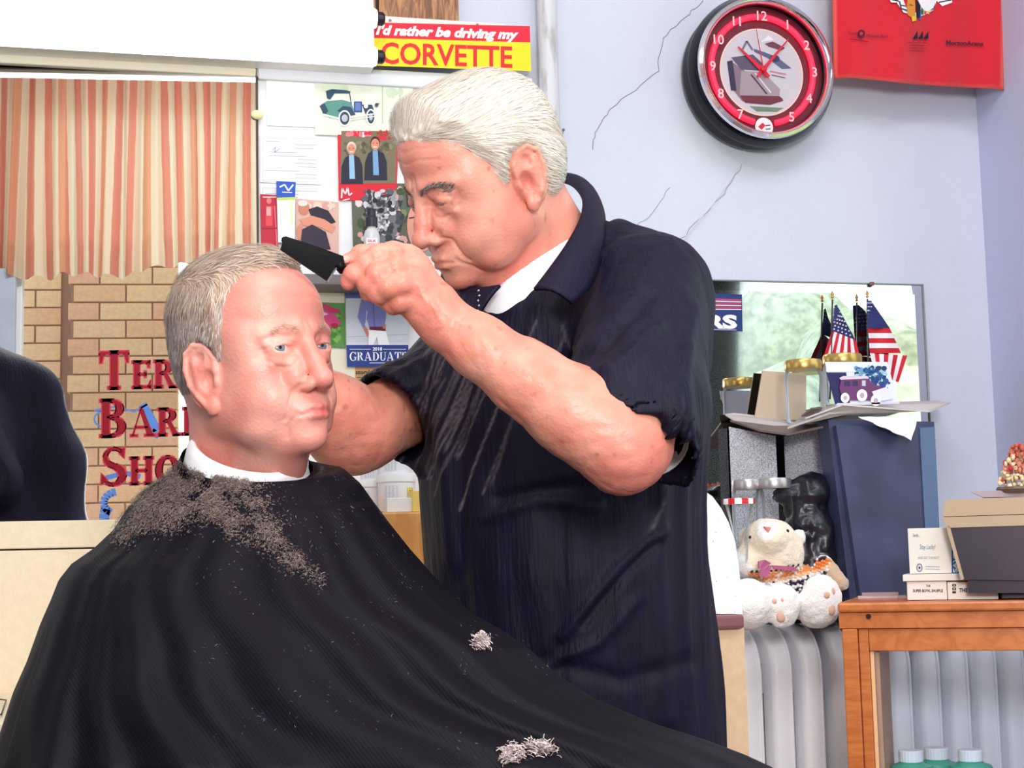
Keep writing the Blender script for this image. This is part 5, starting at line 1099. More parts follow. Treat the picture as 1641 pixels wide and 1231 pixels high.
cbox(MBd(), xl(1353), xl(1378), 0.0, .03, .02, zr1 - .0005, .002).build('corner_post', m_oak, case)
cbox(MBd(), xl(1379), xl(1395), .006, .022, .06, zr1 - .0005, .0015).build('door_stile', m_oak, case)
cbox(MBd(), xl(1395.5), W_c - .03, .006, .022, zr2, zr1 - .0005, .0015).build('door_rail', m_oakh, case)
cbox(MBd(), xl(1395.5), xl(1402), .012, .024, .06, zr2, .001).build('glazing_bead', mat('pale_raw_wood', (240, 190, 140), .5), case)
cbox(MBd(), xl(1403), xl(1410), .018, .20, .06, zr2, .001).build('inner_edge', mat('inner_wood', (196, 150, 120), .5), case)
cbox(MBd(), W_c - .03, W_c, 0, D_c, .02, zr1 - .0005).build('side_panel', m_oak, case)
cbox(MBd(), xl(1351) + .002, xl(1351) + .02, D_c - .03, D_c, .02, zt2 - .0005).build('back_post', m_oak, case)
zsh = float(OnC(1500, 1232, .15)[2]) - .10
cbox(MBd(), xl(1379), W_c - .031, .024, D_c, zsh - .015, zsh).build('glass_shelf', mat('shelf_board', (214, 206, 196), .4), case)
cbox(MBd(), xl(1353), W_c, 0.001, D_c, .0, .06).build('plinth', m_oak, case)
cbox(MBd(), xl(1402), W_c - .031, .014, .0165, .061, zr2 - .0005, 0).build('glass_pane', glass_mat('case_glass', (.95, .97, 1, 1), .06), case)
MBd().lathe([(.0042, 0), (.0042, .002), (.0012, .002), (.0012, .0005)], OnC(1392, 988, -.001), 14, np.stack([CX, np.array([0, 0, 1.0]), -CY], 1) ).build('lock', mat('dark_lock', (60, 40, 34), .3, metal=.5), case)
# bottles in the case
m_green = mat('green_lotion', (84, 196, 164), .25, trans=.25); m_wcap = mat('white_ribbed_cap', (240, 244, 248), .35)
for i, (u, vt, lab) in enumerate(((1459, 1202, 'leftmost green bottle with white cap in the display case'), (1500, 1198, 'middle green bottle standing slightly higher in the display case'), (1554, 1201, 'rightmost green bottle with white cap in the display case'))):
    off = (.13, .19, .13)[i]; c = OnC(u, vt, off); z0 = zsh; zt_b = float(c[2]); hw = 19.0 / F_PX * float(np.dot(c - CAM, FWD)); zc_b = float(OnC(u, vt + 18, off)[2]); t = empty('lotion_bottle', (float(c[0]), float(c[1]), z0), lab, 'bottle', 'green bottles in the display case')
    shade_auto(MBd().lathe([(hw * 1.75, z0), (hw * 1.85, z0 + .004), (hw * 1.85, zc_b - .014), (hw * 1.7, zc_b - .007), (hw * 1.1, zc_b - .003), (hw * .95, zc_b)], (c[0], c[1], 0), 28).build('bottle_body', m_green, t))
    V = []; prof = [(hw, zc_b), (hw, zt_b - .002), (hw * .93, zt_b)]
    mb = MBd()
    n = 48; rr = [hw * (1 + .02 * (k % 2)) for k in range(n)]
    for (r_, z) in prof:
        for k in range(n): V.append((c[0] + r_ / hw * rr[k] * math.cos(6.28318 * k / n), c[1] + r_ / hw * rr[k] * math.sin(6.28318 * k / n), z))
    Fc = [(i_ * n + k, i_ * n + (k + 1) % n, (i_ + 1) * n + (k + 1) % n, (i_ + 1) * n + k) for i_ in range(2) for k in range(n)] + [tuple(2 * n + k for k in range(n))]
    mb.add(V, Fc).build('bottle_cap', m_wcap, t)
# --- things on the display case
def bx(name, u0, u1, v0, v1, off, dep, m, label, cat, art=None, group=None, z0=None, part=None):
    x0 = float(cl_(OnC(u0, v1, off))[0]); x1 = float(cl_(OnC(u1, v1, off))[0]); zb = float(OnC((u0 + u1) / 2, v1, off)[2]) if z0 is None else z0; zt_ = float(OnC((u0 + u1) / 2, v0, off)[2])
    t = empty(name, cw((x0 + x1) / 2, off + dep / 2, zb), label, cat, group); cbox(MBd(), x0, x1, off, off + dep, zb, zt_, .001).build(part or 'carton', m, t)
    if art: a = Art(lambda u, v: OnC(u, v, off - .0003), -CY, .0002); art(a); a.build('box_print', t)
    return t, zb, zt_
m_ivory = mat('ivory_card', (240, 232, 222), .6)
ztc = ztop + .0008
def art1(a): a.text('THE', 1484, 941, 3.6, (40, 24, 30), wd=7, bold=.02, lay=1); a.text('SUPER BOWL SHUFFLE', 1463, 949, 4.4, (40, 24, 30), wd=48, bold=.03, lay=1); a.line([(1454, 934), (1454, 956)], .5, (200, 180, 170), 1)
bx('video_box', 1454, 1518, 932, 957, .040, .10, m_ivory, 'white box with small black title lying beside the picture box', 'box', art1, 'white boxes on the display case', z0=ztc)
def art2(a):
    a.text('THE', 1537, 949, 6.2, (30, 24, 30), wd=13, bold=.04, lay=1)
    for i, (p) in enumerate((rectp(1526, 936, 1532, 940), rectp(1526, 941.5, 1532, 946), rectp(1526, 947.5, 1532, 951))): a.poly(p, (40, 34, 44), 1); 
    a.rect(1528, 937.4, 1530, 938.6, (240, 232, 222), 2); a.rect(1528, 943, 1530, 944.6, (240, 232, 222), 2)
bx('video_box', 1519, 1600, 932, 957, .040, .10, m_ivory, 'second white box half under the register with large black letters', 'box', art2, 'white boxes on the display case', z0=ztc)
t, _, ztl = bx('flat_box', 1447, 1560, 920, 932, .035, .11, m_ivory, 'long flat ivory box lid on top of the white boxes', 'box', None, None, z0=float(OnC(1486, 932, .040)[2]) + .0008)
TL = (70, 90, 110)
def art3(a):
    a.text("Sandy...", 1463, 860, 4.6, TL, wd=11, lay=1, bold=.01); a.text('Stay Lucky!', 1474, 880, 7.4, (60, 100, 140), wd=25, lay=1, shear=.1); a.text('AND GET THE BEST!', 1471, 896, 3.8, (130, 140, 150), wd=34, lay=1)
    a.line(arc(1473.5, 910, 4.2, 6, 0, 360, 20), 1.3, (30, 70, 110), 1); a.ell(1473.5, 910, 1.8, 2.4, (30, 70, 110), 1, 10)
    for i in range(2): a.line([(1483, 908 + i * 4), (1506, 908.6 + i * 4)], 1, (150, 160, 170), 1)
    a.rect(1525, 850, 1540, 920, (20, 110, 170), 1); a.text('SAVE BIG', 1534, 918, 6.5, (240, 246, 250), wd=60, up=(0, -1, -1, 0), bold=.04, lay=2)
bx('card_box', 1458, 1540, 846, 920, .045, .05, m_ivory, 'upright white card box with blue print and blue end strip', 'box', art3, None, z0=ztl + .0008)
# loose papers in front
for i, (pts, c_, lab) in enumerate((([(1372, 955), (1398, 949), (1455, 944), (1470, 950), (1440, 956), (1390, 959)], (236, 226, 226), 'loose white papers at the front left of the display case'), ([(1395, 950), (1440, 940), (1456, 939), (1458, 946), (1410, 954)], (214, 196, 200), 'pinkish folded papers behind the loose white ones'))):
    zz_ = ztop + .0005 + i * .0055; P3 = [OnZ(u, min(v, 958) if False else v, zz_) for u, v in pts]
    cxy = [cl_(p) for p in P3]; P3 = [cw(min(max(p[0], .01), .26), min(max(p[1], .0), .16), zz_) for p in cxy]
    o = MBd().prism(P3, (0, 0, .005)).build('paper_stack', mat('loose_paper_%s' % ('white', 'pink')[i], c_, .6)); tag(o, lab, 'paper')
# cash register
reg = empty('cash_register', cw(.55, .12, ztop), 'beige and dark brown cash register cut by the right edge', 'cash register')
m_regb = mat('register_beige', (186, 160, 130), .45); m_regd = mat('register_dark', (58, 44, 56), .3, rgb2=(44, 34, 46), var=.2, vscale=8)
def cpr(mb, pts, off, dep): return mb.prism([OnC(u, v, off) for u, v in pts], CY * dep)
ez_ = lambda p: p
o = cpr(MBd(), [(1511, 828), (1513, 806), (1518, 801), (1760, 792), (1760, 820)], .0, .20).build('register_top', m_regb, reg)
o = cpr(MBd(), [(1511, 829), (1760, 821), (1760, 842), (1650, 842), (1517, 846)], .001, .20).build('register_band', m_regb, reg)
o = cpr(MBd(), [(1516, 843), (1522, 843), (1545, 928), (1540, 930)], .001, .02).build('front_edge', m_regb, reg)
o = cpr(MBd(), [(1520, 843), (1760, 838), (1760, 932), (1543, 929)], .004, .18).build('dark_front', m_regd, reg)
o = cpr(MBd(), [(1552, 929.5), (1760, 932), (1760, 950.5), (1552, 950.5)], .01, .17).build('register_base', m_regd, reg)
zrb = float(OnC(1600, 951, .01)[2]); cbox(MBd(), float(cl_(OnC(1604, 950, .02))[0]), .78, .03, .16, ztop + .0005, zrb).build('foot', m_regd, reg)
# keep the base on the case: fill between
cbox(MBd(), float(cl_(OnC(1556, 950, .15))[0]), .76, .145, .20, ztop + .0005, zrb + .02).build('rear_foot', m_regd, reg)
pp = MBd().prism([OnC(u, v, .08) for u, v in ((1555, 788), (1600, 786), (1680, 790), (1680, 796), (1575, 797))], CY * .05).build('folded_leaflet', mat('greyish_leaflet', (176, 160, 170), .6)); tag(pp, 'folded leaflet lying on the cash register', 'paper')
# dried flower arrangement on the register
fl = empty('dried_flowers', OnC(1632, 788, .10), 'small bunch of pink and cream dried flowers at the right edge', 'flowers'); rf = random.Random(9)
mb1 = [mat('flower_%s' % n, c, .8) for n, c in (('cream', (240, 222, 180)), ('pink', (230, 150, 130)), ('rust', (196, 110, 80)), ('red', (200, 50, 60)))]
mbf = MBd()
for i in range(260):
    t = rf.random(); r_ = 32 * math.sqrt(max(0, 1 - (t * 1.0 - .15) ** 2)) * (1 - .45 * t); u = 1632 + rf.uniform(-r_, r_); v = 780 - 66 * t; k = 0 if t < .35 else (1 if rf.random() < .7 else 0) if t < .75 else 2
    if rf.random() < .06: k = 3
    mbf.ball(OnC(u, v, .10 + rf.uniform(-.03, .03)), (rf.uniform(.002, .005), rf.uniform(.002, .005), rf.uniform(.002, .006)), 6, 4, None, k)
o = mbf.build('flower_heads', None, fl, True, mb1); o['kind'] = 'stuff'
MBd().lathe([(.030, float(OnC(1632, 790, .1)[2])), (.036, float(OnC(1632, 784, .1)[2])), (.034, float(OnC(1632, 780, .1)[2]))], (float(OnC(1632, 785, .1)[0]), float(OnC(1632, 785, .1)[1]), 0), 24).build('bowl', mat('brown_bowl', (110, 90, 80), .4), fl)
# ================================================================== people
def c2w(M3): return np.stack([RIGHT, UP, FWD], 1) @ M3
def headframe(yaw, pitch, roll):
    cz, sz, cx, sx, cy, sy = math.cos(yaw), math.sin(yaw), math.cos(pitch), math.sin(pitch), math.cos(roll), math.sin(roll)
    Rz = np.array([[cz, -sz, 0], [sz, cz, 0], [0, 0, 1]]); Rx = np.array([[1, 0, 0], [0, cx, -sx], [0, sx, cx]]); Ry = np.array([[cy, 0, sy], [0, 1, 0], [-sy, 0, cy]])
    B = np.array([[1, 0, 0], [0, 0, 1], [0, 1, 0]], float); return c2w(B @ Rz @ Rx @ Ry)
class Head:
    """skull, face and ears added to a Field; local axes: x right ear, y face, z crown"""
    def __init__(s, c, A, sc, o): s.c = np.array(c); s.A = A; s.s = sc; s.o = o
    def w(s, p): return s.c + s.A @ (np.array(p, float) * s.s)
    def l(s, V): return (np.asarray(V) - s.c) @ s.A / s.s
    def skull(s, fd):
        o = s.o
        def E(p, r, k=.01, op='add', R=None): fd.ell(s.w(p), np.array(r if hasattr(r, '__len__') else [r] * 3) * s.s, s.A if R is None else s.A @ R, k * s.s, op)
        def Cc(a, b, r1, r2=None, k=.01, op='add'): fd.cap(s.w(a), s.w(b), r1 * s.s, (r1 if r2 is None else r2) * s.s, k * s.s, op)
        s.E, s.C = E, Cc
        E((0, -.012, .035), (.076, .098, .082), .02); E((0, -.035, -.012), (.064, .066, .058), .02)
        E((0, .030, -.015), (.061, .060, .088), .02); E((0, .045, .050), (.058, .049, .052), .02)
    def face(s, fd):
        o = s.o; E, Cc = s.E, s.C; jw = o.get('jaw', 1.0); ap = o.get('open', 1.0)
        E((0, .030, -.068), (.053 * jw, .058, .042), .02); E((0, .076, -.101), (.024, .020, .018), .016)
        for g in (-1, 1):
            E((g * .049 * jw, .002, -.060), (.017, .026, .028), .02); E((g * .043, .053, -.022), (.019, .022, .018), .015)
            E((g * .034 * jw, .056, -.055), (.024, .027, .028), .015); E((g * .040 * jw, .040, -.088), (.018, .024, .016), .018)
        E((0, .077, -.072), (.030, .024, .026), .012)
        for g in (-1, 1): E((g * .053, .026, -.040), (.014, .032, .034), .02); E((g * .056, .046, .010), (.013, .022, .022), .016)
        for g in (-1, 1):
            Cc((g * .012, .0905, .021), (g * .048, .072, .019), .0085, .008, .010)
            E((g * .032, .1005, .000), (.018, .017, .013), .010, 'sub')
            E((g * .032, .0765, .000), .0156, .004)
            Cc((g * .019, .0885, -.0150), (g * .041, .0790, -.0150), .0048, .0042, .008)
            Cc((g * .019, .0885, .0085), (g * .046, .0765, .0065), .0045, .0045, .005)      # heavy upper lid
            E((g * .032, .0935, o.get('eyez', 0.0)), (.0135, .0125, .0040 * ap), .0018, 'sub')
            for g in (-1, 1): E((g * .0185, .0865, -.031), (.010, .011, .015), .010)
        Cc((0, .091, .014), (0, .104, -.022), .0080, .0092, .010); Cc((0, .104, -.022), (0, .111, -.036), .0095, .0105, .006)
        E((0, .1125, -.0395), (.0125, .0120, .0110), .005)
        for g in (-1, 1): E((g * .0135, .1000, -.0435), (.0080, .0115, .0085), .005)
        for g in (-1, 1): E((g * .0068, .1085, -.0515), (.0036, .0060, .0038), .002, 'sub')
        lp = o.get('lip', 1.0)
        for g in (-1, 1):
            Cc((g * .0235, .0885, -.0770), (g * .010, .0985, -.0694), .0030 * lp, .0046 * lp, .004); Cc((g * .010, .0985, -.0690), (0, .1010, -.0700), .0046 * lp, .0042 * lp, .004)
            Cc((g * .0225, .0885, -.0785), (g * .009, .0975, -.0795), .0030 * lp, .0056 * lp, .004); Cc((g * .009, .0975, -.0795), (0, .0985, -.0800), .0056 * lp, .0056 * lp, .004)
        for g in (-1, 1): Cc((g * .0255, .0905, -.0782), (g * .012, .1030, -.0745), .0016, .0019, .0022, 'sub'); Cc((g * .012, .1030, -.0745), (0, .1065, -.0745), .0019, .0019, .0022, 'sub')
        E((0, .1030, -.0905), (.015, .006, .0045), .008, 'sub')
    def ears(s, fd):
        E, Cc = s.E, s.C
        for g in (-1, 1):
            yaw = g * math.radians(20); f = np.array([math.sin(yaw) * -1, math.cos(yaw), 0.0]) if False else np.array([-g * math.sin(math.radians(22)), math.cos(math.radians(22)), 0])
            n = np.array([g * math.cos(math.radians(22)), math.sin(math.radians(22)), 0]); u = np.array([0, -.12, .993]); f = f / np.linalg.norm(f)
            R = np.stack([n, f, u], 1); e0 = np.array([g * (.0765 - s.o.get('eary', 0) * .25), -.012 + s.o.get('eary', 0), -.010 + s.o.get('earz', 0)]); k = s.o.get('ear', 1.0)
            Q = lambda a, b, c=0.0: e0 + f * a * k + u * b * k + n * c
            E(Q(-.003, .002, .002), (.0058, .0190 * k, .0335 * k), .004, 'add', R)
            E(Q(.006, -.004, -.004), (.010, .012, .022), .006, 'add', R)
            pts = [(.011, .004), (.013, .018), (.006, .031), (-.007, .034), (-.017, .026), (-.021, .010), (-.019, -.006), (-.012, -.019), (-.006, -.028)]
            for a, b in zip(pts[:-1], pts[1:]): Cc(Q(*a, .0055), Q(*b, .0055), .0030, .0030, .002)
            E(Q(0, -.030, .003), (.005, .008, .010), .004, 'add', R)
            E(Q(.002, -.004, .0105), (.0095, .0095, .0145), .0025, 'sub', R); E(Q(-.003, .020, .0105), (.0075, .0085, .0085), .002, 'sub', R); Cc(Q(-.0145, .022, .0115), Q(-.0145, -.008, .0115), .0050, .0045, .002, 'sub')
            Cc(Q(-.010, .018, .005), Q(-.010, -.010, .005), .0030, .0026, .003); E(Q(.0105, -.006, .005), (.0035, .0035, .006), .002, 'add', R)
    def creases(s, V, N):
        """fine wrinkles pressed in along curves drawn on the front of the face (x, z)"""
        L = s.l(V); D = np.zeros(len(V)); front = L[:, 1] > .02
        def cr(pts, w_, d, both=True):
            for g in ((-1, 1) if both else (1,)):
                best = np.full(len(V), 9.0)
                for a, b in zip(pts[:-1], pts[1:]):
                    a = np.array([g * a[0], a[1]]); b = np.array([g * b[0], b[1]]); ab = b - a; q = L[:, [0, 2]] - a; t = np.clip((q @ ab) / (ab @ ab), 0, 1); best = np.minimum(best, np.linalg.norm(q - t[:, None] * ab, axis=1))
                D[:] += np.where(front, -d * np.exp(-(best / w_) ** 2), 0)
        for a in s.o.get('creases', []): cr(*a)
        return V + N * (D * s.s)[:, None]
def lipmask(L): return np.exp(-((L[:, 0] / .022) ** 4 + ((L[:, 2] + .0745) / .0085) ** 4)) * (L[:, 1] > .07)
def g3(L, c, r): return np.exp(-(((L - np.array(c)) / np.array(r)) ** 2).sum(1))
def skin_cols(V, hd, base, red, lightc, blot=.35, seed=0):
    L = hd.l(V); b = np.array(lin(base)[:3]); r = np.array(lin(red)[:3]); g = np.array(lin(lightc)[:3])
    n = vnoise(V, 34, seed) * .5 + vnoise(V, 90, seed + 1) * .3; k = np.clip(.25 + blot * n, 0, 1)
    for c, rad, a in (((0, .11, -.04), (.018, .02, .016), .75), ((.042, .07, -.03), (.024, .04, .02), .45), ((-.042, .07, -.03), (.024, .04, .02), .45), ((0, .085, -.105), (.025, .03, .014), .35), ((.08, -.012, -.01), (.012, .022, .036), .55), ((-.08, -.012, -.01), (.012, .022, .036), .55)): k = np.maximum(k, a * g3(L, c, rad))
    k = np.clip(np.maximum(k, .8 * lipmask(L)), 0, 1); C = b * (1 - k[:, None]) + r * k[:, None]
    kk = np.clip(vnoise(V, 24, seed + 5) * .5, 0, .4)[:, None]; return C * (1 - kk) + g * kk
def skin_mat(name, rough=.41):
    m = vcol_mat(name, rough, .4); nt = m.node_tree; b = nt.nodes['Principled BSDF']; b.inputs['Subsurface Weight'].default_value = .12; b.inputs['Subsurface Radius'].default_value = (.010, .004, .002); b.inputs['Subsurface Scale'].default_value = .6
    tc = nt.nodes.new('ShaderNodeTexCoord'); nz = nt.nodes.new('ShaderNodeTexNoise'); nz.inputs['Scale'].default_value = 420; nz.inputs['Detail'].default_value = 3; n2 = nt.nodes.new('ShaderNodeTexVoronoi'); n2.inputs['Scale'].default_value = 260
    bp = nt.nodes.new('ShaderNodeBump'); bp.inputs['Strength'].default_value = .22; bp.inputs['Distance'].default_value = .0012; ad = nt.nodes.new('ShaderNodeMath'); ad.operation = 'ADD'
    nt.links.new(tc.outputs['Object'], nz.inputs['Vector']); nt.links.new(tc.outputs['Object'], n2.inputs['Vector']); nt.links.new(nz.outputs['Fac'], ad.inputs[0]); nt.links.new(n2.outputs['Distance'], ad.inputs[1]); nt.links.new(ad.outputs[0], bp.inputs['Height']); nt.links.new(bp.outputs[0], b.inputs['Normal'])
    return m
SKIN = skin_mat('skin')
def hair_shell(fd_skull, hd, poly, thick, name, m, parent, colf, grain):
    """hair mass: the skull field pushed outwards inside the hairline"""
    f = Field(hd.c - .16, hd.c + .16, .0026); sl, X, Y, Z = f.box(f.lo, f.lo + f.h * f.n)
    G = np.stack(np.broadcast_arrays(X, Y, Z), -1).reshape(-1, 3); L = hd.l(G); near = (np.abs(L) < .16).all(1)
    t = np.full(len(G), -.006); Ln = L[near]; dd = polydist(Ln[:, [1, 2]], poly) if not callable(poly) else poly(Ln)
    t[near] = np.clip(dd * .75, -.006, 1) ; th = thick(Ln); t[near] = np.minimum(t[near], th); Fh = fd_skull.sample(G); f.F = (Fh - t * hd.s).reshape(f.F.shape).astype(np.float32)
    V, Q = f.mesh(1); N = f.grad(V); N /= np.linalg.norm(N, axis=1)[:, None] + 1e-9
    V = V + N * grain(hd.l(V))[:, None]; np_mesh(name, V, Q, m, parent, True, colf(hd.l(V))); return f, V, N
def strands(f, roots, flow, hd, L0, L1, wd, lift, cols, name, m, parent, seg=6, rnd=None, droop=0.0, js=.16):
    rnd = rnd or np.random.RandomState(1); n = len(roots); Pn = roots.copy(); pts = [Pn.copy()]; Ls = rnd.uniform(L0, L1, n); st = (Ls / seg)[:, None]; jit = rnd.normal(0, js, (n, 3)); lf = rnd.uniform(.2, 1, n)[:, None] * lift
    Ns = []
    for k in range(seg):
        N = f.grad(Pn); N /= np.linalg.norm(N, axis=1)[:, None] + 1e-9; d = (flow(hd.l(Pn)) @ hd.A.T) + jit; d -= (d * N).sum(1)[:, None] * N; d /= np.linalg.norm(d, axis=1)[:, None] + 1e-9
        Pn = Pn + d * st; dist = f.sample(Pn)[:, None]; N = f.grad(Pn); N /= np.linalg.norm(N, axis=1)[:, None] + 1e-9; Pn = Pn - N * (dist - lf * math.sin(math.pi * (k + 1) / (seg + 1)) ** .7 - droop * (k / seg)); pts.append(Pn.copy()); Ns.append(N)
    pts = np.array(pts); Ns = np.array([Ns[0]] + Ns); V = []; T = np.gradient(pts, axis=0); B_ = np.cross(T, Ns); B_ /= np.linalg.norm(B_, axis=2)[:, :, None] + 1e-9
    w_ = wd * np.sin(np.linspace(.35, math.pi * .97, seg + 1))[:, None, None]; A1 = pts + B_ * w_; A2 = pts - B_ * w_; V = np.stack([A1, A2], 2).transpose(1, 0, 2, 3).reshape(-1, 3)     # strand, seg, side
    base = (np.arange(n) * (seg + 1) * 2)[:, None] + (np.arange(seg) * 2)[None]; Q = np.stack([base, base + 1, base + 3, base + 2], -1).reshape(-1, 4)
    ci = rnd.randint(0, len(cols), n); C = np.repeat(np.array([lin(c)[:3] for c in cols])[ci], (seg + 1) * 2, axis=0)
    o = np_mesh(name, V, Q, m, parent, True, C); return o
HAIR = vcol_mat('hair_strands', .5, .4)
def eyeball(hd, g, gaze, parent, iris=(110, 130, 150), r=.0138):
    c = hd.w((g * .032, .0755, 0)); gz = np.array(gaze, float); gz /= np.linalg.norm(gz); V = []; n, m_ = 32, 28; z = gz; x = np.cross([0, 0, 1.0], z); x /= np.linalg.norm(x); y = np.cross(z, x); C = []
    for i in range(m_ + 1):
        t = math.pi * (i / m_) ** 1.5
        for k in range(n):
            a = 2 * math.pi * k / n; l = math.cos(t) * z + math.sin(t) * (math.cos(a) * x + math.sin(a) * y); rr = r * (1.02 if t < .4 else 1.0); V.append(c + hd.A @ (l * rr * hd.s)); C.append(lin((14, 12, 16) if t < .16 else (iris if t < .40 else ((60, 60, 70) if t < .44 else (214, 194, 188))))[:3])
    gi = np.arange((m_ + 1) * n).reshape(m_ + 1, n); Q = np.stack([gi[:-1], gi[1:], np.roll(gi[1:], -1, 1), np.roll(gi[:-1], -1, 1)], -1).reshape(-1, 4)
    return np_mesh('eye', np.array(V), Q, vcol_mat_eye, parent, True, np.array(C))
vcol_mat_eye = vcol_mat('eye_surface', .08, .6)
def rows_ribbon(hd, fd, pts, n, ln, wd, cols, name, parent, dirf, seed):
    """eyebrow hairs: short ribbons scattered along a curve given in (x, z)"""
    r = np.random.RandomState(seed); R_ = []; pts = np.array(pts)
    for i in range(n):
        t = r.uniform(0, len(pts) - 1.001); k = int(t); p = pts[k] * (1 - t + k) + pts[k + 1] * (t - k); R_.append((p[0] + r.normal(0, .001), .10, p[1] + r.normal(0, .0022)))
    Pw = hd.c + (np.array(R_) * hd.s) @ hd.A.T
    for it in range(14):
        d = fd.sample(Pw)[:, None]; N = fd.grad(Pw); N /= np.linalg.norm(N, axis=1)[:, None] + 1e-9; Pw = Pw - N * np.clip(d, -.01, .01)
    return strands(fd, Pw, dirf, hd, ln * .6, ln, wd, .0022, cols, name, HAIR, parent, 3, r)
# ------------------------------------------------------------------ seated customer
Ac = headframe(-2.28, .13, .050); Cc_ = P(408, 574, 1.75)
hc = Head(Cc_, Ac, .95, dict(jaw=1.05, ear=1.16, eary=.013, earz=-.010, open=.85, lip=.72, creases=[
    ([(.017, -.036), (.026, -.050), (.033, -.066), (.034, -.080)], .0022, .0022), ([(.026, -.074), (.031, -.088), (.030, -.100)], .002, .0013), ([(.018, -.014), (.028, -.022), (.040, -.020), (.048, -.012)], .0016, .0015),
    ([(.046, .002), (.056, .000)], .001, .0006), ([(.046, -.003), (.056, -.008)], .001, .0006), ([(0, .056), (.02, .058), (.045, .054)], .0016, .0006), ([(0, .070), (.02, .072), (.042, .068)], .0016, .0005), ([(.004, .030), (.005, .018)], .0012, .001), ([(.018, .0055), (.030, .0085), (.045, .0045)], .001, .001)]))
cust = empty('person', P(420, 1000, 1.75) * np.array([1, 1, 0]) + np.array([0, 0, .55]), 'seated customer with thinning grey hair wearing a black barber cape', 'person')
lo, hi = P(250, 900, 1.62), P(560, 372, 1.90); fd = Field(np.minimum(lo, hi) - np.array([.09, .03, .02]), np.maximum(lo, hi) + np.array([.09, .05, .02]), .0018)
hc.skull(fd); fs_c = Field(fd.lo, fd.lo + fd.h * (fd.n - 1), fd.h); fs_c.F = fd.F.copy(); hc.face(fd); hc.ears(fd)
nb = P(388, 800, 1.80); fd.cap(hc.w((0, -.030, -.045)), nb, .060, .060, .02); fd.cap(hc.w((0, .018, -.085)), P(420, 800, 1.785), .042, .044, .02); fd.cap(hc.w((.01, .050, -.098)), P(432, 770, 1.765), .022, .026, .02)
fd.cap(hc.w((.050, -.03, -.04)), P(440, 790, 1.745), .012, .010, .012)
fd.cap(P(300, 905, 1.86), P(500, 905, 1.82), .072, .072, .03)
V, Q = fd.mesh(1); N = fd.grad(V); N /= np.linalg.norm(N, axis=1)[:, None] + 1e-9; V = hc.creases(V, N)
np_mesh('body', V, Q, SKIN, cust, True, skin_cols(V, hc, (234, 162, 144), (206, 88, 86), (240, 190, 174), .35, 3))
for g in (-1, 1): eyeball(hc, g, (.30, .93, .08), cust, (104, 112, 124))
polyc = [(.080, .103), (.074, .096), (.056, .095), (.046, .089), (.038, .076), (.034, .056), (.033, .036), (.033, .016), (.026, -.008), (.014, -.010), (.010, .006), (-.004, .018), (-.018, .008), (-.026, -.024), (-.046, -.058), (-.06, -.085), (-.15, -.10), (-.15, .16), (.082, .16)]
def thc(L): return np.clip(.0065 + .010 * np.clip((L[:, 2] - .05) / .06, 0, 1) * np.clip((.09 - L[:, 1]) / .05, 0, 1) - .003 * np.clip(-L[:, 2] / .05, 0, 1), .003, .03)
cA_, cB_, cD_ = np.array(lin((190, 162, 140))[:3]), np.array(lin((150, 116, 96))[:3]), np.array(lin((176, 164, 160))[:3])
def hcol_c(L):
    t = np.clip((L[:, 2] - .065) / .03, 0, 1)[:, None]; n = (vnoise(L * np.array([1, .4, .4]), 160, 1) * .5 + .5)[:, None]; side = cB_ * n + cD_ * (1 - n); lowr = np.clip((.02 - L[:, 2]) / .04, 0, 1)[:, None]; side = side * (1 - lowr * .5) + cD_ * lowr * .5; return (cA_ * t + side * (1 - t))
fh, Vh, Nh = hair_shell(fs_c, hc, polyc, thc, 'hair', HAIR, cust, hcol_c, lambda L: vnoise(L * np.array([1, .5, 1]), 300, 2) * .0006)
def flow_c(L):
    top = np.clip((L[:, 2] - .075) / .03, 0, 1)[:, None]; return top * np.array([-.55, .75, .1]) + (1 - top) * np.stack([0 * L[:, 0], -.25 + 0 * L[:, 0], -1 + 0 * L[:, 0]], 1)
rs = np.random.RandomState(5); Lh = hc.l(Vh); ok = (fh.sample(Vh) < .001) & (polydist(Lh[:, [1, 2]], polyc) > .002) & (Lh[:, 2] > .066); idx = rs.choice(np.where(ok)[0], 6500)
o = strands(fh, Vh[idx], flow_c, hc,   .014, .030, .00030, .0035, [(208, 182, 158), (184, 156, 134), (166, 140, 122), (222, 204, 186), (204, 192, 184)], 'hair_strands', HAIR, cust, 5, rs); o['kind'] = 'stuff'
ok = (polydist(Lh[:, [1, 2]], polyc) > .001) & (Lh[:, 2] <= .072); idx = rs.choice(np.where(ok)[0], 4500)
o = strands(fh, Vh[idx], flow_c, hc, .006, .012, .0004, .0016, [(170, 150, 140), (196, 184, 178), (150, 120, 104), (206, 196, 190), (128, 104, 92)], 'cropped_side_hair', HAIR, cust, 3, rs); o['kind'] = 'stuff'
for g in (-1, 1): rows_ribbon(hc, fd, [(g * .014, .020), (g * .030, .025), (g * .050, .018)], 110, .007, .00025, [(206, 160, 136), (190, 146, 122), (216, 180, 160)], 'eyebrow', cust, (lambda L, g=g: np.tile(np.array([g * 1.0, -.2, .25]), (len(L), 1))), 7 + g)
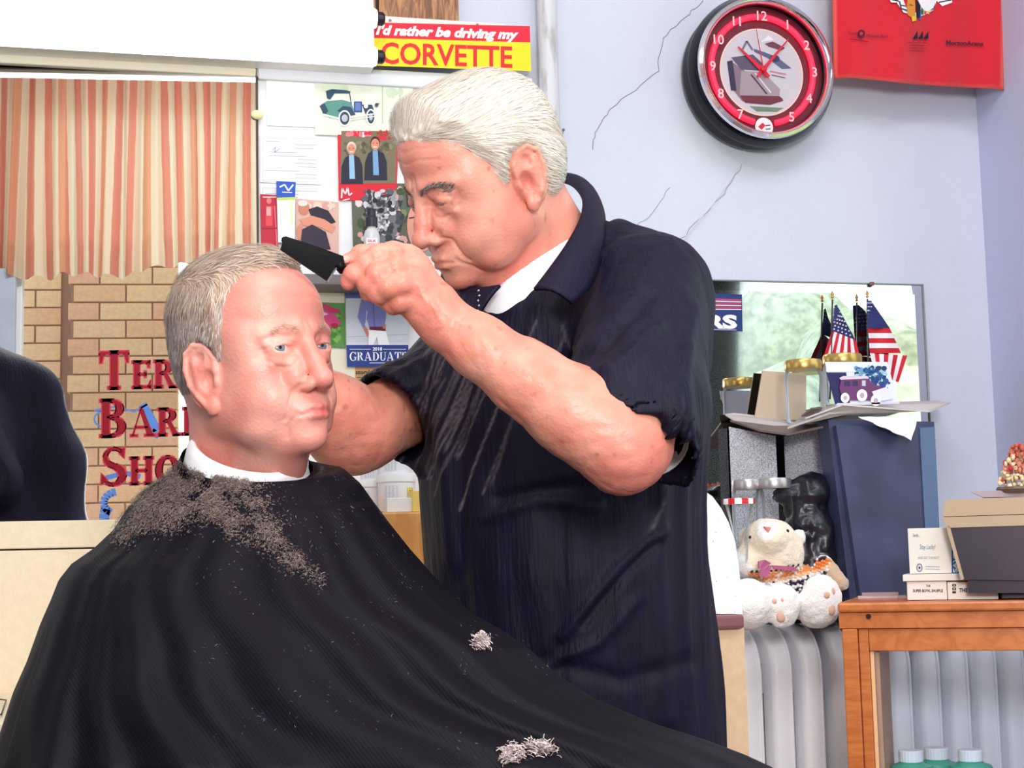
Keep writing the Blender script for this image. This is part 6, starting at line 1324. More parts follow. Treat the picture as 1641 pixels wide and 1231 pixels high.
# white neck strip
def tiltring(c, ru, rd, tilt, n=72, slope=0.0):
    out = []
    for k in range(n):
        a = 2 * math.pi * k / n; p = np.array(c) + RIGHT * (ru * math.cos(a)) + FWD * (rd * math.sin(a)) + UP * (tilt * math.cos(a) + slope * math.sin(a)); out.append(p)
    return np.array(out)
tn = P(400, 716, 1.765); bn = P(396, 741, 1.77)
r0 = tiltring(tn, .0640, .072, -.014, slope=.022); r1 = tiltring(bn, .0690, .077, -.012, slope=.022); r2 = tiltring(bn - UP * .012, .0720, .080, -.010, slope=.022); rin = tiltring(tn, .0605, .0685, -.014, slope=.022)
Vn = np.concatenate([rin - UP * .01, rin, r0, (r0 + r1) / 2 + (r0 - tn) * .02, r1, r2]); n = 72; gi = np.arange(6 * n).reshape(6, n); Qn = np.stack([gi[:-1], np.roll(gi[:-1], -1, 1), np.roll(gi[1:], -1, 1), gi[1:]], -1).reshape(-1, 4)
np_mesh('neck_strip', Vn, Qn, mat('white_neck_strip', (246, 244, 246), .8, bump=.3, bscale=60), cust, True)
# cape
Lft = [(728, 303), (745, 284), (765, 262), (790, 232), (812, 205), (850, 180), (880, 148), (905, 112), (930, 92), (960, 80), (1000, 62), (1060, 40), (1110, 18), (1165, 0), (1231, -22), (1340, -50), (1500, -80), (1750, -100)]
Rgt = [(728, 492), (740, 528), (752, 552), (775, 578), (800, 596), (835, 622), (880, 658), (920, 694), (955, 724), (985, 762), (1010, 806), (1040, 850), (1080, 892), (1120, 955), (1160, 1050), (1185, 1130), (1210, 1195), (1231, 1240), (1290, 1300), (1400, 1335), (1750, 1350)]
vv = np.concatenate([np.linspace(736, 900, 40), np.linspace(905, 1300, 90), np.linspace(1310, 1750, 30)]); NPH = 420; ph_ = np.linspace(0, 2 * math.pi, NPH, endpoint=False)
def shape(v): uL = np.interp(v, [a[0] for a in Lft], [a[1] for a in Lft]); uR = np.interp(v, [a[0] for a in Rgt], [a[1] for a in Rgt]); return uL, uR
rf1 = np.random.RandomState(12)
def ridge(x, w_=.35): x = (x + math.pi) % (2 * math.pi) - math.pi; return np.exp(-(x / w_) ** 2)
rings = [tiltring(bn + UP * .001, .0735, .0815, -.011, NPH, .022), tiltring(bn - UP * .009, .0780, .0855, -.010, NPH, .020)]
for v in vv:
    uL, uR = shape(v); t = np.clip((v - 736) / 500, 0, 1.6); dc = np.interp(v, [736, 800, 900, 1000, 1231, 1750], [1.775, 1.775, 1.75, 1.71, 1.62, 1.60]); a_ = (uR - uL) / 2; b_ = np.interp(v, [736, 760, 800, 900, 1000, 1231, 1750], [.088, .100, .125, .160, .18, .215, .22])
    c, s_ = np.cos(ph_), np.sin(ph_); ex_ = 1.0 if v < 800 else .86
    cu = np.sign(c) * np.abs(c) ** ex_; su = np.sign(s_) * np.abs(s_) ** ex_; u = (uL + uR) / 2 + a_ * cu; front = np.clip(-s_, 0, 1)
    # folds: radiating from the neck, growing with the distance below the shoulders
    am = np.interp(v, [736, 800, 900, 1000, 1231, 1750], [.0, .003, .009, .015, .024, .034]); th_ = ph_ - math.pi
    fo = 0
    for (c0, k0, w_, h_) in ((3.62, .25, .10, 1.0), (3.80, -.12, .07, .9), (3.98, .10, .06, .8), (4.16, .42, .10, 1.3), (4.40, .30, .09, .9), (4.66, .55, .12, 1.0), (4.92, .50, .10, 1.1), (5.22, .42, .10, 1.2), (5.50, .30, .10, 1.0), (5.80, .2, .10, .9), (6.1, .1, .1, .8), (.5, 0, .15, 1), (1.1, .1, .15, 1), (1.8, 0, .2, 1), (2.4, 0, .15, 1), (2.9, .1, .12, 1)): fo = fo + h_ * ridge(ph_ - c0 - k0 * (t - .6) * .6, w_)
    fo = fo - .45 + .35 * np.sin(ph_ * 9 + 2.2 * t) * .5 + .08 * np.sin(ph_ * 23 + 3 * t * math.pi) 
    d = dc + b_ * su; rad = am * fo
    vf = v + front * np.interp(v, [736, 800, 900, 1231], [26, 14, 6, 0]) - np.clip(s_, 0, 1) * 6
    # keep the silhouette on its line: folds act mostly along the surface normal
    uu = u + cu * np.abs(su) * rad * 900 * .6; dd_ = d + su * rad
    uu = uu + np.where(np.abs(su) < .35, cu * rad * 900 * .35, 0)
    rings.append(np.array([P(uu[k], vf[k], dd_[k]) for k in range(NPH)]))
Rg = np.array(rings); Rg[2:5] = .5 * Rg[2:5] + .5 * np.stack([Rg[1] + (Rg[5] - Rg[1]) * k / 4 for k in (1, 2, 3)])
Vc = Rg.reshape(-1, 3); M_ = len(rings); gi = np.arange(M_ * NPH).reshape(M_, NPH); Qc = np.stack([gi[:-1], np.roll(gi[:-1], -1, 1), np.roll(gi[1:], -1, 1), gi[1:]], -1).reshape(-1, 4)
m_cape = bpy.data.materials.new('black_cape_cloth'); m_cape.use_nodes = True; N_ = m_cape.node_tree.nodes; L_ = m_cape.node_tree.links; b = N_['Principled BSDF']; b.inputs['Base Color'].default_value = lin((12, 8, 18)); b.inputs['Roughness'].default_value = .6; b.inputs['Specular IOR Level'].default_value = .14; b.inputs['Sheen Weight'].default_value = .0
tc = N_.new('ShaderNodeTexCoord'); mp = N_.new('ShaderNodeMapping'); mp.inputs['Rotation'].default_value = (0, math.radians(35), 0); wv = N_.new('ShaderNodeTexWave'); wv.inputs['Scale'].default_value = 95; wv.bands_direction = 'X'; wv.inputs['Distortion'].default_value = .6; bp = N_.new('ShaderNodeBump'); bp.inputs['Strength'].default_value = .16; bp.inputs['Distance'].default_value = .0012
L_.new(tc.outputs['Object'], mp.inputs[0]); L_.new(mp.outputs[0], wv.inputs['Vector']); L_.new(wv.outputs['Fac'], bp.inputs['Height']); L_.new(bp.outputs[0], b.inputs['Normal'])
cape = np_mesh('barber_cape', Vc, Qc, m_cape, cust, True); cape['label'] = 'black cape covering the whole body'
# hair clippings lying on the cape
px = pix(Vc); Tn = np.zeros((M_, NPH, 3)); du = np.roll(Rg, -1, 1) - np.roll(Rg, 1, 1); dv_ = np.gradient(Rg, axis=0); Tn = np.cross(du, dv_); Tn /= np.linalg.norm(Tn, axis=2)[:, :, None] + 1e-9; Tn = Tn.reshape(-1, 3); Tn *= np.sign(((Vc - (cust_c := P(420, 1000, 1.76))) * Tn).sum(1))[:, None]
facing = (Tn @ FWD) < .15
def clip_density(p):
    d = np.zeros(len(p))
    for (u0, v0, u1, v1, w_, h_) in ((245, 800, 330, 765, 22, 1.0), (330, 770, 400, 800, 22, 1.0), (250, 820, 350, 800, 26, .8), (380, 800, 470, 900, 15, .55), (300, 800, 420, 850, 24, .5), (205, 855, 250, 800, 16, .5), (470, 895, 510, 930, 10, .2)):
        a = np.array([u0, v0], float); b_ = np.array([u1, v1], float); ab = b_ - a; t = np.clip(((p - a) @ ab) / (ab @ ab), 0, 1); r = np.linalg.norm(p - a - t[:, None] * ab, axis=1); d = np.maximum(d, h_ * np.exp(-(r / w_) ** 2))
    return d
den = clip_density(px) * facing * np.clip(.55 + vnoise(Vc, 60, 8) * .9, 0, 1); rc2 = np.random.RandomState(3)
def litter(n, prob, name, cols, ln, wd, parent, seed, Vs=Vc, Ts=Tn, hop=.0015, curl=1.0):
    r = np.random.RandomState(seed); pr = prob / prob.sum(); id_ = r.choice(len(Vs), n, p=pr); N = Ts[id_]; c = Vs[id_] + r.normal(0, .0022, (n, 3)); c = c + N * (r.uniform(.0003, hop, n))[:, None]
    d = r.normal(0, 1, (n, 3)); d -= (d * N).sum(1)[:, None] * N; d /= np.linalg.norm(d, axis=1)[:, None]; e = np.cross(N, d); l = r.uniform(ln * .4, ln, n)[:, None]; pts = [c - d * l, c + e * l * .3 * curl, c + d * l]; V = []
    for k in range(3): V += [pts[k] + e * wd + N * wd, pts[k] - e * wd]
    V = np.stack(V, 1).reshape(-1, 3); b_ = np.arange(n)[:, None] * 6; Q = np.concatenate([np.concatenate([b_ + 0, b_ + 1, b_ + 3, b_ + 2], 1), np.concatenate([b_ + 2, b_ + 3, b_ + 5, b_ + 4], 1)])
    C = np.repeat(np.array([lin(c_)[:3] for c_ in cols])[r.randint(0, len(cols), n)], 6, axis=0); return np_mesh(name, V, Q, HAIR, parent, True, C)
o = litter(38000, den, 'hair_clippings', [(106, 90, 84), (132, 112, 102), (88, 72, 70), (152, 134, 122), (100, 86, 90)], .0019, .00018, cape, 3, hop=.0013); o['kind'] = 'stuff'
gen = facing * (px[:, 1] < 1240) * (px[:, 0] > 300) * np.clip(vnoise(Vc, 30, 4) + .1, 0, 1) * (px[:, 0] < 900); o = litter(500, gen, 'stray_clippings', [(84, 84, 104), (110, 104, 112)], .0018, .00016, cape, 9); o['kind'] = 'stuff'
for i, (u, v, du_, dv2, lab) in enumerate(((769, 1032, 10, 8, 'small tuft of cut grey hair high on the cape'), (820, 1211, 11, 8, 'left of the two hair tufts low on the cape'), (862, 1203, 15, 6, 'right flatter hair tuft low on the cape'))):
    dd_ = np.hypot((px[:, 0] - u) / du_, (px[:, 1] - v) / dv2); pr = np.exp(-dd_ ** 2 * 1.2) * facing + 1e-12 * facing
    o = litter(420, pr, 'hair_tuft', [(186, 170, 166), (160, 144, 142), (206, 192, 186), (140, 122, 120)], .005, .0004, None, 20 + i, hop=.005, curl=1.6); tag(o, lab, 'hair tuft', 'cut hair tufts on the cape'); o['kind'] = 'thing'
# ------------------------------------------------------------------ standing barber
Ab = headframe(2.15, -.435, -.055); Cb = P(772, 284, 1.95)
hb_ = Head(Cb, Ab, 1.00, dict(jaw=1.10, ear=1.10, open=.42, eyez=-.0035, lip=.75, creases=[
    ([(.018, -.036), (.027, -.050), (.033, -.064), (.035, -.080)], .0022, .0024), ([(.026, -.074), (.031, -.088), (.031, -.100)], .002, .0018), ([(.018, -.012), (.028, -.020), (.040, -.019), (.048, -.010)], .0018, .0016),
    ([(.048, .003), (.058, .005)], .001, .0004), ([(.048, -.003), (.058, -.007)], .001, .0004), ([(0, .052), (.02, .055), (.045, .050)], .0016, .0008), ([(0, .066), (.02, .069), (.042, .064)], .0016, .0007), ([(.005, .034), (.006, .018)], .0014, .0014), ([(.016, .006), (.030, .010), (.047, .004)], .0012, .0012), ([(.008, .0), (.014, -.006)], .001, .0008)]))
barb = empty('person', P(905, 1100, 2.0) * np.array([1, 1, 0]), 'standing barber with swept back white hair and navy short sleeved shirt', 'person')
allp = [P(600, 90, 1.95), P(1120, 850, 1.62), P(430, 560, 1.70), P(900, 500, 2.25), P(440, 700, 1.98), P(1100, 500, 2.1), P(500, 760, 2.02)]
lo = np.min(allp, 0) - np.array([.02, .03, .03]); hi = np.max(allp, 0) + np.array([.02, .02, .03]); fd = Field(lo, hi, .0022)
hb_.skull(fd); s0 = np.maximum(((hb_.c - .17 - fd.lo) / fd.h).astype(int), 0); s1 = np.minimum(((hb_.c + .17 - fd.lo) / fd.h).astype(int), fd.n); fs_b = Field(fd.lo + s0 * fd.h, fd.lo + (s1 - 1) * fd.h, fd.h)
fs_b.n = s1 - s0; fs_b.F = fd.F[s0[0]:s1[0], s0[1]:s1[1], s0[2]:s1[2]].copy()
hb_.face(fd); hb_.ears(fd)
nbb = P(895, 440, 2.03); fd.cap(hb_.w((0, -.045, -.035)), nbb, .054, .066, .02); fd.cap(hb_.w((0, .015, -.080)), P(850, 455, 1.99), .036, .047, .02); fd.cap(hb_.w((-.046, -.030, -.045)), P(872, 425, 1.955), .012, .009, .014)
fd.cap(hb_.w((0, .040, -.095)), P(815, 452, 1.965), .026, .030, .018)
# torso stub, shoulders and both arms
fd.cap(P(1030, 490, 1.98), P(750, 590, 2.08), .070, .065, .05)
sh, el, wr = P(1050, 500, 1.92), P(1002, 718, 1.690), P(712, 516, 1.705)
fd.cap(sh, P(1004, 706, 1.70), .056, .052, .02)
def mix(a, b, t): return a + (b - a) * t
fl = (FWD * .3 + UP * .8, 1.0)
fd.chain([P(998, 722, 1.688), mix(el, wr, .12), mix(el, wr, .30), mix(el, wr, .55), mix(el, wr, .80), wr], [.0385, .0445, .0455, .0385, .0315, .0280], .02)
fd.ell(P(994, 752, 1.700), .024, None, .022); fd.ell(P(1018, 728, 1.70), .026, None, .02)
# right arm behind the customer's head
s2_, e2_, w2_ = P(712, 622, 2.10), P(576, 692, 1.99), P(472, 606, 1.93)
fd.cap(s2_, e2_, .052, .048, .02); fd.chain([e2_, mix(e2_, w2_, .35), w2_], [.048, .045, .031], .02); fd.ell(P(545, 705, 1.98), .036, None, .03)
fd.ell(P(440, 565, 1.92), (.040, .022, .038), None, .015)
for i in range(4): fd.chain([P(428 - i * 3, 552 + i * 13, 1.915), P(400 - i * 2, 556 + i * 12, 1.905), P(382 - i, 566 + i * 11, 1.90)], [.0095, .0085, .0075], .004)
# left hand holding the comb
D = 1.70
def H(u, v, d=0.0): return P(u, v, D + d)
fd.chain([wr, H(692, 492, .002), H(668, 462, .002)], [.0280, .0270, .0250], .012, flat=(FWD, .78))
palm = [(657, 420, .010, .0155), (663, 438, .002, .0175), (667, 460, -.002, .0175), (666, 484, .004, .0160)]
for (u, v, d, r) in palm: fd.cap(H(690, 492, .004), H(u, v, d), .022, r, .010)
for (a, b) in zip(palm[:-1], palm[1:]): fd.cap(H(*a[:3]), H(*b[:3]), a[3], b[3], .010)
fd.cap(H(648, 418, .006), H(657, 425, .008), .0130, .015, .010)
# index, middle, ring, little, thumb: chains with knuckle bulges
def finger(pts, rs, k=.0028):
    fd.chain([H(*p) for p in pts], rs, k)
    for p, r in list(zip(pts, rs))[1:-1]: fd.ell(H(*p), r * 1.08, None, .004)
finger([(652, 412, .004), (630, 407, -.004), (606, 411, -.008), (585, 425, -.010), (568, 440, -.010), (558, 452, -.008)], [.0148, .0128, .0122, .0108, .0104, .0088])
finger([(664, 432, -.002), (634, 430, -.014), (606, 440, -.020), (590, 455, -.018), (590, 469, -.010)], [.0150, .0128, .0125, .0112, .0095])
finger([(668, 458, -.004), (644, 455, -.018), (622, 460, -.024), (606, 470, -.018), (612, 480, -.006)], [.0148, .0124, .0120, .0106, .009])
finger([(668, 482, .002), (654, 481, -.010), (640, 484, -.014), (630, 490, -.006), (640, 492, .006)], [.0130, .0108, .0100, .0090, .008])
finger([(682, 478, .026), (646, 436, .034), (612, 410, .026), (580, 410, .016), (556, 419, .010)], [.018, .0150, .0125, .0115, .0088])
V, Q = fd.mesh(1); N = fd.grad(V); N /= np.linalg.norm(N, axis=1)[:, None] + 1e-9; V = hb_.creases(V, N)
arm = (pix(V)[:, 1] > 400) & (np.linalg.norm(V - hb_.c, axis=1) > .17)
# tendons, veins and knuckle creases on the arm and hand
V = V + N * (np.where(arm, (np.abs(vnoise(V @ np.array([[1, 0, 0], [0, 1, 0], [0, 0, 1.0]]), 55, 6)) - .3) * .0012 + vnoise(V, 130, 3) * .00035, 0))[:, None]
px_ = pix(V)
def crease2(pts, w_, d):
    best = np.full(len(V), 99.0)
    for a, b in zip(pts[:-1], pts[1:]):
        a, b = np.array(a, float), np.array(b, float); ab = b - a; q = px_ - a; t = np.clip((q @ ab) / (ab @ ab), 0, 1); best = np.minimum(best, np.linalg.norm(q - t[:, None] * ab, axis=1))
    return np.where(arm & ((N @ FWD) < .1), d * np.exp(-(best / w_) ** 2), 0)
for pts, w_, d in (([(690, 500), (670, 455), (655, 420)], 3, .0012), ([(700, 505), (684, 470), (672, 440)], 3, .0010), ([(706, 512), (692, 484)], 3, .001), ([(672, 470), (690, 490), (715, 505)], 2.5, .0009), ([(700, 470), (715, 500), (740, 520)], 2.5, .0009), ([(604, 404), (606, 418)], 1.6, -.0009), ([(609, 404), (611, 418)], 1.4, -.0006), ([(603, 432), (607, 448)], 1.6, -.0009), ([(621, 453), (623, 467)], 1.6, -.0008), ([(722, 470), (735, 500), (722, 532)], 2.0, -.0010), ([(730, 480), (741, 505), (730, 540)], 1.6, -.0007)): V = V + N * crease2(pts, w_, d)[:, None]
C = skin_cols(V, hb_, (228, 156, 134), (200, 78, 74), (238, 188, 164), .40, 11)
ka = np.where(arm, np.clip(.25 + .5 * vnoise(V, 40, 21), 0, 1), 0)[:, None]; C = C * (1 - ka * .8) + np.array(lin((206, 118, 92))[:3]) * ka * .8
spots = np.clip((vnoise(V, 120, 30) - .62) * 5, 0, 1)[:, None]; C = C * (1 - spots * .45) + np.array(lin((150, 78, 56))[:3]) * spots * .45
elb = np.exp(-(np.linalg.norm(V - P(1000, 752, 1.68), axis=1) / .035) ** 2)[:, None]; C = C * (1 - .5 * elb) + np.array(lin((214, 84, 84))[:3]) * .5 * elb
hnd = np.exp(-(np.linalg.norm(V - H(560, 435), axis=1) / .03) ** 2)[:, None]; C = C * (1 - .4 * hnd) + np.array(lin((234, 132, 120))[:3]) * .4 * hnd
np_mesh('body', V, Q, SKIN, barb, True, C)
# finger nails
m_nail = mat('finger_nail', (232, 166, 150), .25)
MBd().ball(H(553, 416, .000), (.0062, .0030, .0048), 14, 8).build('nail', m_nail, barb, True)
for g in (-1, 1): eyeball(hb_, g, (0, .80, -.62), barb, (90, 96, 110))
polyb = [(.090, .082), (.080, .072), (.062, .070), (.050, .052), (.040, .036), (.030, .026), (.026, .004), (.016, -.012), (.008, -.008), (.006, .016), (-.006, .026), (-.024, .024), (-.034, .004), (-.036, -.030), (-.046, -.062), (-.06, -.078), (-.16, -.09), (-.16, .17), (.090, .17)]
def thb(L):
    top = np.clip((L[:, 2] - .03) / .07, 0, 1); fr = np.clip((L[:, 1] - .0) / .07, 0, 1); return .006 + .005 * top + .008 * fr * top + .004 * np.clip(1 - np.abs(L[:, 2]) / .05, 0, 1)
W1, W2, W3 = np.array(lin((240, 230, 214))[:3]), np.array(lin((216, 204, 190))[:3]), np.array(lin((170, 130, 116))[:3])
def hcol_b(L): n = (vnoise(L * np.array([1.0, .35, 1]), 130, 1) * .5 + .5)[:, None]; C = W1 * n + W2 * (1 - n); lo_ = np.clip((-L[:, 2] - .0) / .05, 0, 1)[:, None] * .3; return C * (1 - lo_) + W3 * lo_
fb_, Vb_, Nb_ = hair_shell(fs_b, hb_, polyb, thb, 'hair', HAIR, barb, hcol_b, lambda L: vnoise(L * np.array([1.0, .25, 1]), 170, 2) * .0018 + vnoise(L * np.array([1, .3, 1]), 420, 4) * .0005)
def flow_b(L):
    top = np.clip((L[:, 2] - .03) / .05, 0, 1)[:, None]; return top * np.stack([0 * L[:, 0], -1 + 0 * L[:, 0], .12 + 0 * L[:, 0]], 1) + (1 - top) * np.stack([0 * L[:, 0], -.85 + 0 * L[:, 0], -.55 + 0 * L[:, 0]], 1)
rs = np.random.RandomState(8); Lb = hb_.l(Vb_); ok = (polydist(Lb[:, [1, 2]], polyb) > .0005); idx = rs.choice(np.where(ok)[0], 15000)
o = strands(fb_, Vb_[idx], flow_b, hb_, .028, .065, .00027, .0045, [(246, 240, 228), (238, 228, 212), (228, 214, 196), (250, 248, 242), (230, 222, 214), (212, 196, 180)], 'hair_strands', HAIR, barb, 7, rs, js=.09); o['kind'] = 'stuff'
for g in (-1, 1): rows_ribbon(hb_, fd, [(g * .009, .013), (g * .026, .0185), (g * .046, .0185), (g * .064, .011)], 300, .010, .00032, [(120, 104, 100), (150, 136, 128), (92, 80, 80), (184, 172, 166)], 'eyebrow', barb, (lambda L, g=g: np.tile(np.array([g * 1.0, -.2, .25]), (len(L), 1))), 17 + g)
# --- white undershirt
m_tee = mat('white_cotton', (240, 240, 246), .85, bump=.15, bscale=120)
ft = Field(P(740, 620, 1.80) - np.array([.05, .05, .05]), P(980, 380, 2.2) + np.array([.1, .05, .06]), .004)
ft.cap(P(1000, 520, 2.02), P(740, 560, 2.10), .088, .080, .05); ft.ell(P(865, 570, 2.02), (.085, .090, .11), None, .03); ft.cap(P(905, 430, 2.03), P(890, 520, 2.03), .070, .085, .03); ft.cap(P(840, 455, 1.975), P(842, 540, 1.978), .058, .058, .03); ft.cap(P(880, 420, 1.99), P(862, 500, 1.985), .064, .060, .02)
ft.plane(P(855, 462, 1.93), np.cross(P(911, 378, 1.93) - P(804, 456, 1.93), FWD + UP * .35), 'sub', .002) if False else None
a_, b_, c_ = P(911, 374, 1.90), P(800, 453, 1.90), P(940, 404, 2.14); nn_ = np.cross(b_ - a_, c_ - a_); nn_ = nn_ if nn_[2] > 0 else -nn_; ft.plane(a_, nn_, 'sub', .002)
V, Q = ft.mesh(1); N = ft.grad(V); N /= np.linalg.norm(N, axis=1)[:, None] + 1e-9; V = V + N * (vnoise(V * np.array([1, 1, .4]), 26, 2) * .0025)[:, None]; np_mesh('undershirt', V, Q, m_tee, barb, True)
ta_, tb_ = P(1028, 600, 1.82), P(1004, 694, 1.742); tz = (tb_ - ta_) / np.linalg.norm(tb_ - ta_); tx = np.cross(tz, UP); tx /= np.linalg.norm(tx); ty = np.cross(tz, tx)
Lt = float(np.linalg.norm(tb_ - ta_)); MBd().lathe([(.066, 0), (.0705, Lt), (.0690, Lt), (.0645, 0)], ta_, 40, np.stack([tx, ty, tz], 1), caps=False).build('undershirt_sleeve', m_tee, barb, True)
# --- navy shirt
SHIRT = bpy.data.materials.new('navy_crinkle_shirt'); SHIRT.use_nodes = True; N_ = SHIRT.node_tree.nodes; L_ = SHIRT.node_tree.links; b = N_['Principled BSDF']; b.inputs['Roughness'].default_value = .62; b.inputs['Specular IOR Level'].default_value = .2; b.inputs['Sheen Weight'].default_value = .0
vc = N_.new('ShaderNodeVertexColor'); vc.layer_name = 'Col'; L_.new(vc.outputs[0], b.inputs['Base Color'])
tc = N_.new('ShaderNodeTexCoord'); mp = N_.new('ShaderNodeMapping'); mp.inputs['Scale'].default_value = (1, 1, .07); nz = N_.new('ShaderNodeTexNoise'); nz.inputs['Scale'].default_value = 230; bp = N_.new('ShaderNodeBump'); bp.inputs['Strength'].default_value = .55; bp.inputs['Distance'].default_value = .003
L_.new(tc.outputs['Object'], mp.inputs[0]); L_.new(mp.outputs[0], nz.inputs['Vector']); L_.new(nz.outputs['Fac'], bp.inputs['Height']); L_.new(bp.outputs[0], b.inputs['Normal'])
pts = [P(540, 560, 2.1), P(1180, 290, 1.9), P(1200, 1560, 1.75), P(900, 900, 2.28), P(640, 1500, 1.8), P(600, 700, 1.9), P(1000, 700, 1.62)]
f3 = Field(np.min(pts, 0) - .03, np.max(pts, 0) + .04, .0045)
DT = 2.03
# torso levels: (v, left px, right px) as stacked ellipsoid sections joined smoothly
lv = [(470, 760, 1075), (560, 694, 1128), (680, 668, 1138), (800, 671, 1134), (900, 678, 1136), (1000, 690, 1146), (1100, 700, 1155), (1200, 706, 1164), (1350, 712, 1172), (1500, 716, 1180)]
def tors(v): return np.interp(v, [a[0] for a in lv], [a[1] for a in lv]), np.interp(v, [a[0] for a in lv], [a[2] for a in lv])
sl, X, Y, Z = f3.box(f3.lo, f3.lo + f3.h * f3.n)
G = np.stack(np.broadcast_arrays(X, Y, Z), -1); shp = G.shape[:3]; G = G.reshape(-1, 3); q_ = G - CAM; zc_ = q_ @ FWD; ctr_v = CYP - F_PX * ((q_ - (zc_ - DT)[:, None] * FWD) @ UP) / DT; lx = q_ @ RIGHT
uL, uR = tors(ctr_v); xl_, xr_ = (uL - CXP) / F_PX * DT, (uR - CXP) / F_PX * DT; a_ = (xr_ - xl_) / 2; cx_ = (xl_ + xr_) / 2; bd_ = np.interp(ctr_v, [440, 500, 560, 700, 900, 1100, 1500], [.115, .138, .150, .158, .175, .175, .165])
r_ = np.sqrt(((lx - cx_) / a_) ** 2 + ((zc_ - DT) / bd_) ** 2); dt = (r_ - 1) * np.minimum(a_, bd_); topc = (440 - ctr_v) / F_PX * DT; dt = np.maximum(dt, topc); botc = (ctr_v - 1520) / F_PX * DT; dt = np.maximum(dt, botc)
f3.F = np.clip(dt, -.05, .05).reshape(shp).astype(np.float32)
# shoulders and yoke
f3.cap(P(1030, 468, 1.97), P(920, 415, 2.06), .074, .070, .05); f3.cap(P(738, 590, 2.10), P(850, 450, 2.08), .062, .060, .05); f3.cap(P(1046, 480, 1.96), P(1050, 560, 1.95), .066, .070, .04)
# open neck, cut in a V down the chest
f3.cap(P(896, 320, 2.02), P(886, 376, 2.03), .076, .064, .012, 'sub'); f3.chain([P(868, 400, 1.93), P(842, 455, 1.86), P(822, 500, 1.85), P(803, 545, 1.85)], [.034, .030, .019, .004], .005, 'sub')
# left sleeve
f3.cap(P(1040, 484, 1.92), P(1010, 660, 1.755), .074, .084, .035); f3.cap(P(1012, 660, 1.755), P(1000, 700, 1.735), .088, .090, .02)
# right sleeve
f3.cap(P(716, 618, 2.09), P(640, 662, 2.03), .064, .066, .035)
pl0 = P(1003, 690, 1.745); ax = P(1000, 700, 1.735) - P(1035, 570, 1.83); ax /= np.linalg.norm(ax); axn = -RIGHT * .64 - UP * .77 - FWD * .22; f3.plane(P(985, 650, 1.67), axn, 'sub', .003, P(900, 860, 1.60) - .02, P(1130, 600, 1.86) + .02)
V0 = None
ax2 = P(600, 665, 2.00) - P(690, 590, 2.08); ax2 /= np.linalg.norm(ax2); f3.plane(P(618, 668, 2.02), ax2 - RIGHT * .15 + UP * .1, 'sub', .003, P(540, 760, 2.0) - np.array([.0, .10, .0]), P(665, 560, 2.05) + np.array([0, .12, 0]))
fdh = f3
f3.chain([P(1028, 575, 1.83), P(1010, 660, 1.755), P(1000, 715, 1.725)], [.055, .0765, .0815], .004, 'sub')
f3.chain([P(700, 628, 2.08), P(645, 660, 2.035), P(600, 686, 2.0)], [.050, .0585, .061], .004, 'sub')
V, Q = f3.mesh(1); N = f3.grad(V); N /= np.linalg.norm(N, axis=1)[:, None] + 1e-9; pv = pix(V)
# drape folds: broad soft ones, diagonal pulls from the arms, long crinkles on the right flank
u_, v_ = pv[:, 0], pv[:, 1]
def fold(pts, w_, d, cond=None):
    best = np.full(len(V), 99.0); 
    for a, b_ in zip(pts[:-1], pts[1:]):
        a, b_ = np.array(a, float), np.array(b_, float); ab = b_ - a; q = pv - a; t = np.clip((q @ ab) / (ab @ ab), 0, 1); best = np.minimum(best, np.linalg.norm(q - t[:, None] * ab, axis=1))
    return np.where((N @ FWD) < .3, d * np.exp(-(best / w_) ** 2), 0)
D_ = vnoise(V * np.array([1, 1, .22]), 22, 3) * .004 + vnoise(V * np.array([1, 1, .10]), 70, 5) * .0020
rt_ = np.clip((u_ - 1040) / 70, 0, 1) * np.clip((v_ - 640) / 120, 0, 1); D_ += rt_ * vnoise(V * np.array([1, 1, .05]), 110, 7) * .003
for pts, w_, d in (([(1075, 620), (1062, 760), (1050, 900), (1068, 1150)], 16, .008), ([(1100, 560), (1098, 760), (1095, 1000), (1110, 1180)], 10, .006), ([(800, 800), (900, 780), (1000, 790)], 12, -.006), ([(780, 830), (860, 800), (960, 812)], 10, .005), ([(1060, 850), (1000, 900), (930, 985), (900, 1020)], 9, .006), ([(1045, 870), (990, 930), (935, 1000)], 7, -.006), ([(1020, 960), (960, 1030), (870, 1070)], 9, .005), ([(700, 620), (715, 760), (720, 900)], 14, .005), ([(745, 600), (740, 760), (735, 930)], 10, -.004), ([(1040, 480), (960, 560), (900, 580)], 12, -.006), ([(1060, 520), (985, 590), (930, 600)], 10, .006), ([(1110, 500), (1090, 600), (1076, 700)], 10, .005), ([(870, 1060), (1000, 1090), (1100, 1060)], 14, -.004), ([(590, 640), (640, 600), (690, 570)], 10, .005), ([(615, 690), (650, 640), (700, 610)], 7, -.005)): D_ += fold(pts, w_, d)
V = V + N * D_[:, None]
base = np.array(lin((15, 12, 34))[:3]); C = np.tile(base, (len(V), 1)); n_ = vnoise(V * np.array([1, 1, .12]), 160, 9)[:, None]; C = C * (1 + .35 * n_)
# pale worn stitching streaks slanting down the chest
stk = np.zeros(len(V)); rk = random.Random(4)
for i in range(26):
    x0 = rk.uniform(700, 850); y0 = rk.uniform(560, 640); L__ = rk.uniform(60, 190); a = (x0, y0); b2_ = (x0 - L__ * rk.uniform(.28, .42), y0 + L__)
    stk = np.maximum(stk, fold([a, b2_], 1.5, rk.uniform(.35, .8)))
for a, b2_ in (((860, 515), (835, 570)), ((905, 540), (880, 600)), ((900, 520), (915, 560)), ((1040, 850), (1060, 800)), ((1062, 780), (1078, 700))): stk = np.maximum(stk, fold([a, b2_], 1.8, .4))
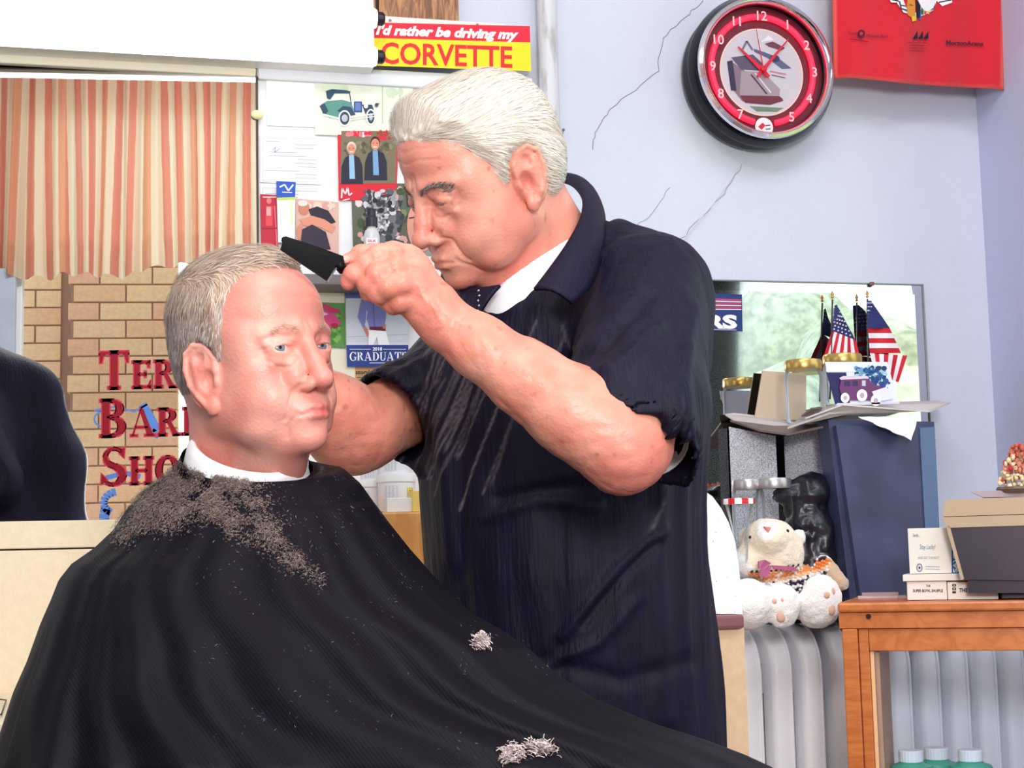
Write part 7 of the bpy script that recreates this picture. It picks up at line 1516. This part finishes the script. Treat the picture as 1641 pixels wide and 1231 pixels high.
# streaks sit on the front panel only
C = C * (1 - stk[:, None]) + np.array(lin((112, 104, 108))[:3]) * stk[:, None]
C = C * (1 + .55 * rt_[:, None] * np.clip(vnoise(V * np.array([1, 1, .04]), 150, 12), 0, 1)[:, None])  # right flank lightened in vertical streaks: highlights put into the colour
shirt = np_mesh('navy_shirt', V, Q, SHIRT, barb, True, C)
# --- collar leaves, curved patches with thickness
m_col = vcol_mat('collar_cloth', .6, .3)
def patch(name, inner, outer, puff, th=.004, n=26, mm=8, parent=None):
    def samp(pl, t):
        x = t * (len(pl) - 1); k = min(int(x), len(pl) - 2); f = x - k; p0, p1, p2, p3 = [np.array(pl[max(0, min(len(pl) - 1, k + j))], float) for j in (-1, 0, 1, 2)]
        return .5 * ((2 * p1) + (-p0 + p2) * f + (2 * p0 - 5 * p1 + 4 * p2 - p3) * f * f + (-p0 + 3 * p1 - 3 * p2 + p3) * f ** 3)
    I = [P(*p) for p in inner]; O = [P(*p) for p in outer]; G_ = []
    for i in range(n + 1):
        a, b_ = samp(I, i / n), samp(O, i / n); G_.append([a + (b_ - a) * (j / mm) - FWD * puff * math.sin(math.pi * min(1, j / mm * 1.0)) + UP * puff * .6 * math.sin(math.pi * j / mm) for j in range(mm + 1)])
    G_ = np.array(G_); gi = np.arange((n + 1) * (mm + 1)).reshape(n + 1, mm + 1); Q_ = np.stack([gi[:-1, :-1], gi[:-1, 1:], gi[1:, 1:], gi[1:, :-1]], -1).reshape(-1, 4)
    o = np_mesh(name, G_.reshape(-1, 3), Q_, SHIRT, parent, True, np.tile(np.array(lin((17, 14, 38))[:3]), ((n + 1) * (mm + 1), 1))); md = o.modifiers.new('s', 'SOLIDIFY'); md.thickness = th; md.offset = 0; return o
patch('collar', [(858, 300, 2.10), (888, 292, 2.09), (914, 296, 2.05), (932, 318, 1.99), (930, 350, 1.93), (908, 392, 1.88), (880, 432, 1.845), (856, 464, 1.825)],
      [(880, 296, 2.13), (912, 284, 2.13), (945, 296, 2.10), (966, 336, 2.02), (968, 380, 1.945), (960, 425, 1.89), (945, 462, 1.85), (917, 487, 1.815)], .010, parent=shirt)
patch('collar', [(760, 420, 2.02), (735, 418, 2.03), (722, 432, 2.01), (738, 452, 1.96), (765, 462, 1.92), (802, 458, 1.895)], [(745, 410, 2.05), (718, 420, 2.06), (708, 452, 2.02), (724, 484, 1.955), (745, 500, 1.92), (768, 505, 1.89)], .005, parent=shirt)
zp = MBd(); 
for i in range(9): v = 466 + i * 8; zp.ball(P(767 + (i % 2) * 1.6 - i * .3, v, 1.888 - i * .001), .0016, 6, 4)
zz_o = zp.build('zip_teeth', m_steel, shirt, True); zz_o['kind'] = 'stuff'
# breast pocket welt
# --- trousers and shoes (below the frame)
f4 = Field(np.array([woff(barb)[0] - .26, woff(barb)[1] - .24, .0]), np.array([woff(barb)[0] + .26, woff(barb)[1] + .24, .95]), .012); bx_, by_ = woff(barb)[0], woff(barb)[1]
f4.cap((bx_ - .02, by_, .86), (bx_ + .02, by_, .86), .145, .145, .03)
for sx2, sy2 in ((-.085, .03), (.095, -.03)): f4.chain([(bx_ + sx2, by_ + sy2, .80), (bx_ + sx2 - .01, by_ + sy2 - .02, .46), (bx_ + sx2, by_ + sy2, .07)], [.095, .072, .062], .02)
f4.plane((0, 0, .05), (0, 0, -1), 'sub', .003); V, Q = f4.mesh(1); np_mesh('trousers', V, Q, mat('dark_trousers', (40, 38, 46), .8), barb, True)
for sx2, sy2 in ((-.085, .03), (.095, -.03)):
    f5 = Field(np.array([bx_ + sx2 - .24, by_ + sy2 - .12, -.005]), np.array([bx_ + sx2 + .12, by_ + sy2 + .12, .14]), .008); f5.cap((bx_ + sx2 + .03, by_ + sy2, .055), (bx_ + sx2 - .15, by_ + sy2 - .03, .038), .052, .042, .02); f5.plane((0, 0, .002), (0, 0, -1), 'sub', .003); V, Q = f5.mesh(1); np_mesh('shoe', V, Q, mat('black_shoe', (24, 22, 24), .3), barb, True)
# --- comb
cb = empty('comb', H(500, 415, -.01), 'wide black barber comb held over the seated customer', 'comb'); m_cmb = mat('black_comb', (8, 8, 11), .45, spec=.15)
cA1, cB1, cC1, cD1 = H(454, 377, -.035), H(553, 411, -.012), H(527, 452, -.016), H(448, 399, -.038)
cn = np.cross(cB1 - cA1, cD1 - cA1); cn /= np.linalg.norm(cn); cn = cn if cn @ FWD > 0 else -cn
def cq(a, b_): return (cA1 * (1 - a) + cB1 * a) * (1 - b_) + (cD1 * (1 - a) + cC1 * a) * b_
o = MBd().prism([cq(0.02, 0), cq(.3, -.03), cq(.6, -.03), cq(1, 0), cq(1, .34), cq(.6, .34), cq(0.03, .5), cq(-.02, .28)], cn * .004).build('spine', m_cmb, cb)
bm = bmesh.new(); bm.from_mesh(o.data); bmesh.ops.bevel(bm, geom=bm.edges[:], offset=.0012, segments=2, affect='EDGES'); bm.to_mesh(o.data); bm.free()
tm = MBd()
for i in range(62):
    a = .02 + .94 * i / 61; tm.prism([cq(a, .30), cq(a + .0148, .30), cq(a + .0138, 1.0), cq(a + .001, 1.0)], cn * .0026)
o = tm.build('teeth', m_cmb, cb); o['kind'] = 'stuff'
MBd().prism([cq(.965, .28), cq(.992, .28), cq(.995, 1.02), cq(.962, 1.02)], cn * .0045).build('end_tooth', mat('comb_end_highlight', (120, 116, 120), .25), cb)  # end tooth coloured pale grey as a painted highlight
MBd().tube([cq(.96, .25) + cn * .002, H(548, 432, -.004), H(566, 434, .002), H(600, 432, .010), H(640, 440, .012)], [.007, .0055, .0050, .0045, .004], 12).build('handle', m_cmb, cb, True)
# ------------------------------------------------------------------ barber chair under the cape
px0, py0 = woff(cust)[0], woff(cust)[1]
m_vin = mat('oxblood_vinyl', (96, 30, 34), .4)
fw = np.array([FWD[0] * -.55 + RIGHT[0] * .83, FWD[1] * -.55 + RIGHT[1] * .83, 0]); fw /= np.linalg.norm(fw); sd = np.array([-fw[1], fw[0], 0]); Rch = np.stack([sd, fw, np.array([0, 0, 1.0])], 1); c0 = np.array([px0, py0, 0]) + fw * .10
ch = empty('barber_chair', c0, 'barber chair hidden under the black cape', 'chair')
MBd().box(c0 + np.array([0, 0, .47]), (.50, .50, .11), Rch, .03).build('seat', m_vin, ch); MBd().box(c0 - fw * .22 + np.array([0, 0, .74]), (.34, .05, .44), Rch, .02).build('backrest', m_vin, ch)
for g in (-1, 1): MBd().box(c0 + sd * g * .24 + fw * .06 + np.array([0, 0, .64]), (.04, .30, .03), Rch, .015).build('armrest', m_vin, ch); MBd().box(c0 + sd * g * .24 + fw * .10 + np.array([0, 0, .52]), (.03, .04, .23), Rch, .006).build('arm_post', m_steel, ch)
MBd().lathe([(.30, 0), (.30, .02), (.10, .06), (.06, .10), (.06, .42)], c0 * np.array([1, 1, 0]), 36).build('pedestal', m_steel, ch, True)
MBd().box(c0 + fw * .56 + np.array([0, 0, .17]), (.34, .16, .03), Rch, .008).build('footrest', m_steel, ch); MBd().tube([c0 + fw * .22 + np.array([0, 0, .42]), c0 + fw * .46 + np.array([0, 0, .16])], .018, 8).build('footrest_bar', m_steel, ch)
f6 = Field(c0 + np.array([-.45, -.80, .15]), c0 + np.array([.75, .45, 1.12]), .013)
f6.cap(c0 - fw * .10 + np.array([0, 0, .64]), c0 - fw * .12 + np.array([0, 0, .92]), .125, .135, .04)
for g in (-1, 1): f6.chain([c0 - fw * .06 + sd * g * .09 + np.array([0, 0, .60]), c0 + fw * .38 + sd * g * .09 + np.array([0, 0, .60]), c0 + fw * .50 + sd * g * .09 + np.array([0, 0, .26])], [.080, .066, .052], .02)
V, Q = f6.mesh(1); np_mesh('clothes', V, Q, mat('khaki_clothes', (150, 140, 120), .9), cust, True)
for g in (-1, 1): MBd().ball(c0 + fw * .56 + sd * g * .09 + np.array([0, 0, .228]), (.05, .05, .042), 16, 10).ball(c0 + fw * .63 + sd * g * .09 + np.array([0, 0, .222]), (.045, .06, .036), 16, 10).build('shoe', mat('brown_shoe', (90, 60, 44), .4), cust, True)
# ------------------------------------------------------------------ second man, only seen in the wall mirror
YQ = 1.45
def R2(u, v, dy=0.0): return RM(u, v, YQ + dy)
sm = empty('person', np.array([R2(10, 900)[0], YQ, 0]), 'person in a navy short sleeved shirt whose shoulder shows in the left mirror', 'person')
f7 = Field(np.minimum(R2(160, 1240), R2(-330, 380)) - np.array([.03, .20, .03]), np.maximum(R2(160, 1240), R2(-330, 380)) + np.array([.03, .22, .03]), .009)
f7.chain([R2(-95, 700), R2(-105, 850), R2(-115, 1180)], [.16, .165, .17], .05); f7.chain([R2(0, 660), R2(10, 850), R2(10, 1180)], [.10, .12, .13], .05); f7.chain([R2(72, 640), R2(92, 740), R2(98, 880), R2(98, 1180)], [.045, .062, .070, .072], .06); f7.cap(R2(52, 622), R2(-40, 600), .062, .085, .05); f7.cap(R2(20, 620), R2(-90, 580), .07, .085, .04)
f7.chain([R2(-60, 640, .10), R2(-10, 770, .16)], [.08, .075], .04)
V, Q = f7.mesh(1); N = f7.grad(V); N /= np.linalg.norm(N, axis=1)[:, None] + 1e-9; V = V + N * (vnoise(V * np.array([1, 1, .25]), 16, 3) * .007)[:, None]; np_mesh('navy_shirt', V, Q, SHIRT, sm, True, np.tile(np.array(lin((30, 26, 52))[:3]), (len(V), 1)))
f8 = Field(np.minimum(R2(-40, 900), R2(-260, 230)) - np.array([.12, .22, .05]), np.maximum(R2(-40, 900), R2(-260, 230)) + np.array([.14, .34, .08]), .005)
h2c = R2(-120, 430); h2 = Head(h2c, np.stack([np.array([0, -1.0, 0]), np.array([1.0, 0, 0]) * -1, np.array([0, 0, 1.0])], 1) @ np.diag([1, 1, 1.0]), 1.0, dict()); h2.A = np.array([[0, -1, 0], [1, 0, 0], [0, 0, 1.0]]); h2.skull(f8); h2.face(f8); h2.ears(f8)
f8.cap(h2c + np.array([0, 0, -.06]), R2(-115, 600), .055, .062, .02); V, Q = f8.mesh(1); np_mesh('body', V, Q, SKIN, sm, True, np.tile(np.array(lin((214, 150, 124))[:3]), (len(V), 1)))
fh2, _, _ = hair_shell(f8, h2, polyb, thb, 'hair', HAIR, sm, hcol_b, lambda L: vnoise(L, 200, 1) * .001)
f9 = Field(np.array([woff(sm)[0] - .40, YQ - .2, .0]), np.array([woff(sm)[0] + .2, YQ + .2, .86]), .014); xq = float(R2(-60, 900)[0])
for g in (-1, 1): f9.chain([(xq + g * .09, YQ, .80), (xq + g * .09, YQ, .07)], [.095, .065], .02)
f9.plane((0, 0, .004), (0, 0, -1), 'sub', .003); V, Q = f9.mesh(1); np_mesh('trousers', V, Q, mat('dark_trousers'), sm, True)
